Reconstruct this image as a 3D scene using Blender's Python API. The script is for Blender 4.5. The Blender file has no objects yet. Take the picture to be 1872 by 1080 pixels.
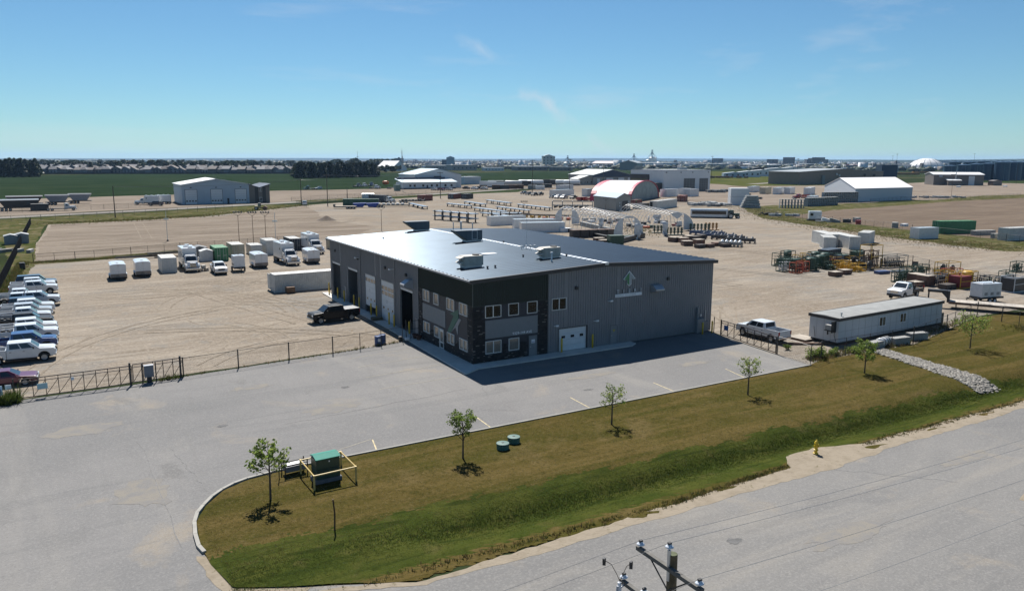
import bpy, bmesh, math, random
import numpy as np
from mathutils import Vector, Matrix
R = math.radians
random.seed(7)
rng = np.random.default_rng(7)
scene = bpy.context.scene
COL = scene.collection

# ---------------------------------------------------------------- camera
cam_d = bpy.data.cameras.new("camera"); cam = bpy.data.objects.new("camera", cam_d); COL.objects.link(cam)
cam_d.sensor_width = 36.0; cam_d.lens = 36.0*1399.07/1872; cam_d.clip_start = 0.2; cam_d.clip_end = 60000
HEAD, PITCH, ROLL = 1.04522941, 0.175087370, 0.00325013510
CAMP = Vector((-32.622, -63.669, 19.5))
fwd = Vector((math.cos(HEAD)*math.cos(PITCH), math.sin(HEAD)*math.cos(PITCH), -math.sin(PITCH)))
rt = Vector((math.sin(HEAD), -math.cos(HEAD), 0)); up = rt.cross(fwd)
cr, sr = math.cos(ROLL), math.sin(ROLL)
rt2 = rt*cr + up*sr; up2 = up*cr - rt*sr
cam.matrix_world = Matrix(((rt2.x, up2.x, -fwd.x, CAMP.x), (rt2.y, up2.y, -fwd.y, CAMP.y), (rt2.z, up2.z, -fwd.z, CAMP.z), (0, 0, 0, 1)))
scene.camera = cam

# ---------------------------------------------------------------- world and sun
SUN_EL, SUN_AZ = 52.7, 73.6           # azimuth counted from +X
world = bpy.data.worlds.new("World"); scene.world = world; world.use_nodes = True
wn, wl = world.node_tree.nodes, world.node_tree.links
wn.clear()
w_out = wn.new("ShaderNodeOutputWorld"); w_bg = wn.new("ShaderNodeBackground")
sky = wn.new("ShaderNodeTexSky"); sky.sky_type = 'NISHITA'; sky.sun_disc = False
sky.sun_elevation = R(SUN_EL); sky.sun_rotation = R(90-SUN_AZ)
sky.altitude = 700; sky.air_density = 1.0; sky.dust_density = 0.1; sky.ozone_density = 3.0
SKY_STRENGTH = 0.05
w_bg.inputs[1].default_value = SKY_STRENGTH
# thin cirrus: wisps of pale cloud in the sky
tc = wn.new("ShaderNodeTexCoord"); mp = wn.new("ShaderNodeMapping")
mp.inputs['Rotation'].default_value = (0, 0, R(-38)); mp.inputs['Scale'].default_value = (1.0, 5.0, 16.0)
nz = wn.new("ShaderNodeTexNoise"); nz.inputs['Scale'].default_value = 1.35; nz.inputs['Detail'].default_value = 7; nz.inputs['Roughness'].default_value = 0.62
rp = wn.new("ShaderNodeValToRGB"); rp.color_ramp.elements[0].position = 0.57; rp.color_ramp.elements[1].position = 0.80
rp.color_ramp.elements[1].color = (0.30, 0.30, 0.30, 1)
mx = wn.new("ShaderNodeMixRGB"); mx.blend_type = 'MIX'; mx.inputs[2].default_value = (8.5, 9.0, 9.6, 1)
tint = wn.new("ShaderNodeMixRGB"); tint.blend_type = 'MULTIPLY'; tint.inputs[0].default_value = 1.0; tint.inputs[2].default_value = (0.665, 0.955, 1.065, 1)
wl.new(sky.outputs[0], tint.inputs[1])
wl.new(tc.outputs['Generated'], mp.inputs[0]); wl.new(mp.outputs[0], nz.inputs['Vector']); wl.new(nz.outputs[0], rp.inputs[0])
# one broken contrail of ice cloud: a narrow band on a great circle, torn by noise
dA, dB = [Vector(q)-CAMP for q in ((10.00,33.22,40.13), (25.79,20.67,23.52))]; nv_ = dA.cross(dB).normalized(); mid = ((17.67,27.26,32.70)); dm = (Vector(mid)-CAMP).normalized()
def vdot(v):
    q = wn.new("ShaderNodeVectorMath"); q.operation = 'DOT_PRODUCT'; wl.new(tc.outputs['Generated'], q.inputs[0]); q.inputs[1].default_value = v; return q.outputs['Value']
def wmath(op, a, b=None):
    q = wn.new("ShaderNodeMath"); q.operation = op
    for i, v in enumerate((a, b)):
        if v is None: continue
        if isinstance(v, (int, float)): q.inputs[i].default_value = v
        else: wl.new(v, q.inputs[i])
    return q.outputs[0]
n3 = wn.new("ShaderNodeTexNoise"); n3.inputs['Scale'].default_value = 26; n3.inputs['Detail'].default_value = 6; wl.new(tc.outputs['Generated'], n3.inputs['Vector'])
n4 = wn.new("ShaderNodeTexNoise"); n4.inputs['Scale'].default_value = 11; n4.inputs['Detail'].default_value = 3; wl.new(tc.outputs['Generated'], n4.inputs['Vector'])
off = wmath('ADD', vdot(nv_), wmath('MULTIPLY', wmath('SUBTRACT', n3.outputs[0], .5), .05))
band_ = wmath('MAXIMUM', wmath('SUBTRACT', 1.0, wmath('DIVIDE', wmath('ABSOLUTE', off), .011)), 0.0)
brk = wmath('MAXIMUM', wmath('MINIMUM', wmath('MULTIPLY', wmath('SUBTRACT', n4.outputs[0], .47), 7.0), 1.0), 0.0)
ext = wmath('MAXIMUM', wmath('MINIMUM', wmath('MULTIPLY', wmath('SUBTRACT', vdot(dm), .972), 60.0), 1.0), 0.0)
trail = wmath('MULTIPLY', wmath('MULTIPLY', wmath('MULTIPLY', band_, brk), ext), .55)
wl.new(wmath('MINIMUM', wmath('ADD', rp.outputs[0], trail), 1.0), mx.inputs[0]); wl.new(tint.outputs[0], mx.inputs[1]); wl.new(mx.outputs[0], w_bg.inputs[0]); wl.new(w_bg.outputs[0], w_out.inputs[0])

sun_d = bpy.data.lights.new("sun", 'SUN'); sun_d.energy = 5.0; sun_d.angle = R(0.5); sun_d.color = (1.0, 0.955, 0.89)
sun = bpy.data.objects.new("sun", sun_d); COL.objects.link(sun)
SD = Vector((math.cos(R(SUN_EL))*math.cos(R(SUN_AZ)), math.cos(R(SUN_EL))*math.sin(R(SUN_AZ)), math.sin(R(SUN_EL))))
sun.rotation_euler = (-SD).to_track_quat('-Z', 'Y').to_euler(); sun.location = (0, 0, 60)

vs = scene.view_settings
vs.view_transform = 'Standard'; vs.look = 'None'; vs.gamma = 1.0; vs.exposure = 0.72; vs.use_curve_mapping = False
scene.cycles.max_bounces = 6; scene.cycles.diffuse_bounces = 2; scene.cycles.glossy_bounces = 2
scene.cycles.transparent_max_bounces = 24; scene.cycles.volume_bounces = 0
scene.cycles.use_denoising = True

# ---------------------------------------------------------------- materials
MC = {}
def S(h):                                   # '#rrggbb' -> linear
    v = [int(h[i:i+2], 16)/255 for i in (1, 3, 5)]
    return tuple(c/12.92 if c <= .04045 else ((c+.055)/1.055)**2.4 for c in v)
def mat(name, col, rough=0.6, metal=0.0, var=0.10, scale=2.0, bump=0.0, bscale=20.0, spec=0.5, coat=0.0, alt=None, thr=None):
    if name in MC: return MC[name]
    m = bpy.data.materials.new(name); MC[name] = m; m.use_nodes = True
    n, l = m.node_tree.nodes, m.node_tree.links
    b = n["Principled BSDF"]; b.inputs['Roughness'].default_value = rough; b.inputs['Metallic'].default_value = metal
    b.inputs['Specular IOR Level'].default_value = spec; b.inputs['Coat Weight'].default_value = coat; b.inputs['Coat Roughness'].default_value = .08
    t = n.new("ShaderNodeTexCoord"); z = n.new("ShaderNodeTexNoise"); z.inputs['Scale'].default_value = scale; z.inputs['Detail'].default_value = 6
    z.inputs['Roughness'].default_value = .65
    l.new(t.outputs['Object'], z.inputs['Vector'])
    r = n.new("ShaderNodeValToRGB"); e = r.color_ramp.elements
    lo = tuple(c*(1-var) for c in col); hi = tuple(min(1, c*(1+var)) for c in (alt or col))
    e[0].position, e[1].position = thr or (.33, .67); e[0].color = (*lo, 1); e[1].color = (*hi, 1)
    l.new(z.outputs[0], r.inputs[0]); l.new(r.outputs[0], b.inputs['Base Color'])
    if bump:
        z2 = n.new("ShaderNodeTexNoise"); z2.inputs['Scale'].default_value = bscale; z2.inputs['Detail'].default_value = 4
        l.new(t.outputs['Object'], z2.inputs['Vector'])
        bp = n.new("ShaderNodeBump"); bp.inputs['Strength'].default_value = bump; bp.inputs['Distance'].default_value = .05
        l.new(z2.outputs[0], bp.inputs['Height']); l.new(bp.outputs[0], b.inputs['Normal'])
    return m
def ground_mat(name, layers, rough=.97, bump=.35, bscale=6.0, spec=.0):
    """layers: (colour, (sx,sy,sz) stretch, rot_z, scale, lo, hi, strength); the first is the base colour."""
    m = bpy.data.materials.new(name); MC[name] = m; m.use_nodes = True
    n, l = m.node_tree.nodes, m.node_tree.links
    b = n["Principled BSDF"]; b.inputs['Roughness'].default_value = rough; b.inputs['Specular IOR Level'].default_value = spec
    t = n.new("ShaderNodeTexCoord"); cur = None
    for i, L in enumerate(layers):
        c = tuple(q*.60 for q in L[0])
        if cur is None:
            cur = n.new("ShaderNodeRGB"); cur.outputs[0].default_value = (*c, 1); cur = cur.outputs[0]; continue
        mp = n.new("ShaderNodeMapping"); mp.inputs['Scale'].default_value = L[1]; mp.inputs['Rotation'].default_value = (0, 0, R(L[2]))
        mp.inputs['Location'].default_value = (i*13.7, i*7.1, 0)
        z = n.new("ShaderNodeTexNoise"); z.inputs['Scale'].default_value = L[3]; z.inputs['Detail'].default_value = 8; z.inputs['Roughness'].default_value = .62
        z.inputs['Distortion'].default_value = .4 if L[1][0] == L[1][1] else 1.3
        r = n.new("ShaderNodeMapRange"); r.inputs[1].default_value = L[4]; r.inputs[2].default_value = L[5]; r.inputs[3].default_value = 0; r.inputs[4].default_value = L[6]
        x = n.new("ShaderNodeMixRGB"); x.inputs[2].default_value = (*c, 1)
        l.new(t.outputs['Object'], mp.inputs[0]); l.new(mp.outputs[0], z.inputs['Vector']); l.new(z.outputs[0], r.inputs[0])
        l.new(r.outputs[0], x.inputs[0]); l.new(cur, x.inputs[1]); cur = x.outputs[0]
    l.new(cur, b.inputs['Base Color'])
    if bump:
        z2 = n.new("ShaderNodeTexNoise"); z2.inputs['Scale'].default_value = bscale; z2.inputs['Detail'].default_value = 7
        l.new(t.outputs['Object'], z2.inputs['Vector'])
        bp = n.new("ShaderNodeBump"); bp.inputs['Strength'].default_value = bump; bp.inputs['Distance'].default_value = .06
        l.new(z2.outputs[0], bp.inputs['Height']); l.new(bp.outputs[0], b.inputs['Normal'])
    return m
def leafmat(name, col, trans=.45, var=.3, scale=2.0, rough=.6):
    """thin leaf or blade: part of the light passes through"""
    if name in MC: return MC[name]
    m = mat(name, col, rough, var=var, scale=scale, spec=.25); n, l = m.node_tree.nodes, m.node_tree.links
    b = n["Principled BSDF"]; t = n.new("ShaderNodeBsdfTranslucent"); x = n.new("ShaderNodeMixShader"); x.inputs[0].default_value = trans
    l.new(b.inputs['Base Color'].links[0].from_socket, t.inputs[0]); l.new(b.outputs[0], x.inputs[1]); l.new(t.outputs[0], x.inputs[2]); l.new(x.outputs[0], n["Material Output"].inputs['Surface'])
    return m
def mesh_mat(name, col, cover, pitch=.06):
    """woven wire: thin crossing strands, open between them"""
    m = bpy.data.materials.new(name); MC[name] = m; m.use_nodes = True
    n, l = m.node_tree.nodes, m.node_tree.links
    b = n["Principled BSDF"]; b.inputs['Base Color'].default_value = (*col, 1); b.inputs['Roughness'].default_value = .5; b.inputs['Metallic'].default_value = .6
    t = n.new("ShaderNodeTexCoord"); sp = n.new("ShaderNodeSeparateXYZ"); l.new(t.outputs['UV'], sp.inputs[0])
    outs = []
    for op in ('ADD', 'SUBTRACT'):
        a = n.new("ShaderNodeMath"); a.operation = op; l.new(sp.outputs[0], a.inputs[0]); l.new(sp.outputs[1], a.inputs[1])
        d = n.new("ShaderNodeMath"); d.operation = 'DIVIDE'; l.new(a.outputs[0], d.inputs[0]); d.inputs[1].default_value = pitch
        f = n.new("ShaderNodeMath"); f.operation = 'FRACT'; l.new(d.outputs[0], f.inputs[0])
        c = n.new("ShaderNodeMath"); c.operation = 'LESS_THAN'; l.new(f.outputs[0], c.inputs[0]); c.inputs[1].default_value = cover
        outs.append(c)
    mx = n.new("ShaderNodeMath"); mx.operation = 'MAXIMUM'; l.new(outs[0].outputs[0], mx.inputs[0]); l.new(outs[1].outputs[0], mx.inputs[1])
    l.new(mx.outputs[0], b.inputs['Alpha'])
    return m

# ---------------------------------------------------------------- mesh builder
class MB:
    def __init__(s, T=None): s.v = []; s.f = []; s.T = T; s.uv = None; s.cm = 0; s.mi = []
    def add(s, vs, fs):
        o = len(s.v)
        if s.T is not None: vs = [tuple(s.T @ Vector(p)) for p in vs]
        s.v += [tuple(p) for p in vs]; s.f += [tuple(i+o for i in q) for q in fs]; s.mi += [s.cm]*len(fs); return s
    def box(s, x0, x1, y0, y1, z0, z1):
        if x0 > x1: x0, x1 = x1, x0
        if y0 > y1: y0, y1 = y1, y0
        return s.add([(x0,y0,z0),(x1,y0,z0),(x1,y1,z0),(x0,y1,z0),(x0,y0,z1),(x1,y0,z1),(x1,y1,z1),(x0,y1,z1)],
                     [(3,2,1,0),(4,5,6,7),(0,1,5,4),(1,2,6,5),(2,3,7,6),(3,0,4,7)])
    def cbox(s, c, d, rz=0, ry=0):
        M = Matrix.Translation(c) @ Matrix.Rotation(rz, 4, 'Z') @ Matrix.Rotation(ry, 4, 'Y')
        a, b, h = d[0]/2, d[1]/2, d[2]/2
        vs = [tuple(M @ Vector(q)) for q in ((-a,-b,-h),(a,-b,-h),(a,b,-h),(-a,b,-h),(-a,-b,h),(a,-b,h),(a,b,h),(-a,b,h))]
        return s.add(vs, [(3,2,1,0),(4,5,6,7),(0,1,5,4),(1,2,6,5),(2,3,7,6),(3,0,4,7)])
    def frust(s, b, t):        # b,t : (x0,x1,y0,y1,z)
        x0,x1,y0,y1,z = b; X0,X1,Y0,Y1,Z = t
        return s.add([(x0,y0,z),(x1,y0,z),(x1,y1,z),(x0,y1,z),(X0,Y0,Z),(X1,Y0,Z),(X1,Y1,Z),(X0,Y1,Z)],
                     [(3,2,1,0),(4,5,6,7),(0,1,5,4),(1,2,6,5),(2,3,7,6),(3,0,4,7)])
    def prism(s, pts, ax, a, b):   # pts: polygon in the two other axes (cyclic order x,y,z)
        k = len(pts)
        def P(p, w): return {'x': (w, p[0], p[1]), 'y': (p[0], w, p[1]), 'z': (p[0], p[1], w)}[ax]
        vs = [P(p, a) for p in pts] + [P(p, b) for p in pts]
        fs = [tuple(range(k))[::-1], tuple(range(k, 2*k))] + [(i, (i+1) % k, k+(i+1) % k, k+i) for i in range(k)]
        return s.add(vs, fs)
    def cyl(s, p0, p1, r0, r1=None, n=10, caps=True):
        r1 = r0 if r1 is None else r1
        p0, p1 = Vector(p0), Vector(p1); d = (p1-p0).normalized()
        a = d.orthogonal().normalized(); b = d.cross(a)
        vs = []
        for p, r in ((p0, r0), (p1, r1)):
            for i in range(n):
                t = 2*math.pi*i/n; vs.append(tuple(p + a*(r*math.cos(t)) + b*(r*math.sin(t))))
        fs = [(i, (i+1) % n, n+(i+1) % n, n+i) for i in range(n)]
        if caps: fs += [tuple(range(n))[::-1], tuple(range(n, 2*n))]
        return s.add(vs, fs)
    def tube(s, pts, r, n=6):
        for a, b in zip(pts[:-1], pts[1:]): s.cyl(a, b, r, r, n)
        return s
    def lathe(s, prof, c=(0,0,0), n=16, ax='z'):
        vs = []; m = len(prof)
        for i in range(n):
            t = 2*math.pi*i/n
            for r, z in prof:
                q = (r*math.cos(t), r*math.sin(t), z)
                if ax == 'y': q = (q[0], q[2], q[1])
                if ax == 'x': q = (q[2], q[0], q[1])
                vs.append((c[0]+q[0], c[1]+q[1], c[2]+q[2]))
        fs = []
        for i in range(n):
            j = (i+1) % n
            for k in range(m-1): fs.append((i*m+k, j*m+k, j*m+k+1, i*m+k+1))
        return s.add(vs, fs)
    def slab(s, q, t, u=(0,1), v=(0,1), off=.004):   # thin plate on the quad q (p00,p10,p11,p01)
        A, B, C, D = [Vector(p) for p in q]
        def at(a, b): return (A*(1-a)+B*a)*(1-b) + (D*(1-a)+C*a)*b
        P = [at(u[0], v[0]), at(u[1], v[0]), at(u[1], v[1]), at(u[0], v[1])]
        N = (P[1]-P[0]).cross(P[3]-P[0]).normalized()
        vs = [tuple(p+N*(off-t)) for p in P] + [tuple(p+N*off) for p in P]
        return s.add(vs, [(3,2,1,0),(4,5,6,7),(0,1,5,4),(1,2,6,5),(2,3,7,6),(3,0,4,7)])
    def build(s, name, m, parent=None, bevel=0, seg=2, smooth=False, kind=None, label=None, cat=None, group=None, loc=None, rz=0):
        me = bpy.data.meshes.new(name); me.from_pydata(s.v, [], s.f)
        if any(s.mi): me.polygons.foreach_set('material_index', s.mi)
        if bevel or s.uv == 'fix':
            bm = bmesh.new(); bm.from_mesh(me); bmesh.ops.recalc_face_normals(bm, faces=bm.faces)
            if bevel:
                es = [e for e in bm.edges if len(e.link_faces) == 2 and e.calc_face_angle(0) > R(25)]
                bmesh.ops.bevel(bm, geom=es, offset=bevel, segments=seg, affect='EDGES', profile=.6, clamp_overlap=True)
            bm.to_mesh(me); bm.free()
        if isinstance(m, (list, tuple)):
            for q in m: me.materials.append(q)
        else: me.materials.append(m)
        if smooth: me.polygons.foreach_set('use_smooth', [True]*len(me.polygons))
        me.update()
        return link(name, me, parent, kind, label, cat, group, loc, rz)
def link(name, me, parent=None, kind=None, label=None, cat=None, group=None, loc=None, rz=0):
    o = bpy.data.objects.new(name, me); COL.objects.link(o)
    if parent is not None: o.parent = parent
    if loc is not None: o.location = loc
    if rz: o.rotation_euler = (0, 0, rz)
    tag(o, label, cat, group, kind); return o
def tag(o, label=None, cat=None, group=None, kind=None):
    if label: o['label'] = label
    if cat: o['category'] = cat
    if group: o['group'] = group
    if kind: o['kind'] = kind
    return o
def thing(name, label, cat, loc=(0,0,0), rz=0, group=None):
    o = bpy.data.objects.new(name, None); COL.objects.link(o); o.empty_display_size = .3
    if len(loc) == 2: loc = (*loc, 0)
    o.location = loc; o.rotation_euler = (0, 0, rz); return tag(o, label, cat, group)
KIDS = {}
def kids(o): return list(o.children)
def copy_tree(o, loc=None, rz=None, label=None, group=None, recolor=None, parent=None, scale=None, skip=()):
    c = o.copy(); COL.objects.link(c)
    if parent is not None: c.parent = parent
    if loc is not None: c.location = (*loc, 0) if len(loc) == 2 else loc
    if rz is not None: c.rotation_euler = (0, 0, rz)
    if scale is not None: c.scale = scale
    if label: c['label'] = label
    if group: c['group'] = group
    if recolor: paint(c, recolor)
    for k in o.children:
        if k.name.split('.')[0] in skip: continue
        copy_tree(k, parent=c, recolor=recolor, skip=skip)
    return c
def paint(o, recolor):
    k = o.name.split('.')[0]
    if k in recolor and o.data:
        o.material_slots[0].link = 'OBJECT'; o.material_slots[0].material = recolor[k]
def np_mesh(name, verts, faces, m, smooth=False):      # verts (N,3), faces (M,k) numpy
    me = bpy.data.meshes.new(name); k = faces.shape[1]
    me.vertices.add(len(verts)); me.vertices.foreach_set('co', verts.astype(np.float32).ravel())
    me.loops.add(faces.size); me.loops.foreach_set('vertex_index', faces.astype(np.int32).ravel())
    me.polygons.add(len(faces)); me.polygons.foreach_set('loop_start', np.arange(0, faces.size, k, dtype=np.int32))
    for q in (m if isinstance(m, (list, tuple)) else [m]): me.materials.append(q)
    if smooth: me.polygons.foreach_set('use_smooth', [True]*len(faces))
    me.update(calc_edges=True); return me
def sheet(name, pts, z, m, kind='structure', label=None):
    return MB().add([(x, y, z) for x, y in pts], [tuple(range(len(pts)))]).build(name, m, kind=kind, label=label)
def text_obj(name, txt, size, m, parent, loc, rot, ext=.015, align='LEFT', space=1.0, label=None):
    cu = bpy.data.curves.new(name, 'FONT'); cu.body = txt; cu.size = size; cu.extrude = ext; cu.align_x = align; cu.space_character = space
    tmp = bpy.data.objects.new("tmp", cu); COL.objects.link(tmp)
    dg = bpy.context.evaluated_depsgraph_get(); me = bpy.data.meshes.new_from_object(tmp.evaluated_get(dg))
    bpy.data.objects.remove(tmp); me.materials.clear(); me.materials.append(m); me.name = name
    o = link(name, me, parent, label=label); o.location = loc; o.rotation_euler = rot; return o

# ================================================================ setting
ASPH = ground_mat('bleached_asphalt', [((.30,.292,.285),), ((.25,.247,.245),(1,1,1),0,.045,.42,.58,.85), ((.36,.345,.32),(1,.2,1),12,.12,.50,.64,.65), ((.42,.36,.28),(1,1,1),0,.13,.58,.68,.65),
    ((.21,.21,.21),(.10,1,1),-4,.45,.52,.66,.45), ((.24,.235,.23),(1,.12,1),3,.5,.54,.66,.4), ((.19,.185,.18),(1,1,1),0,.22,.62,.70,.5), ((.40,.39,.375),(1,1,1),0,7,.48,.66,.5), ((.17,.17,.17),(1,1,1),0,10,.54,.70,.5)], rough=.9, bump=.35, bscale=18, spec=.1)
ROAD = ground_mat('bleached_street_asphalt', [((.295,.287,.275),), ((.25,.246,.24),(.3,1,1),2,.06,.42,.58,.85), ((.38,.355,.315),(.2,1,1),0,.2,.50,.64,.65),
    ((.22,.217,.215),(.4,1,1),40,.22,.55,.68,.55), ((.43,.37,.29),(1,1,1),0,.16,.60,.70,.6), ((.235,.23,.225),(.05,1,1),1,.7,.52,.64,.45), ((.42,.405,.385),(1,1,1),0,7,.48,.66,.5), ((.17,.17,.17),(1,1,1),0,11,.54,.70,.5)], rough=.9, bump=.35, bscale=18, spec=.1)
SAND = ground_mat('gravel_sand', [((.405,.352,.29),), ((.335,.28,.222),(1,1,1),0,.022,.42,.56,.9), ((.31,.295,.27),(1,1,1),0,.06,.50,.60,.8), ((.50,.44,.36),(.18,1,1),12,.35,.48,.62,.55),
    ((.26,.215,.17),(.12,1,1),24,.6,.51,.62,.45), ((.26,.215,.17),(.07,1,1),-38,.7,.53,.64,.5), ((.24,.2,.155),(.08,1,1),75,.6,.55,.66,.45), ((.55,.48,.40),(1,1,1),0,2.2,.50,.66,.55), ((.18,.15,.115),(1,1,1),0,4.5,.53,.68,.6), ((.30,.285,.26),(1,1,1),0,.35,.56,.66,.5)], bump=.9, bscale=4)
GRADE = ground_mat('graded_dirt', [((.30,.25,.205),), ((.38,.325,.265),(.14,1,1),8,.10,.44,.58,.85), ((.21,.175,.14),(.08,1,1),12,.25,.48,.62,.75), ((.44,.38,.31),(.05,1,1),5,.6,.50,.64,.65), ((.2,.165,.135),(1,1,1),0,.05,.54,.66,.65), ((.19,.155,.125),(.05,1,1),-30,.5,.52,.64,.5), ((.17,.14,.11),(1,1,1),0,2,.52,.68,.55)], bump=1.0, bscale=2.5)
GRAVEL = ground_mat('gravel_road', [((.37,.345,.315),), ((.30,.28,.255),(1,1,1),0,.1,0.42,0.58,.7), ((.44,.42,.385),(.1,1,1),20,.5,0.47,0.68,.5)], bump=.4)
DIRT2 = ground_mat('packed_dirt', [((.33,.275,.225),), ((.27,.225,.185),(1,1,1),0,.03,0.42,0.55,.8), ((.40,.35,.29),(.15,1,1),20,.2,0.47,0.65,.6), ((.14,.13,.07),(1,1,1),0,.05,0.63,0.72,.6)], bump=.5, bscale=2)
FIELD = ground_mat('young_crop', [((.030,.056,.027),), ((.044,.066,.036),(.05,1,1),-22,.10,.42,.58,.85), ((.022,.044,.021),(1,1,1),0,.02,.42,.58,.8), ((.095,.09,.06),(.03,1,1),-20,.05,.58,.68,.7), ((.07,.085,.05),(.015,1,1),-24,.3,.58,.68,.6), ((.02,.036,.016),(1,1,1),0,1.5,.5,.7,.5)], bump=.6, bscale=2)
BROWN = ground_mat('tilled_brown', [((.235,.185,.145),), ((.185,.145,.115),(.2,1,1),3,.12,0.42,0.55,.8), ((.28,.225,.175),(.08,1,1),2,.5,0.47,0.65,.6), ((.12,.10,.075),(1,1,1),0,1.4,0.57,0.69,.7)], bump=.8, bscale=3)
WEEDY = ground_mat('weedy_ground', [((.115,.115,.045),), ((.19,.16,.085),(1,1,1),0,.12,0.42,0.55,.8), ((.065,.090,.030),(1,1,1),0,.35,0.47,0.59,.8), ((.33,.275,.20),(1,1,1),0,.2,0.55,0.66,.75), ((.05,.07,.02),(1,1,1),0,2.5,0.47,0.68,.5)], bump=.8, bscale=4)
FARG = ground_mat('far_land', [((.060,.072,.036),), ((.040,.058,.028),(1,1,1),0,.0016,0.39,0.53,.9), ((.13,.12,.075),(1,1,1),0,.0028,0.55,0.62,.7), ((.055,.085,.03),(1,1,1),0,.008,0.47,0.58,.7), ((.025,.035,.02),(1,1,1),0,.02,0.49,0.59,.8)], bump=0)
LAWN = ground_mat('dry_lawn', [((.118,.092,.030),), ((.088,.082,.022),(1,1,1),0,.09,.42,.56,.9), ((.165,.122,.046),(.08,1,1),1.5,.5,.46,.60,.8), ((.070,.072,.018),(.05,1,1),2,.42,.50,.62,.75), ((.185,.138,.062),(1,1,1),0,.22,.55,.68,.65), ((.055,.058,.014),(1,1,1),0,.6,.56,.68,.5), ((.045,.045,.012),(1,1,1),0,3.0,.50,.68,.6), ((.21,.16,.075),(1,1,1),0,5,.52,.70,.55)], bump=1.0, bscale=8)
DITCH = ground_mat('ditch_grass', [((.062,.082,.018),), ((.095,.105,.026),(1,1,1),0,.3,.42,.58,.85), ((.034,.050,.013),(.12,1,1),0,1.1,.48,.62,.8), ((.13,.115,.045),(1,1,1),0,.5,.58,.70,.6), ((.028,.04,.010),(1,1,1),0,3,.52,.68,.6)], bump=1.0, bscale=8)
CONC = mat('concrete', (.27,.26,.235), .85, var=.12, scale=1.2, bump=.2, bscale=15)

def ragged(pts, step=2.5, amp=.5, seed=1):
    r = random.Random(seed); out = []
    for i, a in enumerate(pts):
        b = pts[(i+1) % len(pts)]; d = math.hypot(b[0]-a[0], b[1]-a[1]); k = max(1, int(d/step))
        nx, ny = -(b[1]-a[1])/max(d, 1e-6), (b[0]-a[0])/max(d, 1e-6); w = 0
        for j in range(k):
            t = j/k; w = w*.6 + r.uniform(-amp, amp)*.7; e = w if j else 0
            out.append((a[0]+(b[0]-a[0])*t+nx*e, a[1]+(b[1]-a[1])*t+ny*e))
    return out

B = 23800
HX0, HX1, HY0, HY1 = -21.5, 420, -32.6, -25.6          # where the ditch is cut below the ground
MB().add([(-B,HY1,0),(B,HY1,0),(B,B,0),(-B,B,0), (-B,-B,0),(B,-B,0),(B,HY0,0),(-B,HY0,0), (-B,HY0,0),(HX0,HY0,0),(HX0,HY1,0),(-B,HY1,0), (HX1,HY0,0),(B,HY0,0),(B,HY1,0),(HX1,HY1,0)],
        [(0,1,2,3),(4,5,6,7),(8,9,10,11),(12,13,14,15)]).build('ground', FARG, kind='structure')
sheet('crop_field', ragged([(-420,340),(-60,374),(20,396),(80,425),(144,428),(174,440),(330,520),(430,640),(800,905),(900,1030),(656,1040),(420,930),(221,1040),(18,1028),(-90,925),(-420,800)], 20, 3, 3), .008, FIELD)
sheet('dirt_lot', ragged([(-260,225),(-150,236),(-50,250),(25,283),(100,325),(180,370),(300,440),(420,500),(330,530),(174,444),(144,431),(80,429),(20,399),(-60,377),(-260,350)], 6, 2, 4), .016, DIRT2)
sheet('east_lot', ragged([(170,215),(205,190),(225,172),(290,168),(330,176),(352,170),(560,190),(720,280),(700,385),(560,335),(470,360),(520,480),(420,560),(300,440),(190,330)], 8, 2.5, 5), .010, DIRT2)
sheet('hillside_grass', ragged([(420,360),(560,352),(640,440),(1100,800),(1000,1000),(640,760),(480,520)], 15, 5, 6), .02, ground_mat('hillside', [((.10,.12,.035),), ((.15,.14,.055),(1,1,1),0,.02,.45,.6,.8), ((.06,.085,.025),(1,1,1),0,.05,.5,.65,.8)], bump=.4))
sheet('tilled_field', ragged([(190,127),(182,100),(176,70),(168,38),(168,8),(430,-25),(520,130),(420,160),(350,158),(300,155),(249,144)], 4, .7, 7), .020, BROWN)
sheet('weed_strip', ragged([(240,175),(214,168),(174,121),(160,80),(150,52),(146,26),(158,20),(170,22),(174,60),(181,92),(190,124),(240,140),(320,152),(350,158),(420,160),(520,130),(600,180),(420,185),(350,168),(300,163)], 3, 1.2, 8), .024, WEEDY)
sheet('yard_ground', ragged([(-40.8,8.75),(-2.2,12.3),(0,12.4),(0,47),(31,47),(31,0),(30.5,-2),(28.3,-15.9),(45.5,-15.7),(66.2,-10.6),(130,-11),(160,18),(150,30),(153,58),(166,85),(184,118),(220,170),(205,190),(196,235),(262,300),(230,352),(175,338),(110,302),(60,270),(9,218),(-15,209),(-37.5,206),(-40.6,108)], 2.0, .25, 9), .014, SAND)
sheet('graded_dirt_lot', ragged([(-38.9,107.5),(-12,114.5),(8,118),(30,128),(46,150),(40,185),(50,230),(54,258),(9,213),(-15,206),(-37.2,203),(-38.8,150)], 2.5, .6, 10), .028, GRADE)
road_c = [(-330,120),(-140,204),(-51,243),(-5,262),(46,287),(106,318),(180,360),(250,400),(420,500)]
def ribbon(pts, w):
    L_, R_ = [], []
    for i, p in enumerate(pts):
        a = pts[max(0, i-1)]; b = pts[min(len(pts)-1, i+1)]; d = math.hypot(b[0]-a[0], b[1]-a[1]); nx, ny = -(b[1]-a[1])/d, (b[0]-a[0])/d
        L_.append((p[0]+nx*w, p[1]+ny*w)); R_.append((p[0]-nx*w, p[1]-ny*w))
    return L_ + R_[::-1]
sheet('gravel_road', ragged(ribbon(road_c, 4.6), 5, .35, 11), .036, GRAVEL)
sheet('gravel_road', ragged(ribbon([(470,400),(560,440),(700,560),(860,720)], 5), 8, .6, 12), .036, GRAVEL)
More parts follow.
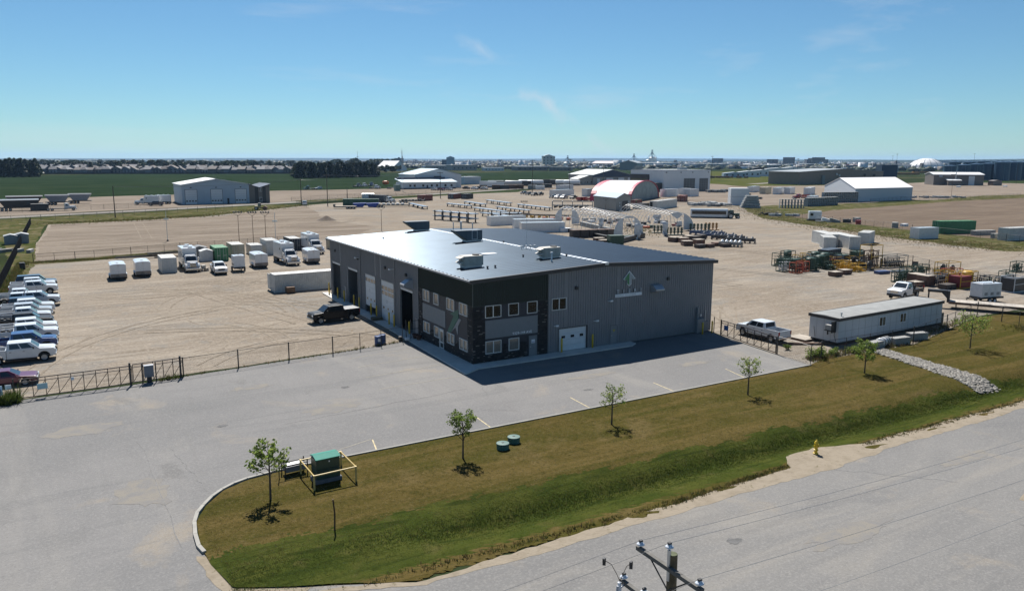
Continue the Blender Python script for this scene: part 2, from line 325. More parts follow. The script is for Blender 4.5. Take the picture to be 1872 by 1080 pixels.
sheet('verge_grass', ragged([(-39,204),(-15,209.5),(9,218.5),(34,244),(57,271),(44,277),(-4,252),(-50,233),(-75,222),(-60,208)], 2, .8, 13), .032, WEEDY)
sheet('verge_grass', ragged([(-38.8,103),(-30,104.5),(-12.5,111.5),(-12.4,115),(-38.9,108),(-39.6,150),(-38.4,204),(-44,214),(-60,208),(-46,150),(-41.5,90),(-41.2,40),(-44,40),(-80,200),(-160,180),(-90,30),(-44,20),(-40.5,40),(-39.6,80)], 1.2, .35, 14), .034, WEEDY)
sheet('verge_grass', ragged([(62,292),(104,310),(140,330),(138,336),(100,318),(60,300)], 2, .7, 15), .05, WEEDY)

# asphalt lot, street, shoulder
lot = [(-90,-33),(-19,-33.4),(-27.55,-29.2),(-28.25,-24.4),(-28.05,-21.5),(-27.3,-19.55),(-26.0,-17.85),(-24.4,-16.95),(-21.2,-16.55),(28.4,-16.1),(30.3,-1.6),(30.9,.1),(0,.1),(0,12.5),(-2.2,12.45),(-10.4,11.1),(-24.8,9.35),(-29.1,8.8),(-40,8.5),(-90,4)]
sheet('parking_lot', lot, .030, ASPH)
sheet('street', ragged([(-90,-33.0),(-19.5,-33.1),(-4,-33.3),(10,-33.1),(34,-32.9),(420,-32.9),(420,-120),(-90,-120)], 1.0, .12, 16), .034, ROAD)
SHO = ground_mat('sandy_shoulder', [((.42,.36,.28),), ((.33,.28,.21),(1,1,1),0,1.2,.45,.66,.8), ((.13,.12,.045),(1,1,1),0,2.2,.60,.72,.8)], bump=.6)
sheet('sandy_shoulder', ragged([(-24,-31.4),(-19.4,-33.0),(-4,-32.65),(6.4,-32.3),(7.6,-30.9),(10.5,-30.7),(14.3,-31.9),(34,-32.25),(420,-32.3),(420,-33.3),(34,-33.3),(14,-33.5),(9,-33.9),(4,-33.6),(-19.6,-33.4),(-24.6,-31.4)], .5, .16, 17), .042, SHO)
sheet('sandy_shoulder', ragged([(-28.5,-25.3),(-28.0,-25.6),(-27.2,-29.0),(-24.3,-30.9),(-24.8,-31.6),(-27.9,-29.6)], .4, .14, 19), .0415, SHO)
sheet('sandy_patch', ragged([(14.2,-42.2),(16.5,-41.5),(20,-43.2),(19.5,-47.5),(16.4,-47.8),(15.0,-45.0)], .5, .15, 18), .04, SHO)
def zl(x, y):
    d = np.exp(-((y+28.9)/1.7)**2)*.62 + np.exp(-((y+28.6)/.5)**2)*.12
    fade = np.clip((x+20.8)/7, 0, 1); n = np.sin(x*.9+y*1.7)*.02+np.sin(x*.23)*.05*np.exp(-((y+28.6)/2)**2)
    return .075 - .043*np.clip((-31.1-y)/.9, 0, 1) - d*fade + n*np.clip((-17-y)/3, 0, 1)
nu, nv = 620, 96
V = np.linspace(0, 1, nv); yb = -32.8; Y = yb + (-16.28-yb)*V
xl_y = np.interp(Y, [-33.1,-32.3,-29.2,-26.5,-24.4,-21.5,-19.6,-17.9,-17.0,-16.6,-16.3], [-19,-21,-27.45,-28.0,-28.15,-27.95,-27.2,-25.9,-24.3,-21.2,-17.5])
U = np.linspace(0, 1, nu)**1.7
GX = xl_y[None, :] + (420-xl_y[None, :])*U[:, None]; GY = np.broadcast_to(Y, GX.shape).copy()
GY[:, 0] += (rng.random(nu)-.5)*.35
GY += (1-V)[None, :]*(np.sin(GX*.31)*.12+np.sin(GX*1.3)*.06)
pat = (GX > 6.2) & (GX < 14.5); bumpy = 1.5*np.clip(1-np.abs(GX-9.6)/4.2, 0, 1)
GY = np.where(pat & (V[None, :] < .25), GY + bumpy*(1-V[None, :]/.25), GY)
xr_line = np.where(GX > 28.3, 0, 0)
# beyond the asphalt the lawn reaches up to the fence, with a bay round the trees on the right
top = np.interp(GX, [28, 28.6, 31, 45.5, 66.2, 90, 420], [0, .3, 1.0, .3, 5.2, 3.2, 3.0]); GY += top*np.clip((GY+22)/5.7, 0, 1)
GZ = zl(GX, GY)
vid = np.arange(nu*nv).reshape(nu, nv)
lf = np.stack([vid[:-1, :-1], vid[1:, :-1], vid[1:, 1:], vid[:-1, 1:]], -1).reshape(-1, 4)
me = np_mesh('lawn', np.stack([GX, GY, GZ], -1).reshape(-1, 3), lf, [LAWN, DITCH], smooth=True)
fx = GX[:-1, :-1].ravel(); fy = GY[:-1, :-1].ravel()
edge = -26.55 - np.clip(fx, -30, 60)*.028 + np.sin(fx*.7)*.25 + np.sin(fx*2.3)*.15 + (rng.random(len(fx))-.5)*.5
low = np.clip((fx+27)/3, 0, 1)*.9
me.polygons.foreach_set('material_index', ((fy < edge) & (fy > -31.75+low*0+(rng.random(len(fx))-.5)*.5)).astype(np.int32))
link('lawn', me, kind='structure')

def kerb(pts, w=.16, h=.16, name='kerb', m=CONC, z0=0):
    mb = MB()
    for a, b in zip(pts[:-1], pts[1:]):
        d = math.hypot(b[0]-a[0], b[1]-a[1]); mb.cbox(((a[0]+b[0])/2, (a[1]+b[1])/2, z0+h/2), (d+.02, w, h), math.atan2(b[1]-a[1], b[0]-a[0]))
    return mb.build(name, m, kind='structure')
kerb([(-28.1,-25.2),(-28.25,-24.4),(-28.22,-23.0),(-28.05,-21.5),(-27.75,-20.4),(-27.3,-19.55),(-26.7,-18.6),(-26.0,-17.85),(-25.25,-17.3),(-24.4,-16.95),(-23,-16.7),(-21.2,-16.5)], w=.2, h=.17)
kerb([(-21.2,-16.5),(-10,-16.42),(5,-16.33),(28.4,-16.12)], w=.14, h=.15)

# apron slab round the building
sl = MB(); sl.prism([(-2.2,-2.6),(-1.9,-2.6),(-.2,-1.6),(18.2,-1.55),(19.2,-.9),(19.2,-.02),(-.02,-.02),(-.02,46.6),(-1.0,46.9),(-1.4,33),(-1.3,19.9),(-1.55,13.2)], 'z', .0, .15)
sl.build('concrete_apron', mat('apron_concrete', (.52,.50,.46), .85, var=.1, scale=.8, bump=.2), kind='structure')

# faded stall lines
YL = mat('faded_line_paint', (.40,.33,.19), .8, var=.25, scale=3, thr=(.4, .55)); YF_ = mat('worn_line_paint', (.225,.205,.165), .85, var=.2, scale=2)
for a, b in (((-15.3,-14.2),(-15.75,-16.3)), ((-6.7,-13.7),(-6.85,-16.2)), ((2.4,-13.0),(2.2,-16.1)), ((11.3,-13.1),(11.1,-16.0)), ((20.3,-12.9),(19.6,-16.0)), ((-21.0,-15.9),(-15.4,-14.1)), ((-10.6,-3.0),(-2.7,-2.75)), ((-10.4,1.0),(-2.5,1.75)), ((-9.9,4.7),(-2.4,5.6)), ((-9.7,8.2),(-2.3,9.1))):
    kerb([a, b], w=.09, h=.005, name='stall_line', m=YL if a[1] < -10 and a[0] > -20 else YF_, z0=.034)
# tar-sealed cracks and old skid marks
CR = mat('crack_sealer', (.12,.118,.115), .8, var=.3, scale=4)
r_ = random.Random(3)
def wander(a, b, k, amp, seed):
    r = random.Random(seed); return [(a[0]+(b[0]-a[0])*i/k+(r.uniform(-amp, amp) if 0 < i < k else 0), a[1]+(b[1]-a[1])*i/k+(r.uniform(-amp, amp) if 0 < i < k else 0)) for i in range(k+1)]
for i, (a, b) in enumerate((((-27.9,-9),(-26.8,-17.5)), ((-3.4,-9.5),(-1.7,-3.2)), ((-20,-8),(-4,-6.6)), ((-30,3),(-29,-24)), ((8.4,-33.6),(13.5,-39)))):
    kerb(wander(a, b, 14, .16, i), w=.05, h=.004, name='asphalt_crack', m=CR, z0=.035)

PATCH = [ground_mat('asphalt_patch', [((.24,.237,.235),), ((.29,.285,.28),(1,1,1),0,.8,.42,.6,.8), ((.17,.17,.17),(1,1,1),0,9,.54,.7,.5)], bump=.3, bscale=16, spec=.1), ground_mat('dust_patch', [((.34,.315,.275),), ((.29,.282,.275),(1,1,1),0,.9,.44,.58,.9), ((.24,.235,.23),(1,1,1),0,8,.52,.7,.5)], bump=.3, bscale=16, spec=.1), ground_mat('oil_stain', [((.17,.168,.166),), ((.25,.247,.245),(1,1,1),0,1.6,.42,.6,.8)], bump=.2, bscale=16, spec=.15)]
rp_ = random.Random(23)
for i, (x, y, w, h, k) in enumerate(((-16,-6,4.5,2.2,1),(-33,-2,5,2.6,1),(-20,3,3.4,1.2,1),(-30,-16,3,4,1),(8,-8.6,5,1.1,1),(19,-10,4,1.2,1),(-8,-12,1.1,.5,2),(-13,-1,.8,.6,2),(-24,-6,.7,.6,2),(5,-12,.9,.4,2),(2,-40,6,1.5,1),(18,-37,5,1.0,1),(-4,-37.5,.9,.6,2),(12,-45,4,2,0),(26,-40,6,1.2,0))):
    n_ = 22; pts_ = []
    for j in range(n_): t = 6.283*j/n_; q = 1+rp_.uniform(-.28,.28); pts_.append((x+w*.5*q*math.cos(t), y+h*.5*q*math.sin(t)))
    sheet(('asphalt_patch','dust_patch','oil_stain')[k], ragged(pts_, .25, .10, 40+i), .0375+i*.0004, PATCH[k])
# tyre tracks across the sand
TR = ground_mat('tyre_track', [((.30,.255,.205),), ((.42,.36,.29),(1,1,1),0,.35,.42,.56,.95), ((.42,.36,.29),(1,1,1),0,1.3,.48,.6,.8), ((.20,.165,.125),(1,1,1),0,4,.5,.70,.6)], bump=.8, bscale=6)
def arc(cx, cy, r, a0, a1, n=26): return [(cx+r*math.cos(R(a0+(a1-a0)*i/n)), cy+r*math.sin(R(a0+(a1-a0)*i/n))) for i in range(n+1)]
TZ = [0]
def track(pts, gauge=1.7, w=.13, z=.018):
    TZ[0] += 1; z = (z if z < .03 else .032)+TZ[0]*.0007
    for s in (-gauge/2, gauge/2):
        c = []
        for i, p in enumerate(pts):
            a = pts[max(0, i-1)]; b = pts[min(len(pts)-1, i+1)]; d = math.hypot(b[0]-a[0], b[1]-a[1]); c.append((p[0]-(b[1]-a[1])/d*s, p[1]+(b[0]-a[0])/d*s))
        j = random.Random(len(pts)); poly = ribbon(c, w)
        m = len(c); vs = [(x+j.uniform(-.04,.04), y+j.uniform(-.04,.04), z) for x, y in poly]
        fs = [(i, i+1, 2*m-2-i, 2*m-1-i) for i in range(m-1)]
        MB().add(vs, fs).build('tyre_track', TR, kind='structure')
track(arc(-13,36,7.0,95,265)); track(arc(-12,22,21,95,170)+[]); track([(-22,18),(-16,24),(-9,30),(-2.5,33)]); track(arc(-24,22,4.5,-60,80)); track([(-14,48),(-8,58),(-4,70),(-3,76)]); track([(-24,40),(-12,46),(4,62),(16,80),(30,100)], 2)
track(arc(48,4,7,-10,150), z=.018); track(arc(44,10,12,-40,80)); track([(34,0),(44,10),(58,16),(76,18),(110,12)], 2); track([(33,6),(48,22),(70,36),(100,48),(140,62)], 2); track([(34,-2),(52,30),(78,56),(100,60)]); track(arc(66,24,10,100,230))
track([(36,30),(60,42),(90,50),(130,36)], 2.1); track([(-33,60),(-20,62),(-10,70)],); track([(10,60),(20,90),(40,120),(70,140)], 2); track([(60,60),(74,90),(70,130),(50,170)], 2); track([(-30,120),(-10,130),(20,160),(40,200)], 2.4, z=.034); track([(-34,140),(-12,150),(14,180),(30,214)], 2.4, z=.034); track([(-36,124),(-16,146),(-14,196)], 2.4, z=.034)

rt_ = random.Random(77)
for i in range(34):
    if i < 14: x, y, a = rt_.uniform(-30,-3), rt_.uniform(16,74), rt_.uniform(0,6.28)
    elif i < 28: x, y, a = rt_.uniform(36,110), rt_.uniform(2,120), rt_.choice((.3,.6,3.4,2.6))+rt_.uniform(-.4,.4)
    else: x, y, a = rt_.uniform(-30,30), rt_.uniform(125,190), rt_.uniform(-.2,.9)
    c = rt_.uniform(-.06,.06); P_ = []
    for k in range(16):
        if not (-37 < x < 135) or not (12 < y < 205) and x < 32 or (x > -3 and x < 33 and y < 50): break
        P_.append((x, y)); x += 2.2*math.cos(a); y += 2.2*math.sin(a); a += c*2.2+rt_.uniform(-.03,.03)
    if len(P_) > 4: track(P_, rt_.choice((1.6,1.7,2.0)), rt_.uniform(.10,.16), .034 if y > 118 else .018)
# ---------------------------------------------------------------- far land: hills, town, haze
HILL = ground_mat('wooded_hills', [((.045,.06,.03),), ((.075,.085,.045),(1,1,1),0,.0012,.45,.6,.8), ((.03,.042,.022),(1,1,1),0,.004,.5,.65,.7)], bump=0)
def ridge(name, dist, az, hts, depth, base=0, seed=0, m=HILL):
    r = np.random.default_rng(seed); a = np.linspace(az[0], az[1], 240); px = np.linspace(0, 1, len(hts)); t = np.linspace(0, 1, 240)
    h = np.interp(t, px, hts); n = sum(np.sin(t*k*6.28+r.random()*6.28)/k for k in (3,5,9,17,29,41)); h = np.maximum(1, h*(1+.16*n))
    vs = []
    for k, (dd, f) in enumerate(((0,0),(.35,.55),(.75,1.0),(1.2,.9),(2.2,.0))):
        D = dist+depth*dd; vs.append(np.stack([CAMP.x+D*np.cos(a), CAMP.y+D*np.sin(a), base+h*f*(1 if k != 1 else 1+.15*np.sin(t*90))-(1 if f == 0 else 0)], -1))
    vs = np.concatenate(vs); i = np.arange(239); fs = np.concatenate([np.stack([k*240+i, k*240+i+1, (k+1)*240+i+1, (k+1)*240+i], -1) for k in range(4)])
    link(name, np_mesh(name, vs, fs, m, True), kind='structure')
hd = HEAD
ridge('hills', 15500, (hd+R(44), hd-R(40)), [14,14,16,22,26,40,44,40,40,46,60,62,60,50,46,44,50,60], 3500, seed=2)
ridge('hills', 9000, (hd-R(6), hd-R(42)), [2,4,10,22,30,34,36,44,52,60,70], 2500, seed=5)
ridge('hills', 6800, (hd+R(44), hd-R(40)), [5,6,7,6,7,8,9,8,9,10,10,9,10,12], 900, seed=8)
HZ = bpy.data.materials.new('haze_air'); HZ.use_nodes = True
hn, hl = HZ.node_tree.nodes, HZ.node_tree.links; hn.clear()
ho = hn.new('ShaderNodeOutputMaterial'); hv = hn.new('ShaderNodeVolumePrincipled'); hv.inputs['Color'].default_value = (.42,.66,1.0,1)
hv.inputs['Density'].default_value = 3.6e-5; hv.inputs['Anisotropy'].default_value = .25; hl.new(hv.outputs[0], ho.inputs['Volume'])
MB().box(-25000, 25000, -25000, 25000, -2.0, 150).build('haze', HZ, kind='stuff')

# ================================================================ the shop building
BW, BL, EH, RH = 30.9, 45.4, 8.28, 8.93
GREY = mat('grey_cladding', (.205,.205,.215), .5, var=.06, scale=.6)
GREEN_C = mat('dark_green_cladding', (.012,.022,.019), .5, var=.1, scale=.6)
NAVY = mat('charcoal_panel', (.028,.030,.040), .55, var=.08)
MIDG = mat('mid_grey_panel', (.185,.195,.205), .6, var=.05)
STONE = [mat('dark_stone', (.018,.017,.018), .8, var=.4, scale=3), mat('brown_stone', (.030,.025,.023), .8, var=.4, scale=3), mat('pale_stone', (.16,.14,.125), .8, var=.3, scale=3)]
TRIMD = mat('dark_trim', (.035,.033,.036), .45, var=.05)
WHT = mat('white_paint', (.72,.73,.74), .45, var=.05)
FRAME = mat('window_frame_white', (.62,.61,.58), .5, var=.05)
GLASS = mat('dark_glass', (.015,.018,.022), .06, var=.2, spec=.6)
BLIND = mat('blinds_behind_glass', (.19,.168,.14), .12, var=.12, scale=6, coat=.5)
YEL = mat('yellow_paint', (.62,.42,.03), .5, var=.12, scale=3)
ROOFM = mat('galvalume_roof', (.050,.072,.096), .37, metal=.85, var=.10, scale=.35)
GALV = mat('galvanized_steel', (.50,.52,.54), .42, metal=.8, var=.12, scale=4)
DSTEEL = mat('dark_steel', (.04,.04,.042), .5, metal=.4, var=.2, scale=4)
BLACK = mat('black_rubber', (.018,.018,.019), .8, var=.3, scale=4)
INT = mat('interior_wall', (.20,.20,.20), .8, var=.1)
RUST = mat('rusty_steel', (.105,.06,.04), .75, var=.35, scale=2.5)
bld = thing('shop_building', 'large grey ribbed metal shop with dark green office corner, low gable roof and arrow sign', 'building')
bld['label'] = 'large grey metal shop with dark green office corner and arrow sign'
def roofz(x): return EH + (RH-EH)*(1-abs(x-BW/2)/(BW/2))
def cells(a0, a1, z0, z1, holes):
    xs = sorted({a0, a1, *[h[0] for h in holes], *[h[1] for h in holes]}); zs = sorted({z0, z1, *[h[2] for h in holes], *[h[3] for h in holes]})
    for xa, xb in zip(xs[:-1], xs[1:]):
        run = None
        for za, zb in zip(zs[:-1], zs[1:]):
            inside = any(h[0] <= xa+1e-6 and xb-1e-6 <= h[1] and h[2] <= za+1e-6 and zb-1e-6 <= h[3] for h in holes)
            if inside:
                if run: yield (xa, xb, *run)
                run = None
            else: run = (run[0], zb) if run else (za, zb)
        if run: yield (xa, xb, *run)
def clad(mb, plane, a0, a1, z0, z1, holes=(), rib=.305, slope=None, t=.16, proud=.055):
    """wall plate + trapezoid ribs. plane: 'f' (y=0, outwards -y) or 'l' (x=0, outwards -x)"""
    def B(p0, p1, q0, q1, za, zb):
        if plane == 'f': mb.box(p0, p1, q0, q1, za, zb)
        elif plane == 'l': mb.box(q0, q1, p0, p1, za, zb)
        elif plane == 'r': mb.box(BW-q1, BW-q0, p0, p1, za, zb)
        else: mb.box(p0, p1, BL-q1, BL-q0, za, zb)
    for xa, xb, za, zb in cells(a0, a1, z0, z1, holes):
        B(xa, xb, 0, t, za, zb)
        if rib:
            k = math.ceil((xa-.02)/rib)
            while k*rib+.06 < xb:
                p = k*rib; top = zb
                if slope and zb == z1: top = slope(p)-.12
                if p > xa+.01: 
                    if plane == 'f': mb.add([(p,0,za),(p+.07,0,za),(p+.055,-proud,za),(p+.015,-proud,za),(p,0,top),(p+.07,0,top),(p+.055,-proud,top),(p+.015,-proud,top)], [(3,2,1,0),(4,5,6,7),(1,2,6,5),(2,3,7,6),(3,0,4,7)])
                    else: mb.add([(0,p,za),(0,p+.07,za),(-proud,p+.055,za),(-proud,p+.015,za),(0,p,top),(0,p+.07,top),(-proud,p+.055,top),(-proud,p+.015,top)], [(0,1,2,3),(7,6,5,4),(5,6,2,1),(6,7,3,2),(7,4,0,3)])
                k += 1
# front wall (y = 0)
DOORF = (9.86, 13.28, .15, 2.5)
w = MB(); clad(w, 'f', 8.46, BW, .15, EH, [DOORF, (16.4,17.4,.15,2.2), (8.92,10.7,4.52,5.74)], slope=roofz)
w.prism([(8.46,EH),(BW,EH),(BW/2,RH),(8.46,roofz(8.46))], 'y', 0, .16)
w.build('wall', GREY, bld, label='grey ribbed front wall with arrow sign')
w = MB(); clad(w, 'f', 0.02, 8.44, 5.76, EH, slope=roofz, rib=.23); w.prism([(.02,EH),(8.44,EH),(8.44,roofz(8.44))], 'y', 0, .16)
w.cbox((4.2,-.02,5.72), (8.4,.05,.07)); w.build('wall', GREEN_C, bld, label='dark green ribbed band above the front office windows')
FW = [(1.3,3.07,4.5,5.71,2,0), (3.87,5.05,4.5,5.71,1,0), (6.0,7.2,4.5,5.71,1,0), (8.92,10.7,4.52,5.74,2,0), (1.33,3.08,.96,2.22,2,1), (3.92,5.11,.98,2.22,1,1)]
w = MB(); clad(w, 'f', 0.02, 8.44, .15, 5.69, [q[:4] for q in FW if q[0] < 8] + [(6.25,7.2,.15,2.2)], rib=0); w.build('wall', NAVY, bld, label='charcoal panelled front office wall')
MB().box(1.32, 7.26, -.05, -.003, 2.46, 4.25).build('wall_panel', MIDG, bld, label='mid grey panel with the street number')
# left wall (x = 0)
OD = [(40.6,44.46,.15,5.04), (33.32,37.37,.15,5.04), (26.58,30.48,.15,5.04), (20.38,24.71,.15,5.04), (14.6,18.4,.15,5.04)]
w = MB(); clad(w, 'l', 13.0, BL, .15, EH-.05, OD + [(13.2,14.1,.15,2.2), (38.2,39.2,.15,2.2)]); w.build('wall', GREY, bld, label='grey ribbed side wall with tall doorways')
w = MB(); clad(w, 'l', .16, 12.98, 5.76, EH-.05, rib=.23); w.cbox((-.02,6.4,5.72), (.05,12.9,.07)); w.build('wall', GREEN_C, bld, label='dark green ribbed band above the side office windows')
LW = [(10.05,11.7,4.58,5.78,2), (7.74,8.93,4.58,5.78,1), (4.0,5.74,4.58,5.78,2), (1.1,2.84,4.58,5.76,2), (10.03,11.71,1.12,2.28,2), (7.71,8.87,1.12,2.28,1), (4.04,5.69,1.1,2.22,2), (1.09,2.85,1.08,2.2,2)]
w = MB(); clad(w, 'l', .16, 12.98, .15, 5.69, [q[:4] for q in LW] + [(6.55,7.55,.15,2.22)], rib=0); w.build('wall', NAVY, bld, label='charcoal panelled side office wall')
MB().box(-.05, -.003, 6.1, 11.88, 2.52, 4.25).build('wall_panel', MIDG, bld, label='blank mid grey panel on the side office wall')
MB().box(BW-.16, BW, .16, BL, .0, EH-.05).build('wall', GREY, bld, label='plain grey east wall'); w = MB(); w.prism([(0.02,0),(BW-.17,0),(BW-.17,EH),(BW/2,RH-.02),(.02,EH)], 'y', BL-.16, BL); w.build('wall', GREY, bld, label='plain grey rear wall')
w = MB(); w.box(12.9, 13.05, .2, BL-.2, .1, 7.9); w.box(.2, 12.9, 12.7, 12.85, .1, 7.9); w.build('partition', INT, bld)
MB().box(.17, BW-.17, .17, BL-.17, .02, .14).build('shop_floor', mat('shop_floor', (.2,.195,.19), .6), bld)
# stone veneer, laid stone by stone
sv = MB(); rr = random.Random(5)
def stones(plane, a0, a1, z0, z1, holes=()):
    z = z0
    while z < z1-.02:
        h = rr.choice((.06,.075,.09,.11)); h = min(h, z1-z); a = a0 - rr.random()*.12
        while a < a1-.02:
            wd = rr.uniform(.16,.48); b = min(a+wd, a1); s0 = max(a, a0)
            if b-s0 > .03 and not any(H[0] < b-.01 and s0 < H[1]-.01 and H[2] < z+h-.01 and z < H[3]-.01 for H in holes):
                d = .045+rr.random()*.035; sv.cm = rr.choices((0,1,2), (.66,.29,.05))[0]
                if plane == 'f': sv.box(s0+.004, b-.004, -d, .0, z+.004, z+h-.004)
                else: sv.box(-d, .0, s0+.004, b-.004, z+.004, z+h-.004)
            a += wd
        z += h
hf = [(q[0]-.07,q[1]+.07,q[2]-.07,q[3]+.07) for q in FW] + [(6.18,7.27,.1,2.3)]
hl_ = [(q[0]-.07,q[1]+.07,q[2]-.07,q[3]+.07) for q in LW] + [(6.5,7.6,.1,2.3)]
stones('f', -.05, 1.27, .15, 5.68, hf); stones('f', 7.27, 8.44, .15, 5.68, hf); stones('f', 1.27, 7.27, .15, 1.75, hf)
stones('l', -.05, 1.07, .15, 5.68, hl_); stones('l', 11.9, 12.95, .15, 5.68, hl_); stones('l', 1.07, 11.9, .15, 1.7, hl_)
sv.build('stone_veneer', STONE, bld, kind='stuff')
# windows
def window(plane, a0, a1, z0, z1, k, gm):
    def B(mb, p0, p1, q0, q1, za, zb): mb.box(p0, p1, q0, q1, za, zb) if plane == 'f' else mb.box(q0, q1, p0, p1, za, zb)
    f = MB(); t = .065
    B(f, a0, a1, -.085, .10, z0, z0+t); B(f, a0, a1, -.085, .10, z1-t, z1); B(f, a0, a0+t, -.085, .10, z0+t, z1-t); B(f, a1-t, a1, -.085, .10, z0+t, z1-t)
    if k == 2: B(f, (a0+a1)/2-.045, (a0+a1)/2+.045, -.085, .10, z0+t, z1-t)
    wo = f.build('window', FRAME, bld)
    sp = [(a0+t, a1-t)] if k == 1 else [(a0+t, (a0+a1)/2-.045), ((a0+a1)/2+.045, a1-t)]
    for p0, p1 in sp:
        g = MB(); B(g, p0, p1, -.02, .0, z0+t, z1-t); g.build('pane', gm, wo)
for q in FW: window('f', *q[:5], BLIND if q[5] else GLASS)
for q in LW: window('l', *q, BLIND)
# overhead doors
WD_ = mat('white_door', (.62,.63,.64), .5, var=.05)
def overhead(plane, a0, a1, z0, z1, lift, glazed, n, lab, wins):
    D = thing('overhead_door', None, None); D.parent = bld; D['label'] = lab
    def B(mb, p0, p1, q0, q1, za, zb): mb.box(p0, p1, q0, q1, za, zb) if plane == 'f' else mb.box(q0, q1, p0, p1, za, zb)
    h = (z1-z0)/n
    for i in range(n):
        za = z0+i*h+lift
        if za+.05 > z1: break
        zb = min(za+h-.012, z1)
        if i in glazed and za+h <= z1+.01:
            m = MB(); g = MB(); k = 4; wdt = (a1-a0)/k
            B(m, a0, a1, .05, .09, za, za+.07); B(m, a0, a1, .05, .09, zb-.07, zb)
            for j in range(k+1):
                c = min(max(a0+j*wdt, a0+.05), a1-.05); B(m, c-.05, c+.05, .05, .09, za+.07, zb-.07)
            m.build('section', WD_, D)
            for j in range(k): pn = MB(); B(pn, a0+j*wdt+.05, a0+(j+1)*wdt-.05, .065, .075, za+.07, zb-.07); pn.build('pane', BLIND, D)
        else:
            m = MB(); B(m, a0, a1, .05, .09, za, zb); m.build('section', WD_, D, bevel=.008, seg=1)
            if i in wins:
                for j in range(wins[i]):
                    c = a0+(a1-a0)*(j+.5)/wins[i]; pn = MB(); B(pn, c-.22, c+.22, .035, .048, (za+zb)/2-.13, (za+zb)/2+.13); pn.build('pane', GLASS, D)
    return D
overhead('l', 20.38, 24.71, .15, 5.04, 0, (5,6), 8, 'closed white overhead door numbered 2', {2: 3})
overhead('l', 26.58, 30.48, .15, 5.04, .85, (5,), 8, 'white overhead door numbered 1, raised a little', {1: 3})
overhead('f', *DOORF, 0, (), 4, 'low white overhead door in the front wall', {2: 3})
for i, (a0, a1, z0, z1) in enumerate(OD):
    f = MB(); f.box(-.06, -.001, a0-.14, a0, .15, z1+.14); f.box(-.06, -.001, a1, a1+.14, .15, z1+.14); f.box(-.06, -.001, a0, a1, z1, z1+.14); f.build('door_frame', mat('door_trim', (.17,.175,.185), .5), bld)
    if i in (0, 1, 4): m = MB(); m.box(.1, 3.2, a0+.05, a1-.05, z1+.12, z1+.18); m.box(.02,.1,a0+.05,a1-.05,z1-.25,z1+.1); m.build('raised_door', WD_, bld)
f = MB(); a0, a1, z0, z1 = DOORF; f.box(a0-.1, a0, -.05, -.001, z0, z1+.1); f.box(a1, a1+.14, -.06, -.001, z0, z1+.1); f.box(a0, a1, -.05, -.001, z1, z1+.1); f.build('door_frame', TRIMD, bld)
NUM = mat('number_decal', (.10,.10,.11), .6)
text_obj('door_number', '2', .55, NUM, bld, (.045, 22.9, 2.35), (R(90), 0, R(-90)), .004, 'CENTER'); text_obj('door_number', '1', .55, NUM, bld, (.045, 28.9, 2.9), (R(90), 0, R(-90)), .004, 'CENTER')
# man doors
def mandoor(plane, a0, a1, z1, m, lab, glass=False):
    def B(mb, p0, p1, q0, q1, za, zb): mb.box(p0, p1, q0, q1, za, zb) if plane == 'f' else mb.box(q0, q1, p0, p1, za, zb)
    d = MB(); B(d, a0+.06, a1-.06, -.03, .03, .17, z1-.06)
    do = d.build('door', m, bld, bevel=.006, seg=1, label=lab)
    f = MB(); B(f, a0, a0+.06, -.08, .05, .15, z1); B(f, a1-.06, a1, -.08, .05, .15, z1); B(f, a0+.06, a1-.06, -.08, .05, z1-.06, z1); f.build('frame', m if not glass else FRAME, do)
    h = MB(); B(h, a0+.12, a0+.24, -.09, -.03, 1.05, 1.11); h.build('handle', GALV, do)
    if glass: g = MB(); B(g, a0+.2, a1-.2, -.045, -.03, .9, 1.95); g.build('pane', BLIND, do); g = MB(); B(g, a0+.2, a1-.2, -.045, -.03, .3, .75); g.build('pane', GLASS, do)
    return do
d1 = mandoor('f', 6.25, 7.2, 2.22, MIDG, 'mid grey office door with paper notice')
nt = MB().box(6.55, 6.95, -.045, -.031, 1.45, 1.8).build('notice', WHT, d1); MB().box(6.58,6.92,-.05,-.046,1.52,1.62).build('notice_print', mat('notice_print', (.3,.32,.45), .6), d1)
d2 = mandoor('f', 16.4, 17.4, 2.18, GREY, 'plain grey steel door with warning sticker')
MB().prism([(16.72,1.72),(17.06,1.72),(16.89,1.42)], 'y', -.045, -.032).build('warning_sticker', mat('sticker_yellow', (.45,.36,.03), .5), d2)
mandoor('l', 6.55, 7.55, 2.25, FRAME, 'white framed glazed entrance door', True); mandoor('l', 13.2, 14.1, 2.2, GREY, 'grey side door beside open doorway'); mandoor('l', 38.2, 39.2, 2.2, GREY, 'grey side door between the far doorways')
# roof: ribbed sheets on each slope, ridge cap, fascia
def roof(x0, x1, z0, z1, lab):
    p = .914; ys = []; k = -1
    y = -.38
    while y < BL+.38:
        ys += [(y, 0), (y+.36, .002), (y+.66, .096), (y+.72, .100), (y+.76, .004)]; y += p
    ys = [q for q in ys if q[0] < BL+.38]; n = len(ys)
    vs = [(x0, a, z0+h) for a, h in ys] + [(x1, a, z1+h) for a, h in ys] + [(x0, a, z0-.06) for a, h in ys] + [(x1, a, z1-.06) for a, h in ys]
    fs = [(i, n+i, n+i+1, i+1) for i in range(n-1)] + [(2*n+i, 2*n+i+1, 3*n+i+1, 3*n+i) for i in range(n-1)] + [(i, i+1, 2*n+i+1, 2*n+i) for i in range(n-1)] + [(0, 2*n, 3*n, n), (n-1, 2*n-1, 4*n-1, 3*n-1)]
    m = MB().add(vs, fs); m.uv = 'fix'; return m.build('roof', ROOFM, bld, label=lab)
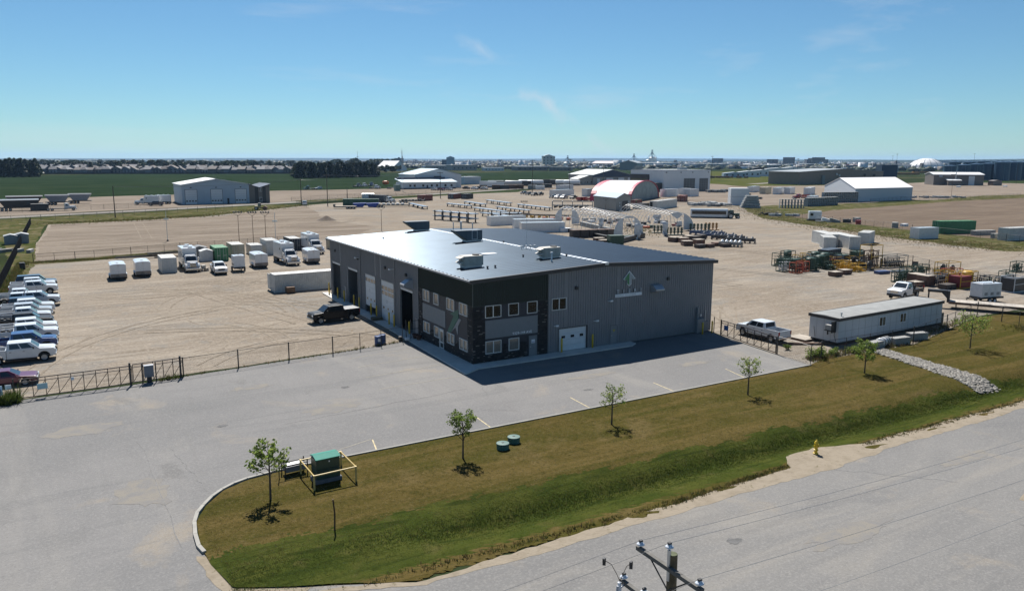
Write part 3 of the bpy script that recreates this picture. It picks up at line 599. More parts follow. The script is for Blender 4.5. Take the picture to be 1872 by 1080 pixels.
roof(-.38, BW/2, EH+.03, RH+.06, 'west slope of the ribbed metal roof'); roof(BW+.38, BW/2, EH+.03, RH+.06, 'east slope of the ribbed metal roof')
MB().prism([(BW/2-.32,RH+.07),(BW/2-.3,RH+.115),(BW/2,RH+.135),(BW/2+.3,RH+.115),(BW/2+.32,RH+.07)], 'y', -.4, BL+.4).build('ridge_cap', mat('ridge_cap_metal', (.66,.68,.7), .38, metal=.6, var=.08), bld)
w = MB(); sl_ = (RH-EH)/(BW/2)
for y0, y1 in ((-.40,-.17), (BL+.17, BL+.40)):
    w.prism([(-.42,EH-.31),(BW/2,RH-.28),(BW/2,RH+.09),(-.42,EH+.06)], 'y', y0, y1); w.prism([(BW/2,RH-.28),(BW+.42,EH-.31),(BW+.42,EH+.06),(BW/2,RH+.09)], 'y', y0+.003, y1-.003)
w.box(-.43, -.385, -.16, BL+.16, EH-.2, EH+.035); w.box(BW+.385, BW+.43, -.16, BL+.16, EH-.2, EH+.035); w.box(-.38, -.02, -.16, BL+.16, EH-.075, EH-.035)
w.build('fascia', TRIMD, bld)
g = MB(); g.box(-.56, -.435, -.3, BL+.3, EH-.13, EH+.03); g.build('gutter', mat('gutter_grey', (.30,.31,.33), .45, metal=.3), bld)
for y in (12.95, 19.9, 32.0): MB().box(-.12, -.04, y-.05, y+.05, .2, EH-.14).build('downpipe', mat('downpipe_grey', (.20,.205,.215), .5), bld)
MB().cbox((BW/2, -.43, RH-.02), (.5, .03, .22)).build('ridge_end_plate', GALV, bld)
MB().box(-.06, .0, -.06, .0, 5.7, EH-.32).build('corner_trim', mat('corner_trim', (.075,.09,.085), .5), bld); MB().box(BW-.05, BW+.04, -.05, .05, .1, EH-.25).build('corner_trim', GREY, bld); MB().box(8.4, 8.47, -.045, -.002, .15, EH-.0).build('corner_trim', GREEN_C, bld); MB().box(-.045, -.002, 12.93, 13.0, .15, EH-.2).build('corner_trim', GREY, bld)
# lamps, hoods, cameras
LAMP = mat('lamp_housing', (.045,.043,.042), .5)
for p in ((11.9,-.1,6.62), (24.17,-.1,6.67), (-.1,42.6,6.75), (-.1,32.8,6.7), (-.1,22.85,6.72), (-.1,16.3,6.68)):
    MB().cbox(p, (.30,.30,.34)).build('wall_lamp', LAMP, bld, bevel=.05)
HOODM = mat('exhaust_hood_metal', (.40,.42,.45), .4, metal=.5, var=.1)
h = MB(); h.prism([(0,6.15),(-.45,6.15),(-1.0,5.75),(-1.0,5.6),(0,5.25)], 'x', 21.75, 22.95); h.build('exhaust_hood', HOODM, bld)
h = MB(); h.prism([(0,6.35),(-.45,6.35),(-1.15,5.9),(-1.15,5.72),(0,5.3)], 'y', 14.4, 15.6); h.build('exhaust_hood', HOODM, bld)
def camera_(p, n): MB().cbox(p, (.34,.16,.16) if n == 'f' else (.16,.34,.16)).cyl((p[0]-(.12 if n == 'f' else 0), p[1]+(.0 if n == 'f' else .12), p[2]), (p[0]-.3 if n == 'f' else -.02, 0 if n == 'f' else p[1]+.3, p[2]-.05), .045, n=6).build('security_camera', WHT, bld, bevel=.03)
camera_((16.3,-.28,4.9), 'f'); camera_((14.5,-.28,2.95), 'f'); camera_((9.5,-.2,2.92), 'f'); camera_((-.7,32.1,6.9), 'l'); camera_((-.7,19.9,6.9), 'l')
MB().cyl((-.05,32.1,6.9), (-.7,32.1,6.9), .035, n=6).cyl((-.05,19.9,6.9), (-.7,19.9,6.9), .035, n=6).build('camera_arm', WHT, bld)
# arrow sign and lettering
LOGO_W = mat('logo_white', (.70,.73,.76), .5); LOGO_G = mat('logo_green', (.07,.22,.10), .45); LOGO_S = mat('logo_grey', (.34,.37,.39), .45)
A_ = [(18.71,7.92),(19.52,7.05),(19.28,6.93),(19.02,7.12),(19.02,6.52),(18.71,6.27)]
lo_ = thing('arrow_logo', None, None); lo_.parent = bld; lo_['label'] = 'green and grey arrow emblem with white outline'
mir = lambda P: [(2*18.71-x, z) for x, z in P][::-1]
MB().prism(A_ + mir(A_[1:-1]), 'y', -.14, -.06).build('logo_outline', LOGO_W, lo_)
def inset(P, k): cx, cz = 18.71+ (.18 if P[1][0] > 18.71 else -.18), 7.0; return [(cx+(x-cx)*k, cz+(z-cz)*k) for x, z in P]
MB().prism(inset(A_, .86), 'y', -.165, -.141).build('logo_half', LOGO_S, lo_); MB().prism(inset(mir(A_), .86), 'y', -.165, -.141).build('logo_half', LOGO_G, lo_)
DKL = mat('letter_dark_edge', (.05,.055,.06), .5)
for i, ch in enumerate('TIER1'):
    text_obj('sign_letter', ch, .56, LOGO_W, bld, (17.2+i*.78, -.13, 5.58), (R(90), 0, 0), .012, 'CENTER'); text_obj('sign_letter_edge', ch, .56, DKL, bld, (17.155+i*.78, -.085, 5.575), (R(90), 0, 0), .035, 'CENTER')
MB().box(16.92, 20.5, -.09, -.04, 5.18, 5.5).build('sign_strip', LOGO_W, bld)
text_obj('sign_lettering', 'ENERGY SOLUTIONS', .21, mat('sign_ink', (.22,.24,.27), .6), bld, (17.05, -.095, 5.265), (R(90), 0, 0), .002, space=1.42)
text_obj('street_number', '9329-144 AVE', .36, mat('number_white', (.85,.86,.88), .5), bld, (4.35, -.055, 2.55), (R(90), 0, 0), .012, space=1.06)
EMG = mat('emblem_green', (.035,.125,.095), .5); EMS = mat('emblem_grey', (.22,.235,.25), .5)
MB().prism([(3.1,4.95),(4.95,4.25),(4.12,4.14),(5.6,2.3),(4.9,2.3),(3.05,4.1)], 'x', -.05, -.003).build('arrow_emblem', EMG, bld, label='dark green half of the tilted arrow emblem')
MB().prism([(3.0,4.08),(2.45,4.05),(3.15,3.3),(3.2,2.35),(3.75,3.05),(4.82,2.3)], 'x', -.05, -.003).build('arrow_emblem', EMS, bld, label='grey half of the tilted arrow emblem')
# meter cabinet at the right corner
m = MB(); m.box(28.4, 29.5, -.55, -.045, .1, 1.75); m.box(29.6, 30.4, -.35, -.045, .2, 1.3); m.box(28.6,28.8,-.3,-.045,1.75,3.0)
mo = m.build('meter_cabinet', mat('cabinet_grey', (.20,.21,.22), .5), bld, bevel=.02); MB().cyl((29.0,-.35,2.0),(29.0,-.35,2.25),.12).cyl((29.9,-.2,1.3),(29.9,-.2,2.6),.05).build('pipe', mo and GALV, mo)
# rooftop plant
def rz_(x): return roofz(x)+.06
BEI = mat('beige_unit', (.42,.40,.355), .55, var=.12, scale=2); SLT = mat('slate_blue_unit', (.075,.095,.115), .45, var=.1)
def airhandler(x, y, lx, ly, h, m, hood, lab):
    u = thing('rooftop_unit', None, None, (x, y, rz_(x))); u.parent = bld; u['label'] = lab
    MB().box(-lx/2+.1, lx/2-.1, -ly/2+.1, ly/2-.1, -.15, .26).build('curb', GALV, u)
    MB().box(-lx/2, lx/2, -ly/2, ly/2, .26, .26+h).build('housing', m, u, bevel=.02, seg=1)
    if hood:   # long sloping intake hood towards -x
        k = MB(); k.prism([(-lx/2,.26+h),(-lx/2-1.55,.26+h),(-lx/2-1.55,.12+h),(-lx/2,.32)], 'y', -ly/2+.03, ly/2-.03); k.build('intake_hood', m, u)
        k = MB(); k.add([(-lx/2-.03,-ly/2+.06,.30),(-lx/2-1.57,-ly/2+.06,.10+h),(-lx/2-1.57,ly/2-.06,.10+h),(-lx/2-.03,ly/2-.06,.30)], [(0,1,2,3)]); k.build('filter_screen', mat('filter_tan', (.30,.26,.2), .8), u)
        MB().box(-.35,.35,-ly/2-.02,-ly/2-.002,.4,.2+h).build('access_door', m, u)
        if hood == 2:
            k = MB(); t = .05; y0, y1 = -ly/2-.05, -ly/2-.022
            for b in ((-.4,-.4+t,.36,.24+h),(.4-t,.4,.36,.24+h),(-.4+t,.4-t,.36,.36+t),(-.4+t,.4-t,.24+h-t,.24+h)): k.box(b[0], b[1], y0, y1, b[2], b[3])
            k.build('door_outline', WHT, u)
    else:
        k = MB(); k.prism([(-lx/2,.26+h*.95),(-lx/2-.5,.26+h*.8),(-lx/2,.26+h*.55)], 'y', -ly/2+.1, ly/2-.1); k.prism([(-lx/2,.26+h*.5),(-lx/2-.5,.26+h*.35),(-lx/2,.3)], 'y', -ly/2+.1, ly/2-.1); k.build('intake_hood', BEI, u)
        k = MB()
        for i in range(3): k.box(-lx/2+.1+i*(lx-.2)/3, -lx/2+.06+(i+1)*(lx-.2)/3, -ly/2-.02, -ly/2-.002, .34, .18+h)
        k.build('panel', m, u); MB().cyl((lx*.25,0,.26+h),(lx*.25,0,.38+h),.38,n=14).build('fan_guard', DSTEEL, u)
airhandler(*(13.40,43.11), 2.2, 1.5, 1.25, SLT, 1, 'slate blue rooftop air handler with long intake hood, rearmost on roof')
airhandler(*(13.27,26.06), 2.3, 1.6, 1.3, SLT, 2, 'slate blue air handler with white door outline')
airhandler(*(3.34,6.84), 2.2, 1.3, 1.0, BEI, 0, 'beige packaged unit nearest the eave corner')
airhandler(*(12.79,6.47), 2.1, 1.3, 1.0, BEI, 0, 'beige packaged unit close to the ridge')
def pipe_(name, p, h, r, m=GALV, cap=True):
    x, y = p; z = rz_(x)-.1; k = MB().cyl((x,y,z),(x,y,z+h),r,n=8)
    if cap: k.cyl((x,y,z+h),(x,y,z+h+.1),r*1.8,r*1.2,n=8)
    k.cyl((x,y,z),(x,y,z+.16),r*2.2,r*1.3,n=8); return k.build(name, m, bld)
pipe_('vent_pipe', (11.47,4.00), 1.1, .09, WHT); pipe_('vent_pipe', (17.70,40.83), 1.3, .07, GALV); pipe_('vent_pipe', (18.68,40.21), 1.5, .14, GALV); pipe_('vent_pipe', (21.07,41.08), 1.2, .08, GALV)
for q in ((5.08,4.81), (4.17,4.78), (15.62,21.72), (14.96,6.35), (11.07,9.21), (5.15,37.22)): pipe_('roof_vent', q, .3, .08, TRIMD)
x, y = (15.06,15.09); k = MB().cyl((x,y,rz_(x)-.1),(x,y,rz_(x)+3.6),.022,n=5)
for a in range(3): k.cyl((x,y,rz_(x)+.9),(x+.5*math.cos(a*2.1),y+.5*math.sin(a*2.1),rz_(x)-.08),.018,n=5)
k.build('antenna', GALV, bld)
x, y = (14.87,14.38); k = MB(); k.cyl((x-.9,y,rz_(x)+.35),(x+.9,y,rz_(x)+.35),.05,n=6)
for d in (-.9,-.3,.3,.9): k.cyl((x+d,y,rz_(x)-.1),(x+d,y,rz_(x)+.35),.04,n=6); k.cbox((x+d,y,rz_(x)+.4),(.22,.2,.16))
k.build('pipe_support', GALV, bld); x, y = (9.12,13.70); MB().box(x-.9,x+.9,y-.5,y+.5,rz_(x)-.1,rz_(x)+.16).build('roof_hatch', WHT, bld, bevel=.03)

# yellow bollards on the apron
bol = thing('bollard', 'x', 'bollard'); MB().lathe([(0,0),(.085,0),(.085,1.12),(.075,1.18),(.04,1.21),(0,1.22)], n=10).build('post', YEL, bol, smooth=True)
BP = [(-.32,15.1,1.2,'nearest the office, beside the open doorway'), (-.45,19.4,1.2,'at the far jamb of the open doorway nearest the office'), (-.45,21.0,1.2,'at the office side of the door numbered 2'), (-.4,25.4,1.25,'at the far side of the door numbered 2'), (-.4,27.4,1.25,'by the mat crate, at the raised door numbered 1'), (-.4,31.9,1.3,'at the far side of the raised door numbered 1'), (-.4,34.0,1.3,'right of the second doorway from the rear'), (-.45,38.0,1.3,'left of the second doorway from the rear'), (-.45,40.9,1.3,'right of the rearmost doorway'), (-.4,45.2,1.35,'at the rear corner of the shop')]
for i, (x, y, s, lb) in enumerate(BP):
    o = bol if i == 0 else copy_tree(bol); o.location = (x, y, .15); o.scale = (1.15, 1.15, s); o['label'] = 'yellow steel bollard '+lb; o['group'] = 'bollards along the shop'
for x, lb in ((10.02,'left of low front door'), (13.9,'right of low front door')):
    o = copy_tree(bol, (x, -.32, .15), label='yellow bollard in shade '+lb); o.scale = (1.15, 1.15, 1.2)
for x, lb in ((28.9,'in front of meter cabinet, left one'), (30.35,'at the shop corner by the gate')):
    o = copy_tree(bol, (x, -.9, .03), label='yellow bollard '+lb); o.scale = (1.1, 1.1, 1.15)

# ================================================================ vehicles
def car_paint(n, c, r=.28): return mat(n, c, r, var=.03, coat=.6)
P_WHITE = mat('paint_white', (.62,.63,.64), .28, var=.07, scale=1.6, coat=.6); P_SILVER = car_paint('paint_silver', (.42,.43,.44)); P_BLACK = mat('paint_black', (.006,.007,.009), .4, var=.03, coat=.08, spec=.3); P_NAVY = car_paint('paint_navy', (.018,.026,.05))
P_BLUE = car_paint('paint_blue', (.012,.045,.16)); P_MAROON = car_paint('paint_maroon', (.11,.012,.04)); P_GREY = car_paint('paint_grey', (.11,.115,.12)); P_RED = car_paint('paint_red', (.30,.02,.02)); P_GREEN = car_paint('paint_green', (.03,.10,.05))
CARGLASS = mat('car_glass', (.020,.026,.032), .05, var=.1, spec=.8); TYRE = mat('tyre_rubber', (.016,.016,.017), .85, var=.2, scale=8); RIM = mat('wheel_rim', (.35,.36,.37), .35, metal=.7, var=.1)
CHROME = mat('bright_metal', (.55,.56,.57), .22, metal=.9, var=.05); HEADL = mat('headlight_lens', (.62,.64,.66), .12, var=.05, spec=.8); TAILL = mat('tail_light_red', (.35,.015,.012), .25, var=.05); PLASTIC = mat('black_plastic', (.022,.022,.023), .6, var=.1)
_wheel = {}
def wheel(parent, x, y, r, w, dual=False, name='wheel', rim=None):
    k = (round(r, 2), round(w, 2))
    if k not in _wheel:
        t = MB().lathe([(r*.62,-w/2),(r*.92,-w/2),(r,-w*.36),(r,w*.36),(r*.92,w/2),(r*.62,w/2)], n=20, ax='y').build('wheel', TYRE, smooth=False)
        m = MB(); m.lathe([(0,-w*.40),(r*.2,-w*.46),(r*.22,-w*.36),(r*.5,-w*.34),(r*.62,-w*.45),(r*.64,-w*.5),(r*.64,w*.5),(r*.62,w*.45),(r*.5,w*.34),(r*.22,w*.36),(r*.2,w*.46),(0,w*.40)], n=16, ax='y')
        q = m.build('rim', RIM); _wheel[k] = (t.data, q.data); bpy.data.objects.remove(t); bpy.data.objects.remove(q)
    o = link(name, _wheel[k][0], parent); o.location = (x, y, r); q = link('rim', _wheel[k][1], o)
    if rim: q.material_slots[0].link = 'OBJECT'; q.material_slots[0].material = rim
    return o
def archpts(cx, r, zc, n=7): return [(cx-r*math.cos(math.pi*i/(n-1)), zc+r*math.sin(math.pi*i/(n-1))) for i in range(n)]
def glass_house(root, b, t, paint, wins, name='cabin', bev=.06, rear=True, gl=CARGLASS):
    """tapered cabin with its panes; b,t: (x_rear, x_front, half width, z)"""
    c = MB().frust((b[0], b[1], -b[2], b[2], b[3]), (t[0], t[1], -t[2], t[2], t[3])).build(name, paint, root, bevel=bev)
    F = lambda x, y, z: (x, y, z)
    fr = [F(b[1],b[2],b[3]), F(b[1],-b[2],b[3]), F(t[1],-t[2],t[3]), F(t[1],t[2],t[3])]
    MB().slab(fr[1::-1]+fr[:1:-1] if False else [fr[1],fr[0],fr[3],fr[2]], .02, (.07,.93), (.10,.90)).build('windscreen', gl, c)
    if rear: MB().slab([F(b[0],b[2],b[3]), F(b[0],-b[2],b[3]), F(t[0],-t[2],t[3]), F(t[0],t[2],t[3])], .02, (.10,.90), (.2,.88)).build('rear_window', gl, c)
    for s in (1, -1):
        q = [F(b[1],b[2],b[3]), F(b[0],b[2],b[3]), F(t[0],t[2],t[3]), F(t[1],t[2],t[3])] if s > 0 else [F(b[0],-b[2],b[3]), F(b[1],-b[2],b[3]), F(t[1],-t[2],t[3]), F(t[0],-t[2],t[3])]
        for u0, u1 in wins:
            MB().slab(q, .02, (u0, u1) if s > 0 else (1-u1, 1-u0), (.14,.86)).build('side_window', gl, c)
    return c
def lights_bumpers(root, xf, xr, hw, zb, zh, ztail=None, chrome=True, grille=(.25,.5), paint=None):
    MB().box(xf-.08, xf+.06, -hw*.97, hw*.97, zb, zb+.26).build('bumper', CHROME if chrome else PLASTIC, root, bevel=.04)
    MB().box(xr-.06, xr+.06, -hw*.95, hw*.95, zb+.02, zb+.24).build('bumper', CHROME if chrome else PLASTIC, root, bevel=.04)
    MB().box(xf-.02, xf+.035, -hw*.52, hw*.52, zh-.38, zh-.04).build('grille', PLASTIC if chrome else CHROME, root, bevel=.02, seg=1)
    zt = ztail or zh
    for s in (1, -1):
        MB().box(xf-.1, xf+.03, s*hw*.60, s*hw*.96, zh-.30, zh-.08).build('headlight', HEADL, root, bevel=.02, seg=1)
        MB().box(xr-.03, xr+.08, s*hw*.86, s*hw*1.005, zt-.42, zt-.02).build('tail_light', TAILL, root, bevel=.015, seg=1)
def mirrors(root, x, hw, z, m=PLASTIC, k=1.0):
    for s in (1, -1): MB().box(x-.07, x+.05, s*hw, s*(hw+.22*k), z, z+.22*k).build('mirror', m, root, bevel=.03, seg=1)
def pickup(label, paint, cab='crew', bed=1.7, group=None, cover=None, chrome=True, rack=False, name='pickup_truck'):
    root = thing(name, label, 'pickup truck', group=group)
    cl = {'crew': 2.55, 'ext': 2.15, 'single': 1.55}[cab]; nose = 1.50; L = nose+cl+bed; xf = L/2; wb = xf-nose; cr = wb-cl; xr = -L/2; hw = .99
    ax, rx = xf-.98, cr-bed*.42-.05
    if bed > 2.2: rx = cr-bed*.45
    pr = [(xf-.02,.66),(xf,1.0),(xf-.04,1.20),(xf-.18,1.29),(wb,1.38),(cr,1.40),(cr,.54)] + [(p[0], p[1]) for p in archpts(ax, .53, .50)] + [(xf-.04,.54)]
    MB().prism(pr, 'y', -hw, hw).build('body', paint, root, bevel=.05)
    MB().prism([(xf-.3,1.26),(xf-.35,1.34),(wb+.1,1.42),(wb+.02,1.35)], 'y', -.62, .62).build('hood', paint, root, bevel=.02, seg=1)
    bs = MB()
    for s in (1, -1):
        sp = [(cr-.03,.56),(cr-.03,1.41),(xr+.02,1.43),(xr,.62)] + [(p[0], p[1]) for p in archpts(rx, .53, .50)]
        bs.prism(sp, 'y', s*(hw-.10), s*hw)
    bs.box(xr, xr+.07, -hw+.10, hw-.10, .66, 1.42); bs.box(cr-.1, cr-.03, -hw+.1, hw-.1, .6, 1.39)
    bs.build('bed', paint, root); MB().box(xr+.07, cr-.1, -hw+.1, hw-.1, .66, .74).build('bed_liner', PLASTIC, root)
    MB().box(xr+.1, xf-.3, -.45, .45, .36, .6).build('chassis', PLASTIC, root)
    wins = {'crew': [(.16,.52),(.56,.90)], 'ext': [(.20,.62),(.66,.90)], 'single': [(.26,.86)]}[cab]
    glass_house(root, (cr+.0, wb+.20, .965, 1.37), (cr+.10, wb-.58, .82, 2.03), paint, wins)
    nd = {'crew': 2, 'ext': 2, 'single': 1}[cab]
    for s in (1, -1):
        for i in range(nd):
            x1 = wb-.22-i*(cl-.35)/nd; x0 = x1-(cl-.35)/nd+.03; x0 = max(x0, rx+.60 if i else x0)
            dr = MB().box(x0, x1, s*(hw-.03), s*(hw+.007), .64, 1.335).build('door', paint, root, bevel=.012, seg=1); MB().box(x0+.08, x0+.26, s*(hw+.007), s*(hw+.03), 1.17, 1.21).build('handle', PLASTIC, dr)
        MB().box(rx+.6, ax-.6, s*(hw-.12), s*(hw+.05), .40, .47).build('side_step', PLASTIC, root)
    lights_bumpers(root, xf, xr, hw, .48, 1.24, 1.38, chrome); mirrors(root, wb-.30, hw, 1.38)
    for x in (ax, rx):
        for s in (1, -1): wheel(root, x, s*(hw-.15), .43, .28)
    if cover == 'flat': MB().box(xr+.02, cr-.04, -hw+.03, hw-.03, 1.435, 1.50).build('bed_cover', mat('bed_cover_grey', (.30,.31,.32), .35, metal=.4), root, bevel=.03)
    if cover == 'cap':
        glass_house(root, (xr+.02, cr-.02, hw-.04, 1.44), (xr+.2, cr-.03, .78, 2.0), paint, [(.08,.92)], name='canopy', rear=True)
    if cover == 'load':
        k = MB(); rq = random.Random(len(label))
        for i in range(5): k.cbox((cr-.35-i*bed*.17, rq.uniform(-.5,.5), 1.0+rq.random()*.3), (.32,.5,.5), rq.random())
        k.build('tool_boxes', DSTEEL, root, bevel=.02, seg=1)
        k = MB(); k.tube([(xr+.2,.6,1.33),(xr+.2,.6,1.75),(cr+1.2,.6,1.98)], .035); k.tube([(xr+.2,-.6,1.33),(xr+.2,-.6,1.75),(cr+1.2,-.6,1.98)], .035); k.cyl((xr+.2,-.6,1.75),(xr+.2,.6,1.75),.035); k.build('ladder_rack', DSTEEL, root)
    if rack: k = MB(); [k.cyl((x,-.7,2.06),(x,.7,2.06),.03,n=6) for x in (cr+.4, wb-1.1)]; k.build('roof_rack', DSTEEL, root)
    return root
def suv(label, paint, L=4.9, zr=1.82, sedan=False, name='suv', cat='suv', group=None, tall=0):
    root = thing(name, label, cat, group=group); hw = .95; xf, xr = L/2, -L/2; z0 = .42 if not sedan else .32; zb = 1.08 if not sedan else .92; ax, rx = xf-.95, xr+.95; r = .37 if not sedan else .33
    zh = zb-.10
    pr = [(xf,z0+.1),(xf+.02,zh-.2),(xf-.12,zh),(xf-1.25,zb),(xr+.05,zb+.02),(xr,z0+.3),(xr+.1,z0)] + archpts(rx, r+.08, r+.04) + archpts(ax, r+.08, r+.04)
    MB().prism(pr, 'y', -hw, hw).build('body', paint, root, bevel=.07)
    if sedan: glass_house(root, (xr+.75, xf-1.25, .88, zb-.02), (xr+1.45, xf-2.1, .66, zr), paint, [(.2,.52),(.56,.84)])
    else: glass_house(root, (xr+.08, xf-1.2, .90, zb-.02), (xr+.35, xf-1.95, .72, zr), paint, [(.16,.42),(.45,.68),(.71,.93)])
    lights_bumpers(root, xf, xr, hw, z0, zh, zb, chrome=False); mirrors(root, xf-1.55, hw, zb, k=.8, m=paint)
    for x in (ax, rx):
        for s in (1, -1): wheel(root, x, s*(hw-.13), r, .23)
    return root
def rig_truck(label, paint, body_len=5.6, group=None, body_h=2.9, name='box_truck', box=None):
    """long-nosed truck with a tall workshop box; front towards +x"""
    root = thing(name, label, 'truck', group=group); xf = 4.9; hw = 1.22
    MB().box(-4.7, xf-.4, -.45, .45, .62, .95).build('chassis', PLASTIC, root)
    h = MB().frust((2.65, xf-.1, -.98, .98, .95), (2.65, xf-.35, -.80, .80, 1.85)); hood = h.build('hood', paint, root, bevel=.09)
    for s in (1, -1):
        MB().prism([(x_, z_) for x_, z_ in archpts(3.85, .68, .62, 9)] + [(4.6,.72),(4.55,1.15),(4.2,1.42),(3.4,1.42),(3.1,1.2),(3.05,.7)][0:0] + [(4.62,.62),(4.62,1.1),(4.25,1.46),(3.4,1.46),(3.08,1.15),(3.08,.62)], 'y', s*.86, s*1.2).build('fender', paint, root, bevel=.04)
    cabin = glass_house(root, (1.15, 2.75, 1.05, 1.75), (1.2, 2.35, .95, 2.65), paint, [(.34,.86)], rear=False)
    MB().box(1.15, 2.75, -1.06, 1.06, .85, 1.78).build('cab', paint, root, bevel=.06)
    MB().box(xf-.25, xf+.12, -1.2, 1.2, .42, .86).build('bumper', CHROME, root, bevel=.07)
    MB().box(xf-.2, xf-.03, -.52, .52, .98, 1.72).build('grille', CHROME, root, bevel=.05)
    g = MB(); [g.box(xf-.03, xf+.0, -.46, .46, 1.04+i*.085, 1.075+i*.085) for i in range(8)]; g.build('grille_bars', PLASTIC, root)
    for s in (1, -1):
        MB().box(xf-.55, xf-.18, s*.62, s*1.08, 1.02, 1.30).build('headlight', HEADL, root, bevel=.04)
        MB().cyl((1.0, s*1.1, .9), (1.0, s*1.1, 3.1), .075, n=8).build('exhaust_stack', CHROME, root)
        MB().cyl((1.9, s*.95, .72), (.9, s*.95, .72), .30, n=12).build('fuel_tank', CHROME, root)
        MB().box(2.2, 2.32, s*1.12, s*1.42, 1.75, 2.35).build('mirror', CHROME, root, bevel=.03)
        MB().cbox((2.25, s*.55, 2.74), (.18,.12,.12)).build('roof_lamp', HEADL, root)
    MB().prism([(1.2,2.64),(2.2,2.66),(2.05,2.80),(1.2,2.86)], 'y', -.8, .8).build('sun_visor', paint, root, bevel=.04)
    bx = MB().box(.8-body_len, .8, -hw, hw, .98, .98+body_h).build('workshop_box', box or P_WHITE, root, bevel=.06)
    for i in range(4):
        for s in (1, -1): MB().box(.65-(i+1)*body_len/4.2, .55-i*body_len/4.2, s*hw, s*(hw+.02), 1.05, 1.75 if i != 2 else 2.9).build('locker_door', box or P_WHITE, bx, bevel=.01, seg=1)
    for s in (1, -1): MB().box(-.3, .2, s*hw, s*(hw+.015), 2.6, 3.0).build('window', CARGLASS, bx)
    for i in range(3): MB().cbox((.1-i*body_len*.36, .25*(-1)**i, 1.10+body_h), (.75,.7,.26)).build('roof_unit', P_WHITE, bx, bevel=.04)
    MB().box(.8-body_len, .8, -hw, hw, .80, .97).build('skirt', PLASTIC, root)
    for s in (1, -1):
        wheel(root, 3.85, s*1.02, .52, .30)
        for x in (.4-body_len*.62, .4-body_len*.62-1.35): wheel(root, x, s*.95, .52, .56)
    return root
def cargo_trailer(label, L=5.0, W=2.3, H=2.15, group=None, m=None, name='cargo_trailer', m2=None):
    """enclosed white trailer, hitch towards +x"""
    root = thing(name, label, 'trailer', group=group); m = m or P_WHITE
    pr = [(-W/2,.5),(W/2,.5),(W/2,.5+H-.16),(W/2-.3,.5+H-.03),(0,.5+H+.03),(-W/2+.3,.5+H-.03),(-W/2,.5+H-.16)]
    b = MB().prism(pr, 'x', -L/2, L/2).build('body', m, root, bevel=.04)
    MB().box(L/2-.02, L/2+.025, -W/2-.01, W/2+.01, .5, 1.05).build('stone_guard', mat('dirty_guard', (.22,.19,.165), .5, metal=.3, var=.35, scale=2), b)
    t = MB()
    for s in (1, -1): t.box(-L/2, L/2, s*W/2, s*(W/2+.02), .46, .54); t.box(-L/2+.2, L/2-.2, s*W/2, s*(W/2+.012), .5+H-.2, .5+H-.16)
    t.build('trim_rail', GALV, b); MB().box(L/2, L/2+.02, -.02, .02, 1.06, .5+H-.1).build('seam', GALV, b)
    for s in (1, -1):
        MB().prism([(-.95,.62),(-.85,.86),(.85,.86),(.95,.62)], 'y', s*(W/2), s*(W/2+.2)).build('fender', GALV, root)
        for x in (-.42, .42): wheel(root, x, s*(W/2+.09), .34, .2)
    MB().box(L/2-1.6, L/2-.8, -W/2-.018, -W/2, .65, 2.4).build('side_door', m, b, bevel=.01, seg=1)
    f = MB()
    for s in (1, -1): f.tube([(L/2-.1,s*.85,.45),(L/2+1.15,.0,.45)], .05)
    f.box(-L/2, L/2, -W/2+.1, W/2-.1, .38, .5); f.cyl((L/2+.95,0,.05),(L/2+.95,0,.75),.04); f.build('tongue', PLASTIC, root)
    MB().cbox((L*.1,0,.5+H+.08),(.35,.35,.1)).build('roof_vent', GALV, b); MB().cbox((L/2+.03,0,.5+H-.3),(.05,.1,.08)).build('marker_lamp', mat('amber', (.5,.2,.02), .4), b)
    return root
CONT_W = mat('container_white', (.52,.515,.49), .55, var=.12, scale=.8, bump=.05); CONT_G = mat('container_green', (.035,.17,.075), .5, var=.15, scale=.8); CONT_B = mat('container_beige', (.40,.36,.27), .55, var=.15, scale=.8); CONT_R = mat('container_red', (.17,.045,.035), .55, var=.15, scale=.8)
CONT_K = mat('container_dark', (.045,.055,.07), .55, var=.15, scale=.8); CONT_GT = mat('container_green_top', (.10,.28,.14), .55, var=.2, scale=.8)
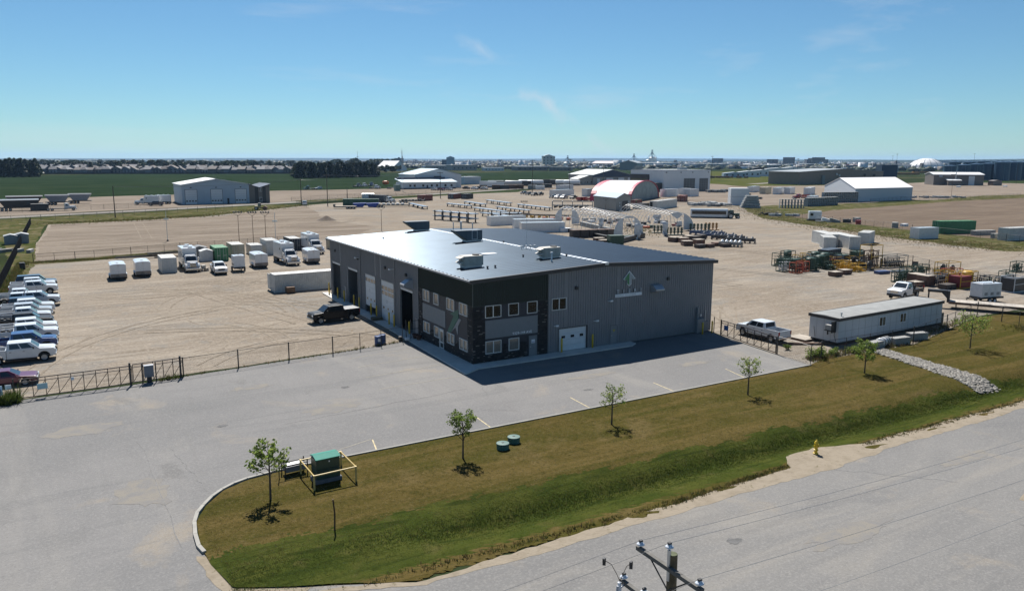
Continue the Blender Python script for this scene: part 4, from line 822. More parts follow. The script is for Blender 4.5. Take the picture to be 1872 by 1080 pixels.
def container(label, L=6.06, m=None, H=2.6, W=2.44, group=None, name='shipping_container', roof=None, open_door=False):
    """corrugated steel box, doors at -y end (length along y)"""
    root = thing(name, label, 'container', group=group); m = m or CONT_W
    w = MB(); n = int(L/.28)
    for s in (1, -1):
        ys = []
        for i in range(n):
            y = -L/2+.08+(L-.16)*i/n; d = (L-.16)/n
            ys += [(y, 0), (y+d*.25, 0), (y+d*.4, .036), (y+d*.85, .036)]
        ys.append((L/2-.08, 0)); vs = [(s*(W/2-.01-e), y, z) for y, e in ys for z in (.16, H-.1)]
        fs = [(2*i, 2*i+2, 2*i+3, 2*i+1) if s > 0 else (2*i+1, 2*i+3, 2*i+2, 2*i) for i in range(len(ys)-1)]
        w.add(vs, fs)
    w.box(-W/2+.05, W/2-.05, L/2-.05, L/2-.02, .16, H-.1); w.build('side_walls', m, root)
    f = MB()
    for sx in (1, -1):
        for sy in (1, -1): f.box(sx*W/2, sx*(W/2-.12), sy*L/2, sy*(L/2-.12), 0, H)
        f.box(sx*W/2, sx*(W/2-.08), -L/2+.12, L/2-.12, 0, .17); f.box(sx*W/2, sx*(W/2-.08), -L/2+.12, L/2-.12, H-.11, H)
    for sy in (1, -1): f.box(-W/2+.12, W/2-.12, sy*L/2, sy*(L/2-.08), 0, .17); f.box(-W/2+.12, W/2-.12, sy*L/2, sy*(L/2-.08), H-.11, H)
    f.build('frame', m, root)
    r = MB(); n = int(L/.5); r.box(-W/2+.08, W/2-.08, -L/2+.08, L/2-.08, H-.09, H-.03)
    for i in range(n): y = -L/2+.15+(L-.3)*i/n; r.box(-W/2+.12, W/2-.12, y, y+.25, H-.03, H-.012)
    r.build('roof', roof or m, root); MB().box(-W/2+.08, W/2-.08, -L/2+.08, L/2-.08, .12, .17).build('floor', PLASTIC, root)
    for s in (1, -1):
        d = MB().box(s*.012, s*(W/2-.13), -L/2+.01, -L/2+.06, .19, H-.13).build('door', m, root, bevel=.01, seg=1)
        for k in (.32, .78): MB().cyl((s*k, -L/2-.02, .14), (s*k, -L/2-.02, H-.12), .022, n=5).build('lock_rod', GALV, d)
        MB().box(s*.25, s*.85, -L/2-.035, -L/2-.012, 1.05, 1.12).build('handle', GALV, d)
    return root
def place(proto, p, rz, label, recolor=None, first=[set()], group=None, skip=(), scale=None):
    if proto.name not in first[0]:
        first[0].add(proto.name); o = proto; o.location = (*p, 0) if len(p) == 2 else p; o.rotation_euler = (0,0,rz); o['label'] = label
        if group: o['group'] = group
        if scale: o.scale = scale
        if recolor:
            def rec(q):
                paint(q, recolor); [rec(k) for k in q.children]
            rec(o)
        return o
    return copy_tree(proto, p, rz, label, group, recolor, scale=scale, skip=skip)
def body(m): return {k: m for k in ('body','cabin','hood','bed','canopy','cab','fender','sun_visor','door')}
GP = 'vehicles parked along the slatted fence'
crew = pickup('x', P_WHITE, 'crew', 1.7); crewL = pickup('x', P_WHITE, 'crew', 2.0, chrome=True); ext = pickup('x', P_WHITE, 'ext', 2.0, chrome=False); loadt = pickup('x', P_WHITE, 'crew', 1.9, cover='load'); capt = pickup('x', P_WHITE, 'crew', 1.7, cover='cap', rack=True); covt = pickup('x', P_BLACK, 'crew', 2.0, cover='flat', rack=True)
suvp = suv('x', P_NAVY); sed = suv('x', P_MAROON, 4.7, 1.42, True, name='sedan_car', cat='car')
def PX(front, L): return front-L/2
place(crew, (PX(-34.7,5.8),23.0), R(-1), 'clean white crew cab pickup nearest the cantilever gate, five-spoke wheels', group=GP)
b_ = place(crewL, (PX(-34.6,6.1),27.6), R(1), 'deep blue pickup between two white pickups, nearest the gate', body(P_BLUE), group=GP)
place(loadt, (PX(-34.5,6),32.2), R(0), 'white crew pickup with ladder rack and tool boxes in its bed', group=GP)
place(crewL, (PX(-34.6,6.1),35.6), R(1), 'white pickup parked directly behind the white one with ladder rack', body(P_WHITE), group=GP)
place(loadt, (PX(-35.0,6),39.4), R(-1), 'black pickup with loaded open bed between white pickups', body(P_BLACK), group=GP)
place(ext, (PX(-35.3,5.7),43.0), R(1), 'white extended cab pickup with dark bumper and grey hood sides', group=GP)
place(crewL, (PX(-35.2,6.1),46.4), R(0), 'silver crew pickup just behind the white extended cab', body(P_SILVER), group=GP)
place(crew, (PX(-35.0,5.8),49.6), R(1), 'white crew pickup in front of the dark navy suv', group=GP)
place(suvp, (PX(-35.4,4.9),52.6), R(0), 'dark navy suv between a white pickup and a white canopy pickup', group=GP)
place(capt, (PX(-34.4,5.8),55.6), R(-2), 'white pickup with a windowed canopy over its bed', group=GP)
place(ext, (PX(-36.4,5.7),59.2), R(1), 'white open pickup behind the canopy pickup, only its roof showing', group=GP)
place(crewL, (PX(-34.7,6.1),66.2), R(-1), 'white crew pickup with black bed rails, third from the rear of the row', body(P_WHITE), group=GP)
place(crew, (PX(-35.0,5.8),69.8), R(0), 'white pickup tucked behind, second from the rear of the row', group=GP)
place(suvp, (PX(-35.2,4.9),73.8), R(1), 'black and blue suv at the rear end of the row by the fence', body(P_NAVY), group=GP, scale=(1.12,1.03,1.05))
place(sed, (-38.4,14.2), R(-2), 'maroon car parked behind the left end of the cantilever gate')
place(covt, (-5.4,26.8), R(180+6), 'black crew pickup with grey bed cover beside the shop')
place(crewL, (33.4,-5.6), R(91), 'dusty white long bed pickup behind the fence right of the shop', body(P_WHITE))
place(ext, (6.0,16.4), R(180), 'dark pickup parked inside the open doorway nearest the office', body(P_BLACK))
GR = 'equipment parked in the row at the back of the yard'
ct = cargo_trailer('x'); 
place(ct, (-26.2,77.5), R(-90), 'white cargo trailer with dusty nose, leftmost in the row', group=GR)
place(ct, (-22.4,79.2), R(-90), 'white cargo trailer second from the left in the row', group=GR)
place(ct, (-2.9,80.5), R(-90), 'white cargo trailer right of the small generator trailer', group=GR)
place(ct, (7.2,82.0), R(-93), 'white cargo trailer between the two big trucks nearest the shop', group=GR)
c20 = container('x'); 
place(c20, (-18.0,83.2), 0, 'dusty white shipping container left of the big white truck', group=GR)
place(c20, (-7.3,95.3), 0, 'bright green shipping container with pale green roof', {'side_walls': CONT_G, 'frame': CONT_G, 'door': CONT_G, 'roof': CONT_GT}, group=GR)
place(c20, (-3.4,99.6), 0, 'beige container right of the green one', {k: CONT_B for k in ('side_walls','frame','door')}, group=GR)
place(c20, (.5,100.5), 0, 'low white container behind the cargo trailers', group=GR, scale=(.95,.8,.82))
place(c20, (3.6,100.6), 0, 'tall white container beside the lamp post', group=GR, scale=(1,1,1.15))
place(c20, (9.8,106.0), 0, 'grey blue container behind the big trucks', {k: CONT_K for k in ('side_walls','frame','door')}, group=GR)
place(c20, (18.0,101.2), 0, 'beige container half hidden behind the shop corner', {k: CONT_B for k in ('side_walls','frame','door')}, group=GR)
tr = rig_truck('x', P_WHITE)
place(tr, (-14.4,83.2), R(-90), 'big white workshop truck parked left of the grey sheds', group=GR)
place(tr, (2.9,83.2), R(-88), 'big white workshop truck in the middle of the row', group=GR)
place(tr, (12.1,98.2), R(-90), 'big white workshop truck farthest back, next to the shop', group=GR)
place(crew, (-10.7,75.5), R(-90), 'white pickup with black grille facing the yard, in front of the green container')
"""sheds"""
def shed(label, W, D, H, m, p, rz=0, group=None, rm=None):
    root = thing('storage_shed', label, 'shed', p, rz, group)
    MB().prism([(-W/2,0),(W/2,0),(W/2,H*.85),(0,H),(-W/2,H*.85)], 'y', -D/2, D/2).build('wall', m, root)
    for s in (1, -1): k = MB(); k.add([(0,-D/2-.1,H+.03),(s*(W/2+.1),-D/2-.1,H*.85+.01),(s*(W/2+.1),D/2+.1,H*.85+.01),(0,D/2+.1,H+.03),(0,-D/2-.1,H-.04),(s*(W/2+.1),-D/2-.1,H*.85-.05),(s*(W/2+.1),D/2+.1,H*.85-.05),(0,D/2+.1,H-.04)], [(0,1,2,3),(7,6,5,4),(0,4,5,1),(1,5,6,2),(2,6,7,3),(3,7,4,0)]).build('roof', rm or m, root)
    MB().box(-.45, .45, -D/2-.03, -D/2, .1, 2.0 if H > 2.2 else H*.8).build('door', m, root, bevel=.01, seg=1); return root
SHG = mat('shed_grey', (.12,.125,.13), .6); SHW = mat('shed_white', (.46,.47,.47), .55)
shed('dark grey shed behind the small white shed', 2.8, 3.0, 2.6, SHG, (-10.6,98.5), group=GR); shed('small white shed left of the green container', 2.2, 2.4, 2.3, SHW, (-9.5,95.9) if False else (-9.9,94.3), group=GR)
def genset(label, p, rz, body_l=3.6, H=1.9, tand=True, group=None, m=None):
    root = thing('generator_trailer', label, 'generator', p, rz, group)
    z0 = .85; b = MB().box(-body_l/2, body_l/2, -.95, .95, z0, z0+H).build('housing', m or P_WHITE, root, bevel=.05)
    for i in range(3):
        x = -body_l/2+.2+i*(body_l-.3)/3
        for s in (1, -1): MB().box(x, x+(body_l-.5)/3, s*.95, s*.97, z0+.1, z0+H-.12).build('door', m or P_WHITE, b, bevel=.01, seg=1); v = MB(); [v.box(x+.15, x+.7, s*.97, s*.985, z0+.3+j*.08, z0+.34+j*.08) for j in range(5)]; v.build('vent', PLASTIC, b)
    MB().cyl((-body_l*.3,.2,z0+H),(-body_l*.3,.2,z0+H+.25),.09,n=8).build('exhaust_pipe', DSTEEL, b); MB().cbox((body_l*.15,0,z0+H+.04),(body_l*.5,1.2,.1)).build('roof_panel', m or P_WHITE, b, bevel=.03)
    f = MB(); f.box(-body_l/2-.6, body_l/2+.1, -.9, .9, .58, .84)
    for s in (1, -1): f.tube([(body_l/2,s*.7,.68),(body_l/2+1.7,0,.66)], .06)
    f.cyl((body_l/2+1.5,0,0),(body_l/2+1.5,0,.9),.05); f.build('frame', PLASTIC, root)
    for s in (1, -1):
        MB().box(-1.1, 1.0 if tand else .4, s*.98, s*1.25, .78, .83).build('fender', PLASTIC, root)
        for x in ((-.5,.4) if tand else (-.2,)): wheel(root, x, s*1.08, .36, .22, rim=P_WHITE)
    return root
genset('white towable generator with two white wheels on the sand', (78.4,-5.2), R(168)); genset('small white tower trailer with dark side vent, beside the white pickup', (-7.2,76.6), R(-90), 2.2, 2.0, False, group=GR)

# ================================================================ near things: fences, gates, trees, street furniture
LINK = mesh_mat('woven_wire', (.10,.10,.10), .055, .05)
POSTM = mat('fence_post_steel', (.065,.06,.058), .5, metal=.5, var=.2, scale=4)
def fence(label, pts, h=1.9, step=3.0, r=.035, m=POSTM, link_m=LINK, corner=None, group=None, slat=None, rail=True, arm=False):
    root = thing('chain_link_fence', label, 'fence', (*pts[0], 0), 0, group); ox, oy = pts[0]
    P = [(x-ox, y-oy) for x, y in pts]; pm = None; rl = MB(); vs = []; fs = []; uv = []; d0 = 0
    for a, b in zip(P[:-1], P[1:]):
        d = math.hypot(b[0]-a[0], b[1]-a[1]); k = max(1, round(d/step))
        for i in range(k + (1 if b is P[-1] else 0)):
            t = i/k; x, y = a[0]+(b[0]-a[0])*t, a[1]+(b[1]-a[1])*t
            if pm is None: pm = MB().cyl((0,0,0),(0,0,h+.04),r,n=6).build('post', m, root)
            else: pm = link('post', pm.data, root)
            pm.location = (x, y, 0)
            if i == 0 and d > 3: pm.scale = (1.7,1.7,1.03)
        if rail: rl.cyl((a[0],a[1],h),(b[0],b[1],h),r*.7,n=5)
        rl.cyl((a[0],a[1],.06),(b[0],b[1],.06),.008,n=4)
        o = len(vs); vs += [(a[0],a[1],.04),(b[0],b[1],.04),(b[0],b[1],h),(a[0],a[1],h)]; fs.append((o,o+1,o+2,o+3)); uv += [(d0,0),(d0+d,0),(d0+d,h),(d0,h)]; d0 += d
    if rl.v: rl.build('rail', m, root)
    me = bpy.data.meshes.new('wire_mesh'); me.from_pydata(vs, [], fs); me.materials.append(link_m); L = me.uv_layers.new(name='UVMap')
    for i, q in enumerate(uv): L.data[i].uv = q
    link('wire_mesh', me, root); return root
YF = [(-24.7,9.45),(-19.8,10.0),(-14.9,10.6),(-10.4,10.95),(-7.4,11.3),(-5.0,11.55),(-2.35,12.1)]
fence('chain link fence between the sandy yard and the asphalt lot', YF, 1.75, 4.4)
fence('chain link fence behind the shaded pickup row, running back from the mid yard', [(-38.9,106),(-32,106.6),(-22,110.0),(-12.2,113.8),(6,117.2),(16,119)], 1.7, 3.6)
fence('chain link fence along the right edge of the asphalt, in front of the office trailer', [(29.0,-11.5),(28.6,-15.9),(31.0,-15.2),(45.5,-15.6),(55,-13.6),(66.4,-10.8)], 1.9, 3.3)
fence('chain link fence from the corner post beside the flatbed to the right edge', [(66.4,-10.8),(66.0,-14),(64,-19),(63,-28),(62,-31)], 1.9, 3.2)
fence('chain link fence with hanging signs behind the equipment skids', [(86.8,38),(88,31),(92,29.5),(100,25.5),(104,22),(101,17),(97,11.5),(93.2,5.5),(90,-1)], 2.0, 4.2)
fence('long chain link fence along the tilled field at the right', [(219,172),(186,126),(180,98),(172.5,66),(167,38),(164,18),(162,0)], 1.9, 3.6)
fence('chain link fence on the near side of the gravel road at the back left', [(-76,222),(-40,224),(-16,232),(10,246),(24,254)], 1.9, 4.0)
fence('chain link fence along the far side of the gravel road', [(-60,262),(-20,276),(2,284)], 1.9, 4.5); fence('chain link fence on the verge right of the yard entrance', [(54,272),(92,302),(130,322)], 1.9, 5)
fence('chain link fence in front of the white peaked shop across the road', [(60,305),(104,330),(150,352),(190,374)], 1.8, 6); fence('chain link fence on the grass beside the far black containers', [(196,338),(228,356),(262,376)], 1.8, 5)
fence('chain link fence in front of the tilled lot by the tan building', [(296,166),(330,173),(360,162),(440,172)], 1.9, 5)
# dark slatted fence on the left boundary
SLM = mat('dark_fence_slat', (.02,.021,.023), 1.0, var=.25, scale=1, spec=0)
root = thing('slatted_fence', 'long dark slatted fence along the left edge of the yard', 'fence', (-42.3,30,0)); pm = None; sm = None
for i in range(62):
    y = i*2.95
    pm = link('post', pm.data, root) if pm else MB().cyl((0,0,0),(0,0,2.1),.04,n=6).build('post', POSTM, root); pm.location = (0,y,0)
for i in range(61):
    if sm is None:
        k = MB(); [k.box(-.012, .012, .05+j*.19, .05+j*.19+.15, .05, 2.0) for j in range(15)]; k.cyl((0,0,2.03),(0,2.95,2.03),.025,n=5); sm = k.build('slats', SLM, root, kind='stuff')
    else: sm = link('slats', sm.data, root, kind='stuff')
    sm.location = (0, i*2.95, 0)

# cantilever gate
GATEM = mat('gate_steel_brown', (.050,.038,.034), .5, metal=.4, var=.2, scale=3)
def truss_gate(label, a, b, h, n, skip_from=None, z=.12, mesh=True):
    root = thing('sliding_gate', label, 'gate', (*a, 0), math.atan2(b[1]-a[1], b[0]-a[0])); L = math.hypot(b[0]-a[0], b[1]-a[1])
    f = MB(); f.box(0, L, -.035, .035, z, z+.07); f.box(0, L, -.035, .035, h-.07, h); f.box(0, L, -.03, .03, h-.33, h-.28); f.build('frame', GATEM, root)
    for i in range(n+1): x = L*i/n; MB().box(x-.028, x+.028, -.028, .028, z+.07, h-.07).build('upright', GATEM, root)
    for i in range(n): x0, x1 = L*i/n, L*(i+1)/n; MB().cyl((x0,0,z+.07),(x1,0,h-.33),.024,n=5).build('brace', GATEM, root)
    if mesh:
        me = bpy.data.meshes.new('wire_mesh'); me.from_pydata([(0,.04,z),(L,.04,z),(L,.04,h),(0,.04,h)], [], [(0,1,2,3)]); me.materials.append(LINK); u = me.uv_layers.new(name='UVMap')
        for i, q in enumerate([(0,0),(L,0),(L,h),(0,h)]): u.data[i].uv = q
        link('wire_mesh', me, root)
    return root
truss_gate('long brown steel truss gate across the yard entrance', (-37.2,8.72), (-28.9,8.98), 1.75, 9); truss_gate('brown truss gate between the shop corner and the right fence', (30.3,-2.4), (29.1,-11.2), 1.8, 8)
truss_gate('counterbalance tail of the brown gate beside the control box', (-28.8,9.2), (-24.7,9.62), 1.8, 5)
for i, (x, y, lb) in enumerate(((-29.05,8.72,'at the closing end of the brown gate'), (-24.95,9.2,'at the tail of the brown gate'), (-37.6,8.75,'at the left end of the brown gate'), (-27.0,8.9,'right of the gate control box'), (-28.1,8.85,'left of the gate control box'), (30.65,-.9,'at the shop corner by the right gate'), (30.4,-2.2,'at the hinge end of the right gate'), (29.0,-11.35,'at the far end of the right gate'))):
    MB().cyl((0,0,0),(0,0,2.05 if i < 2 else 1.85),.085 if i < 2 else .05,n=8).build('gate_post', DSTEEL, loc=(x,y,0), label='dark steel gate post '+lb, cat='gate post', group='posts of the yard gate')
g = thing('gate_operator', 'grey control box on a stand between dark posts at the gate', 'gate operator', (-27.55,8.98,0)); MB().box(-.38,.38,-.22,.22,.55,1.55).build('cabinet', mat('operator_grey', (.13,.15,.18), .45), g, bevel=.03); MB().box(-.4,.4,-.24,.24,1.56,1.62).build('lid', mat('operator_lid', (.45,.46,.48), .4), g); MB().box(-.2,.2,-.12,.12,0,.55).build('pedestal', DSTEEL, g)
SGN = mat('sign_white', (.62,.66,.70), .5); SGB = mat('sign_blue_print', (.03,.09,.20), .5); SGL = mat('sign_light_blue', (.42,.58,.68), .5)
def sign(label, p, w, h, z, rz=0, m=SGN, pole=True, txt=None, ts=.3, tm=None, name='sign_board', group=None):
    r = thing(name, label, 'sign', (*p, 0), rz, group); MB().box(-w/2, w/2, -.02, .02, z, z+h).build('board', m, r)
    if pole: MB().cyl((0,.045,0),(0,.045,z+h),.025,n=6).build('post', GALV, r)
    if txt:
        for i, t in enumerate(txt): text_obj('lettering', t, ts, tm or SGB, r, (0, -.024, z+h-(i+1)*h/(len(txt)+.35)), (R(90),0,0), .002, 'CENTER')
    return r
sign('pale blue number sign at the left end of the gate, cut by the picture edge', (-38.62,8.1), .62, .78, .75, R(-12), SGL, True, ['30'], .5); sign('small white notice board beside the speed sign', (-37.95,8.55), .42, .38, 1.05, 0, SGN, False)
sign('white and blue sign hung on the brown gate in front of the maroon car', (-35.6,8.66), .75, .48, .72, R(2), mat('sign_pale_teal', (.36,.52,.55), .5), False); sign('blue sign on the gate right of the shop', (30.10,-3.3), .55, .55, .8, R(-82), mat('sign_blue', (.06,.14,.32), .5), False); sign('small pale tag hung on the brown gate', (-33.4,8.70), .22, .26, 1.15, R(2), SGN, False)
# barrels, planters near the shop corner
def barrel(label, p, m, h=.95, r=.34, group=None):
    o = thing('steel_drum', label, 'barrel', (*p, 0), 0, group); MB().lathe([(0,0),(r,0),(r,.3),(r+.02,.32),(r,.34),(r,.62),(r+.02,.64),(r,.66),(r,h),(r+.015,h+.01),(r-.03,h+.02),(r-.04,h-.02),(0,h-.02)], n=18).build('drum', m, o, smooth=False); return o
BLU = mat('drum_blue', (.02,.07,.21), .4, var=.1); k = barrel('blue drum with a white label, left of two by the fence', (-5.05,12.35), BLU, 1.0, .36, 'pair of blue drums'); MB().box(-.14,.14,-.375,-.352,.45,.75).build('label_sticker', WHT, k); barrel('blue drum behind the labelled one', (-4.4,12.75), BLU, 1.0, .36, 'pair of blue drums')
TER = mat('terracotta', (.10,.045,.03), .8)
for x, y, s, lb in ((-.62,12.75,1,'nearer the shop wall, left'), (-.55,11.9,1.15,'right of the other pot')): MB().lathe([(0,0),(.2,0),(.32,.42),(.35,.42),(.35,.5),(.3,.5),(.28,.42),(0,.42)], n=14).build('flower_pot', TER, loc=(x,y,.15), label='empty terracotta pot on the apron '+lb, cat='flower pot', group='pots on the apron')
sf = thing('walk_gate', 'black pipe gate frame between the fence end and the shop wall', 'gate', (-1.6,12.9,0))
for x in (0,.55): MB().cyl((x,0,0),(x,0,2.3),.05,n=8).build('post', DSTEEL, sf)
for z in (.3,1.2,2.1): MB().cyl((.55,0,z),(1.55,.0,z),.03,n=6).build('rail', DSTEEL, sf)
MB().cyl((1.5,0,.2),(1.5,0,2.25),.04,n=6).build('upright', DSTEEL, sf)
ca = MB(); ca.lathe([(0,0),(.2,0),(.24,.5),(.2,.55),(0,.55)], n=12); ca.build('trash_can', mat('dark_can', (.03,.03,.03), .6), loc=(-2.35,12.75,0), label='small dark bin at the fence end by the apron', cat='bin'); MB().cbox((0,0,.16),(.5,.4,.32)).build('white_sack', WHT, loc=(-1.75,12.3,.15), bevel=None or .1, label='white bag lying beside the dark bin at the fence end', cat='bag')
MB().cbox((0,0,.22),(1.3,.8,.4)).build('floor_mat_crate', mat('olive_crate', (.09,.085,.06), .8), loc=(-.9,24.0,.15), bevel=.04, label='low olive crate on the apron between the numbered doors', cat='crate')
# transformer in its yellow rail
tb = thing('utility_transformer', 'green padmount transformer with teal sloping lid on a grey plinth', 'transformer', (-20.15,-19.35,.04), R(3)); tb.scale = (.76,.66,.84)
TGR = mat('transformer_green', (.018,.052,.044), .4, var=.08); TGL = mat('transformer_lid', (.035,.19,.15), .7, var=.08, spec=.2)
MB().box(-1.1,1.1,-.85,.8,.0,.32).build('plinth', mat('plinth_grey', (.11,.115,.13), .8), tb, bevel=.06); MB().box(-.98,.98,-.75,.75,.33,1.02).build('cabinet', TGR, tb, bevel=.02, seg=1); MB().box(-.98,.98,-.70,.75,1.03,1.80).build('upper_cabinet', TGR, tb, bevel=.02, seg=1)
MB().prism([(-.82,1.83),(.1,1.99),(.1,2.05),(-.84,1.89)], 'x', -1.03, 1.03).build('lid', TGL, tb); MB().prism([(.12,1.99),(.8,1.86),(.8,1.93),(.12,2.05)], 'x', -1.03, 1.03).build('lid', TGL, tb); MB().box(.05,.15,-.72,-.70,1.55,1.66).build('sticker', WHT, tb); MB().box(-.05,.05,-.78,-.752,.7,.8).build('latch', GALV, tb)
rl = thing('yellow_guard_rail', 'pale yellow pipe rail around the green transformer', 'guard rail', (-20.0,-19.2,.03), R(1)); rl.scale = (.69,.97,.85); PY = mat('rail_yellow', (.52,.38,.14), .5, var=.1)
Q = [(-1.85,-1.5),(1.95,-1.4),(1.95,1.5),(-1.85,1.45)]
for x, y in Q: MB().cyl((x,y,0),(x,y,1.18),.085,n=10).build('post', PY, rl)
for i in range(4): a, b = Q[i], Q[(i+1) % 4]; MB().cyl((a[0],a[1],1.12),(b[0],b[1],1.12),.06,n=8).build('rail', PY, rl)
fk = thing('steel_rack', 'rusty steel frame with a grey bin on the kerb behind the transformer', 'rack', (-21.6,-17.5,0.05), R(5)); fk.scale = (.75,.75,.75); k = MB()
for x in (-.95,.95):
    for y in (-.45,.45): k.box(x-.04,x+.04,y-.04,y+.04,0,1.2 if x > 0 else 1.0)
for y in (-.45,.45): k.box(-.95,.95,y-.035,y+.035,.95,1.02)
k.box(-1.5,-1.44,-.5,-.44,0,1.75); k.box(-1.5,-.95,-.49,-.44,.95,1.02); k.build('frame', DSTEEL, fk); MB().box(-.85,.85,-.4,.4,.35,.85).build('bin', mat('bin_grey', (.15,.16,.19), .5), fk, bevel=.03); MB().box(-.7,.6,-.3,.3,.86,.95).build('plastic_sheet', WHT, fk, bevel=.03)
for (x, y), lb in (((-8.20,-20.37),'nearer the road'), ((-6.93,-19.68),'nearer the asphalt')):
    o = thing('manhole_riser', 'round green utility riser on the lawn, '+lb, 'utility cover', (x,y,.05), 0, 'green round risers'); MB().lathe([(0,.42),(.40,.42),(.43,.38),(.43,0)], n=20).build('ring', mat('riser_green', (.035,.115,.10), .6), o); MB().lathe([(0,.47),(.44,.45),(.46,.41),(.44,.39),(0,.39)], n=20).build('lid', mat('riser_lid', (.035,.10,.085), .5), o); MB().cbox((0,0,.475),(.16,.1,.03)).build('handle', DSTEEL, o)
mk = MB(); mk.cyl((0,0,0),(.04,.03,.95),.045,n=7).cyl((.04,.03,.95),(-.02,.05,1.75),.04,n=7); mk.build('marker_stake', mat('brown_stake', (.06,.03,.02), .7), loc=(*(-21.71,-26.12),.05), label='leaning brown marker stake in the lawn below the transformer', cat='stake')
# hydrant
hy = thing('fire_hydrant', 'yellow fire hydrant on the sandy patch by the street', 'hydrant', (9.75,-31.55,.06)); HYY = mat('hydrant_yellow', (.58,.40,.02), .4, var=.08)
MB().lathe([(0,0),(.17,0),(.17,.06),(.11,.08),(.11,.24),(.16,.26),(.16,.31),(.115,.33),(.115,.70),(.14,.72),(.14,.77),(.12,.80),(.09,.88),(.04,.92),(.035,.98),(0,.98)], n=16).build('barrel', HYY, hy); 
for a in (0, math.pi, -math.pi/2): MB().cyl((0,0,.58),(.20*math.cos(a),.20*math.sin(a),.58),.065 if a != -math.pi/2 else .085,n=10).cyl((.2*math.cos(a),.2*math.sin(a),.58),(.24*math.cos(a),.24*math.sin(a),.58),.045,n=6).build('nozzle', HYY, hy)
# riprap channel
ST = [mat('river_stone', (.22,.205,.18), .85, var=.25, scale=3), mat('river_stone_dark', (.16,.15,.135), .85, var=.25, scale=3), mat('river_stone_pale', (.31,.29,.255), .85, var=.15, scale=3)]
sb = MB(); r_ = random.Random(11)
ico = [(0,0,1),(.9,0,.3),(.3,.85,.3),(-.7,.55,.3),(-.7,-.55,.3),(.3,-.85,.3),(.6,.5,-.5),(-.3,.8,-.5),(-.8,0,-.5),(-.3,-.8,-.5),(.6,-.5,-.5)]
icf = [(0,1,2),(0,2,3),(0,3,4),(0,4,5),(0,5,1),(1,6,2),(2,7,3),(3,8,4),(4,9,5),(5,10,1),(2,6,7),(3,7,8),(4,8,9),(5,9,10),(1,10,6)]
for i in range(2700):
    t = r_.random(); u = r_.random(); x = (38.3+(35.1-38.3)*t)+u*(2.0+1.2*t); y = -15.8-12.6*t+r_.uniform(-.3,.3); s = r_.uniform(.07,.18); a = r_.random()*6.28; z = float(zl(np.array(x), np.array(y)))+r_.uniform(-.02,.10); sb.cm = r_.choices((0,1,2), (.55,.2,.25))[0]
    sb.add([(x+s*(p[0]*math.cos(a)-p[1]*math.sin(a))*r_.uniform(.8,1.3), y+s*(p[0]*math.sin(a)+p[1]*math.cos(a)), z+s*.7*p[2]) for p in ico], icf)
sb.build('riprap_stones', ST, kind='stuff', label='bed of pale river stones crossing the lawn')
# grass blades: ditch, lawn, weeds
GB = [leafmat('blade_green', (.060,.085,.018), .45, .3, .6), leafmat('blade_dark', (.036,.055,.014), .45, .3, .6), leafmat('blade_dry', (.150,.112,.050), .4, .3, .6), leafmat('blade_olive', (.090,.080,.025), .45, .3, .6)]
def blades(name, x, y, h, w, mats, idx, zf=None, lean=.45, per=3):
    n = len(x); x = np.repeat(x, per)+rng.normal(0,.06,n*per); y = np.repeat(y, per)+rng.normal(0,.06,n*per); h = np.repeat(h, per)*rng.uniform(.6,1.2,n*per); ix = np.repeat(idx, per); N = n*per
    z = zf(x, y) if zf else np.zeros(N)+.03; a = rng.uniform(0, 6.283, N); dx, dy = np.cos(a)*w, np.sin(a)*w; l = rng.normal(0, lean, N)*h; b = rng.uniform(0, 6.283, N)
    v = np.empty((N,3,3)); v[:,0] = np.stack([x-dx,y-dy,z-.02],-1); v[:,1] = np.stack([x+dx,y+dy,z-.02],-1); v[:,2] = np.stack([x+l*np.cos(b),y+l*np.sin(b),z+h],-1)
    me = np_mesh(name, v.reshape(-1,3), np.arange(3*N).reshape(-1,3), mats); me.polygons.foreach_set('material_index', ix.astype(np.int32)); return link(name, me, kind='stuff')
n = 30000; gx = -27.5+np.abs(rng.random(n))**1.25*92; gy = -28.9+rng.normal(0,1.35,n); ok = (gy > -31.9) & (gy < -26.2-np.clip(gx,-30,60)*.022+.3); ok &= ~((gx > 5.8) & (gx < 14.8) & (gy < -30.3)); ok &= ~((gx > 34.6) & (gx < 39.3) & (gy > -28.3)); gx, gy = gx[ok], gy[ok]
dark = np.exp(-((gy+28.2)/.9)**2); idx = np.where(rng.random(len(gx)) < dark*.75, 1, np.where(rng.random(len(gx)) < .15+.35*np.clip((-30.2-gy)/1.2,0,1), 3, 0)); idx = np.where(rng.random(len(gx)) < .04, 2, idx)
blades('ditch_grass', gx, gy, (.035+.075*np.exp(-((gy+28.4)/1.0)**2)*np.clip((gx+24)/6,.2,1)), .014, GB, idx, zl, per=4)
n = 52000; gx = -28+np.abs(rng.random(n))**1.3*85; gy = rng.uniform(-28,-16.4,n); ok = gx > np.interp(gy, [-29,-24.4,-21.5,-19.6,-17.9,-16.6], [-27,-27.9,-27.6,-26.9,-25.6,-20.8]); gx, gy = gx[ok], gy[ok]
blades('lawn_grass', gx, gy, .025+.04*rng.random(len(gx)), .014, GB, rng.choice([2,2,3,2,3], len(gx)), zl, .8, per=2)
def scatter(name, poly_pts, n, h, mats_i, w=.025, z=.03, sd=.8, per=6):
    k = rng.integers(0, len(poly_pts)-1, n); t = rng.random(n); P = np.array(poly_pts); q = P[k]*(1-t)[:,None]+P[k+1]*t[:,None]; x = q[:,0]+rng.normal(0,sd,n); y = q[:,1]+rng.normal(0,sd,n)
    return blades(name, x, y, h*(.5+rng.random(n)), w, GB, rng.choice(mats_i, n), None, .5, per)
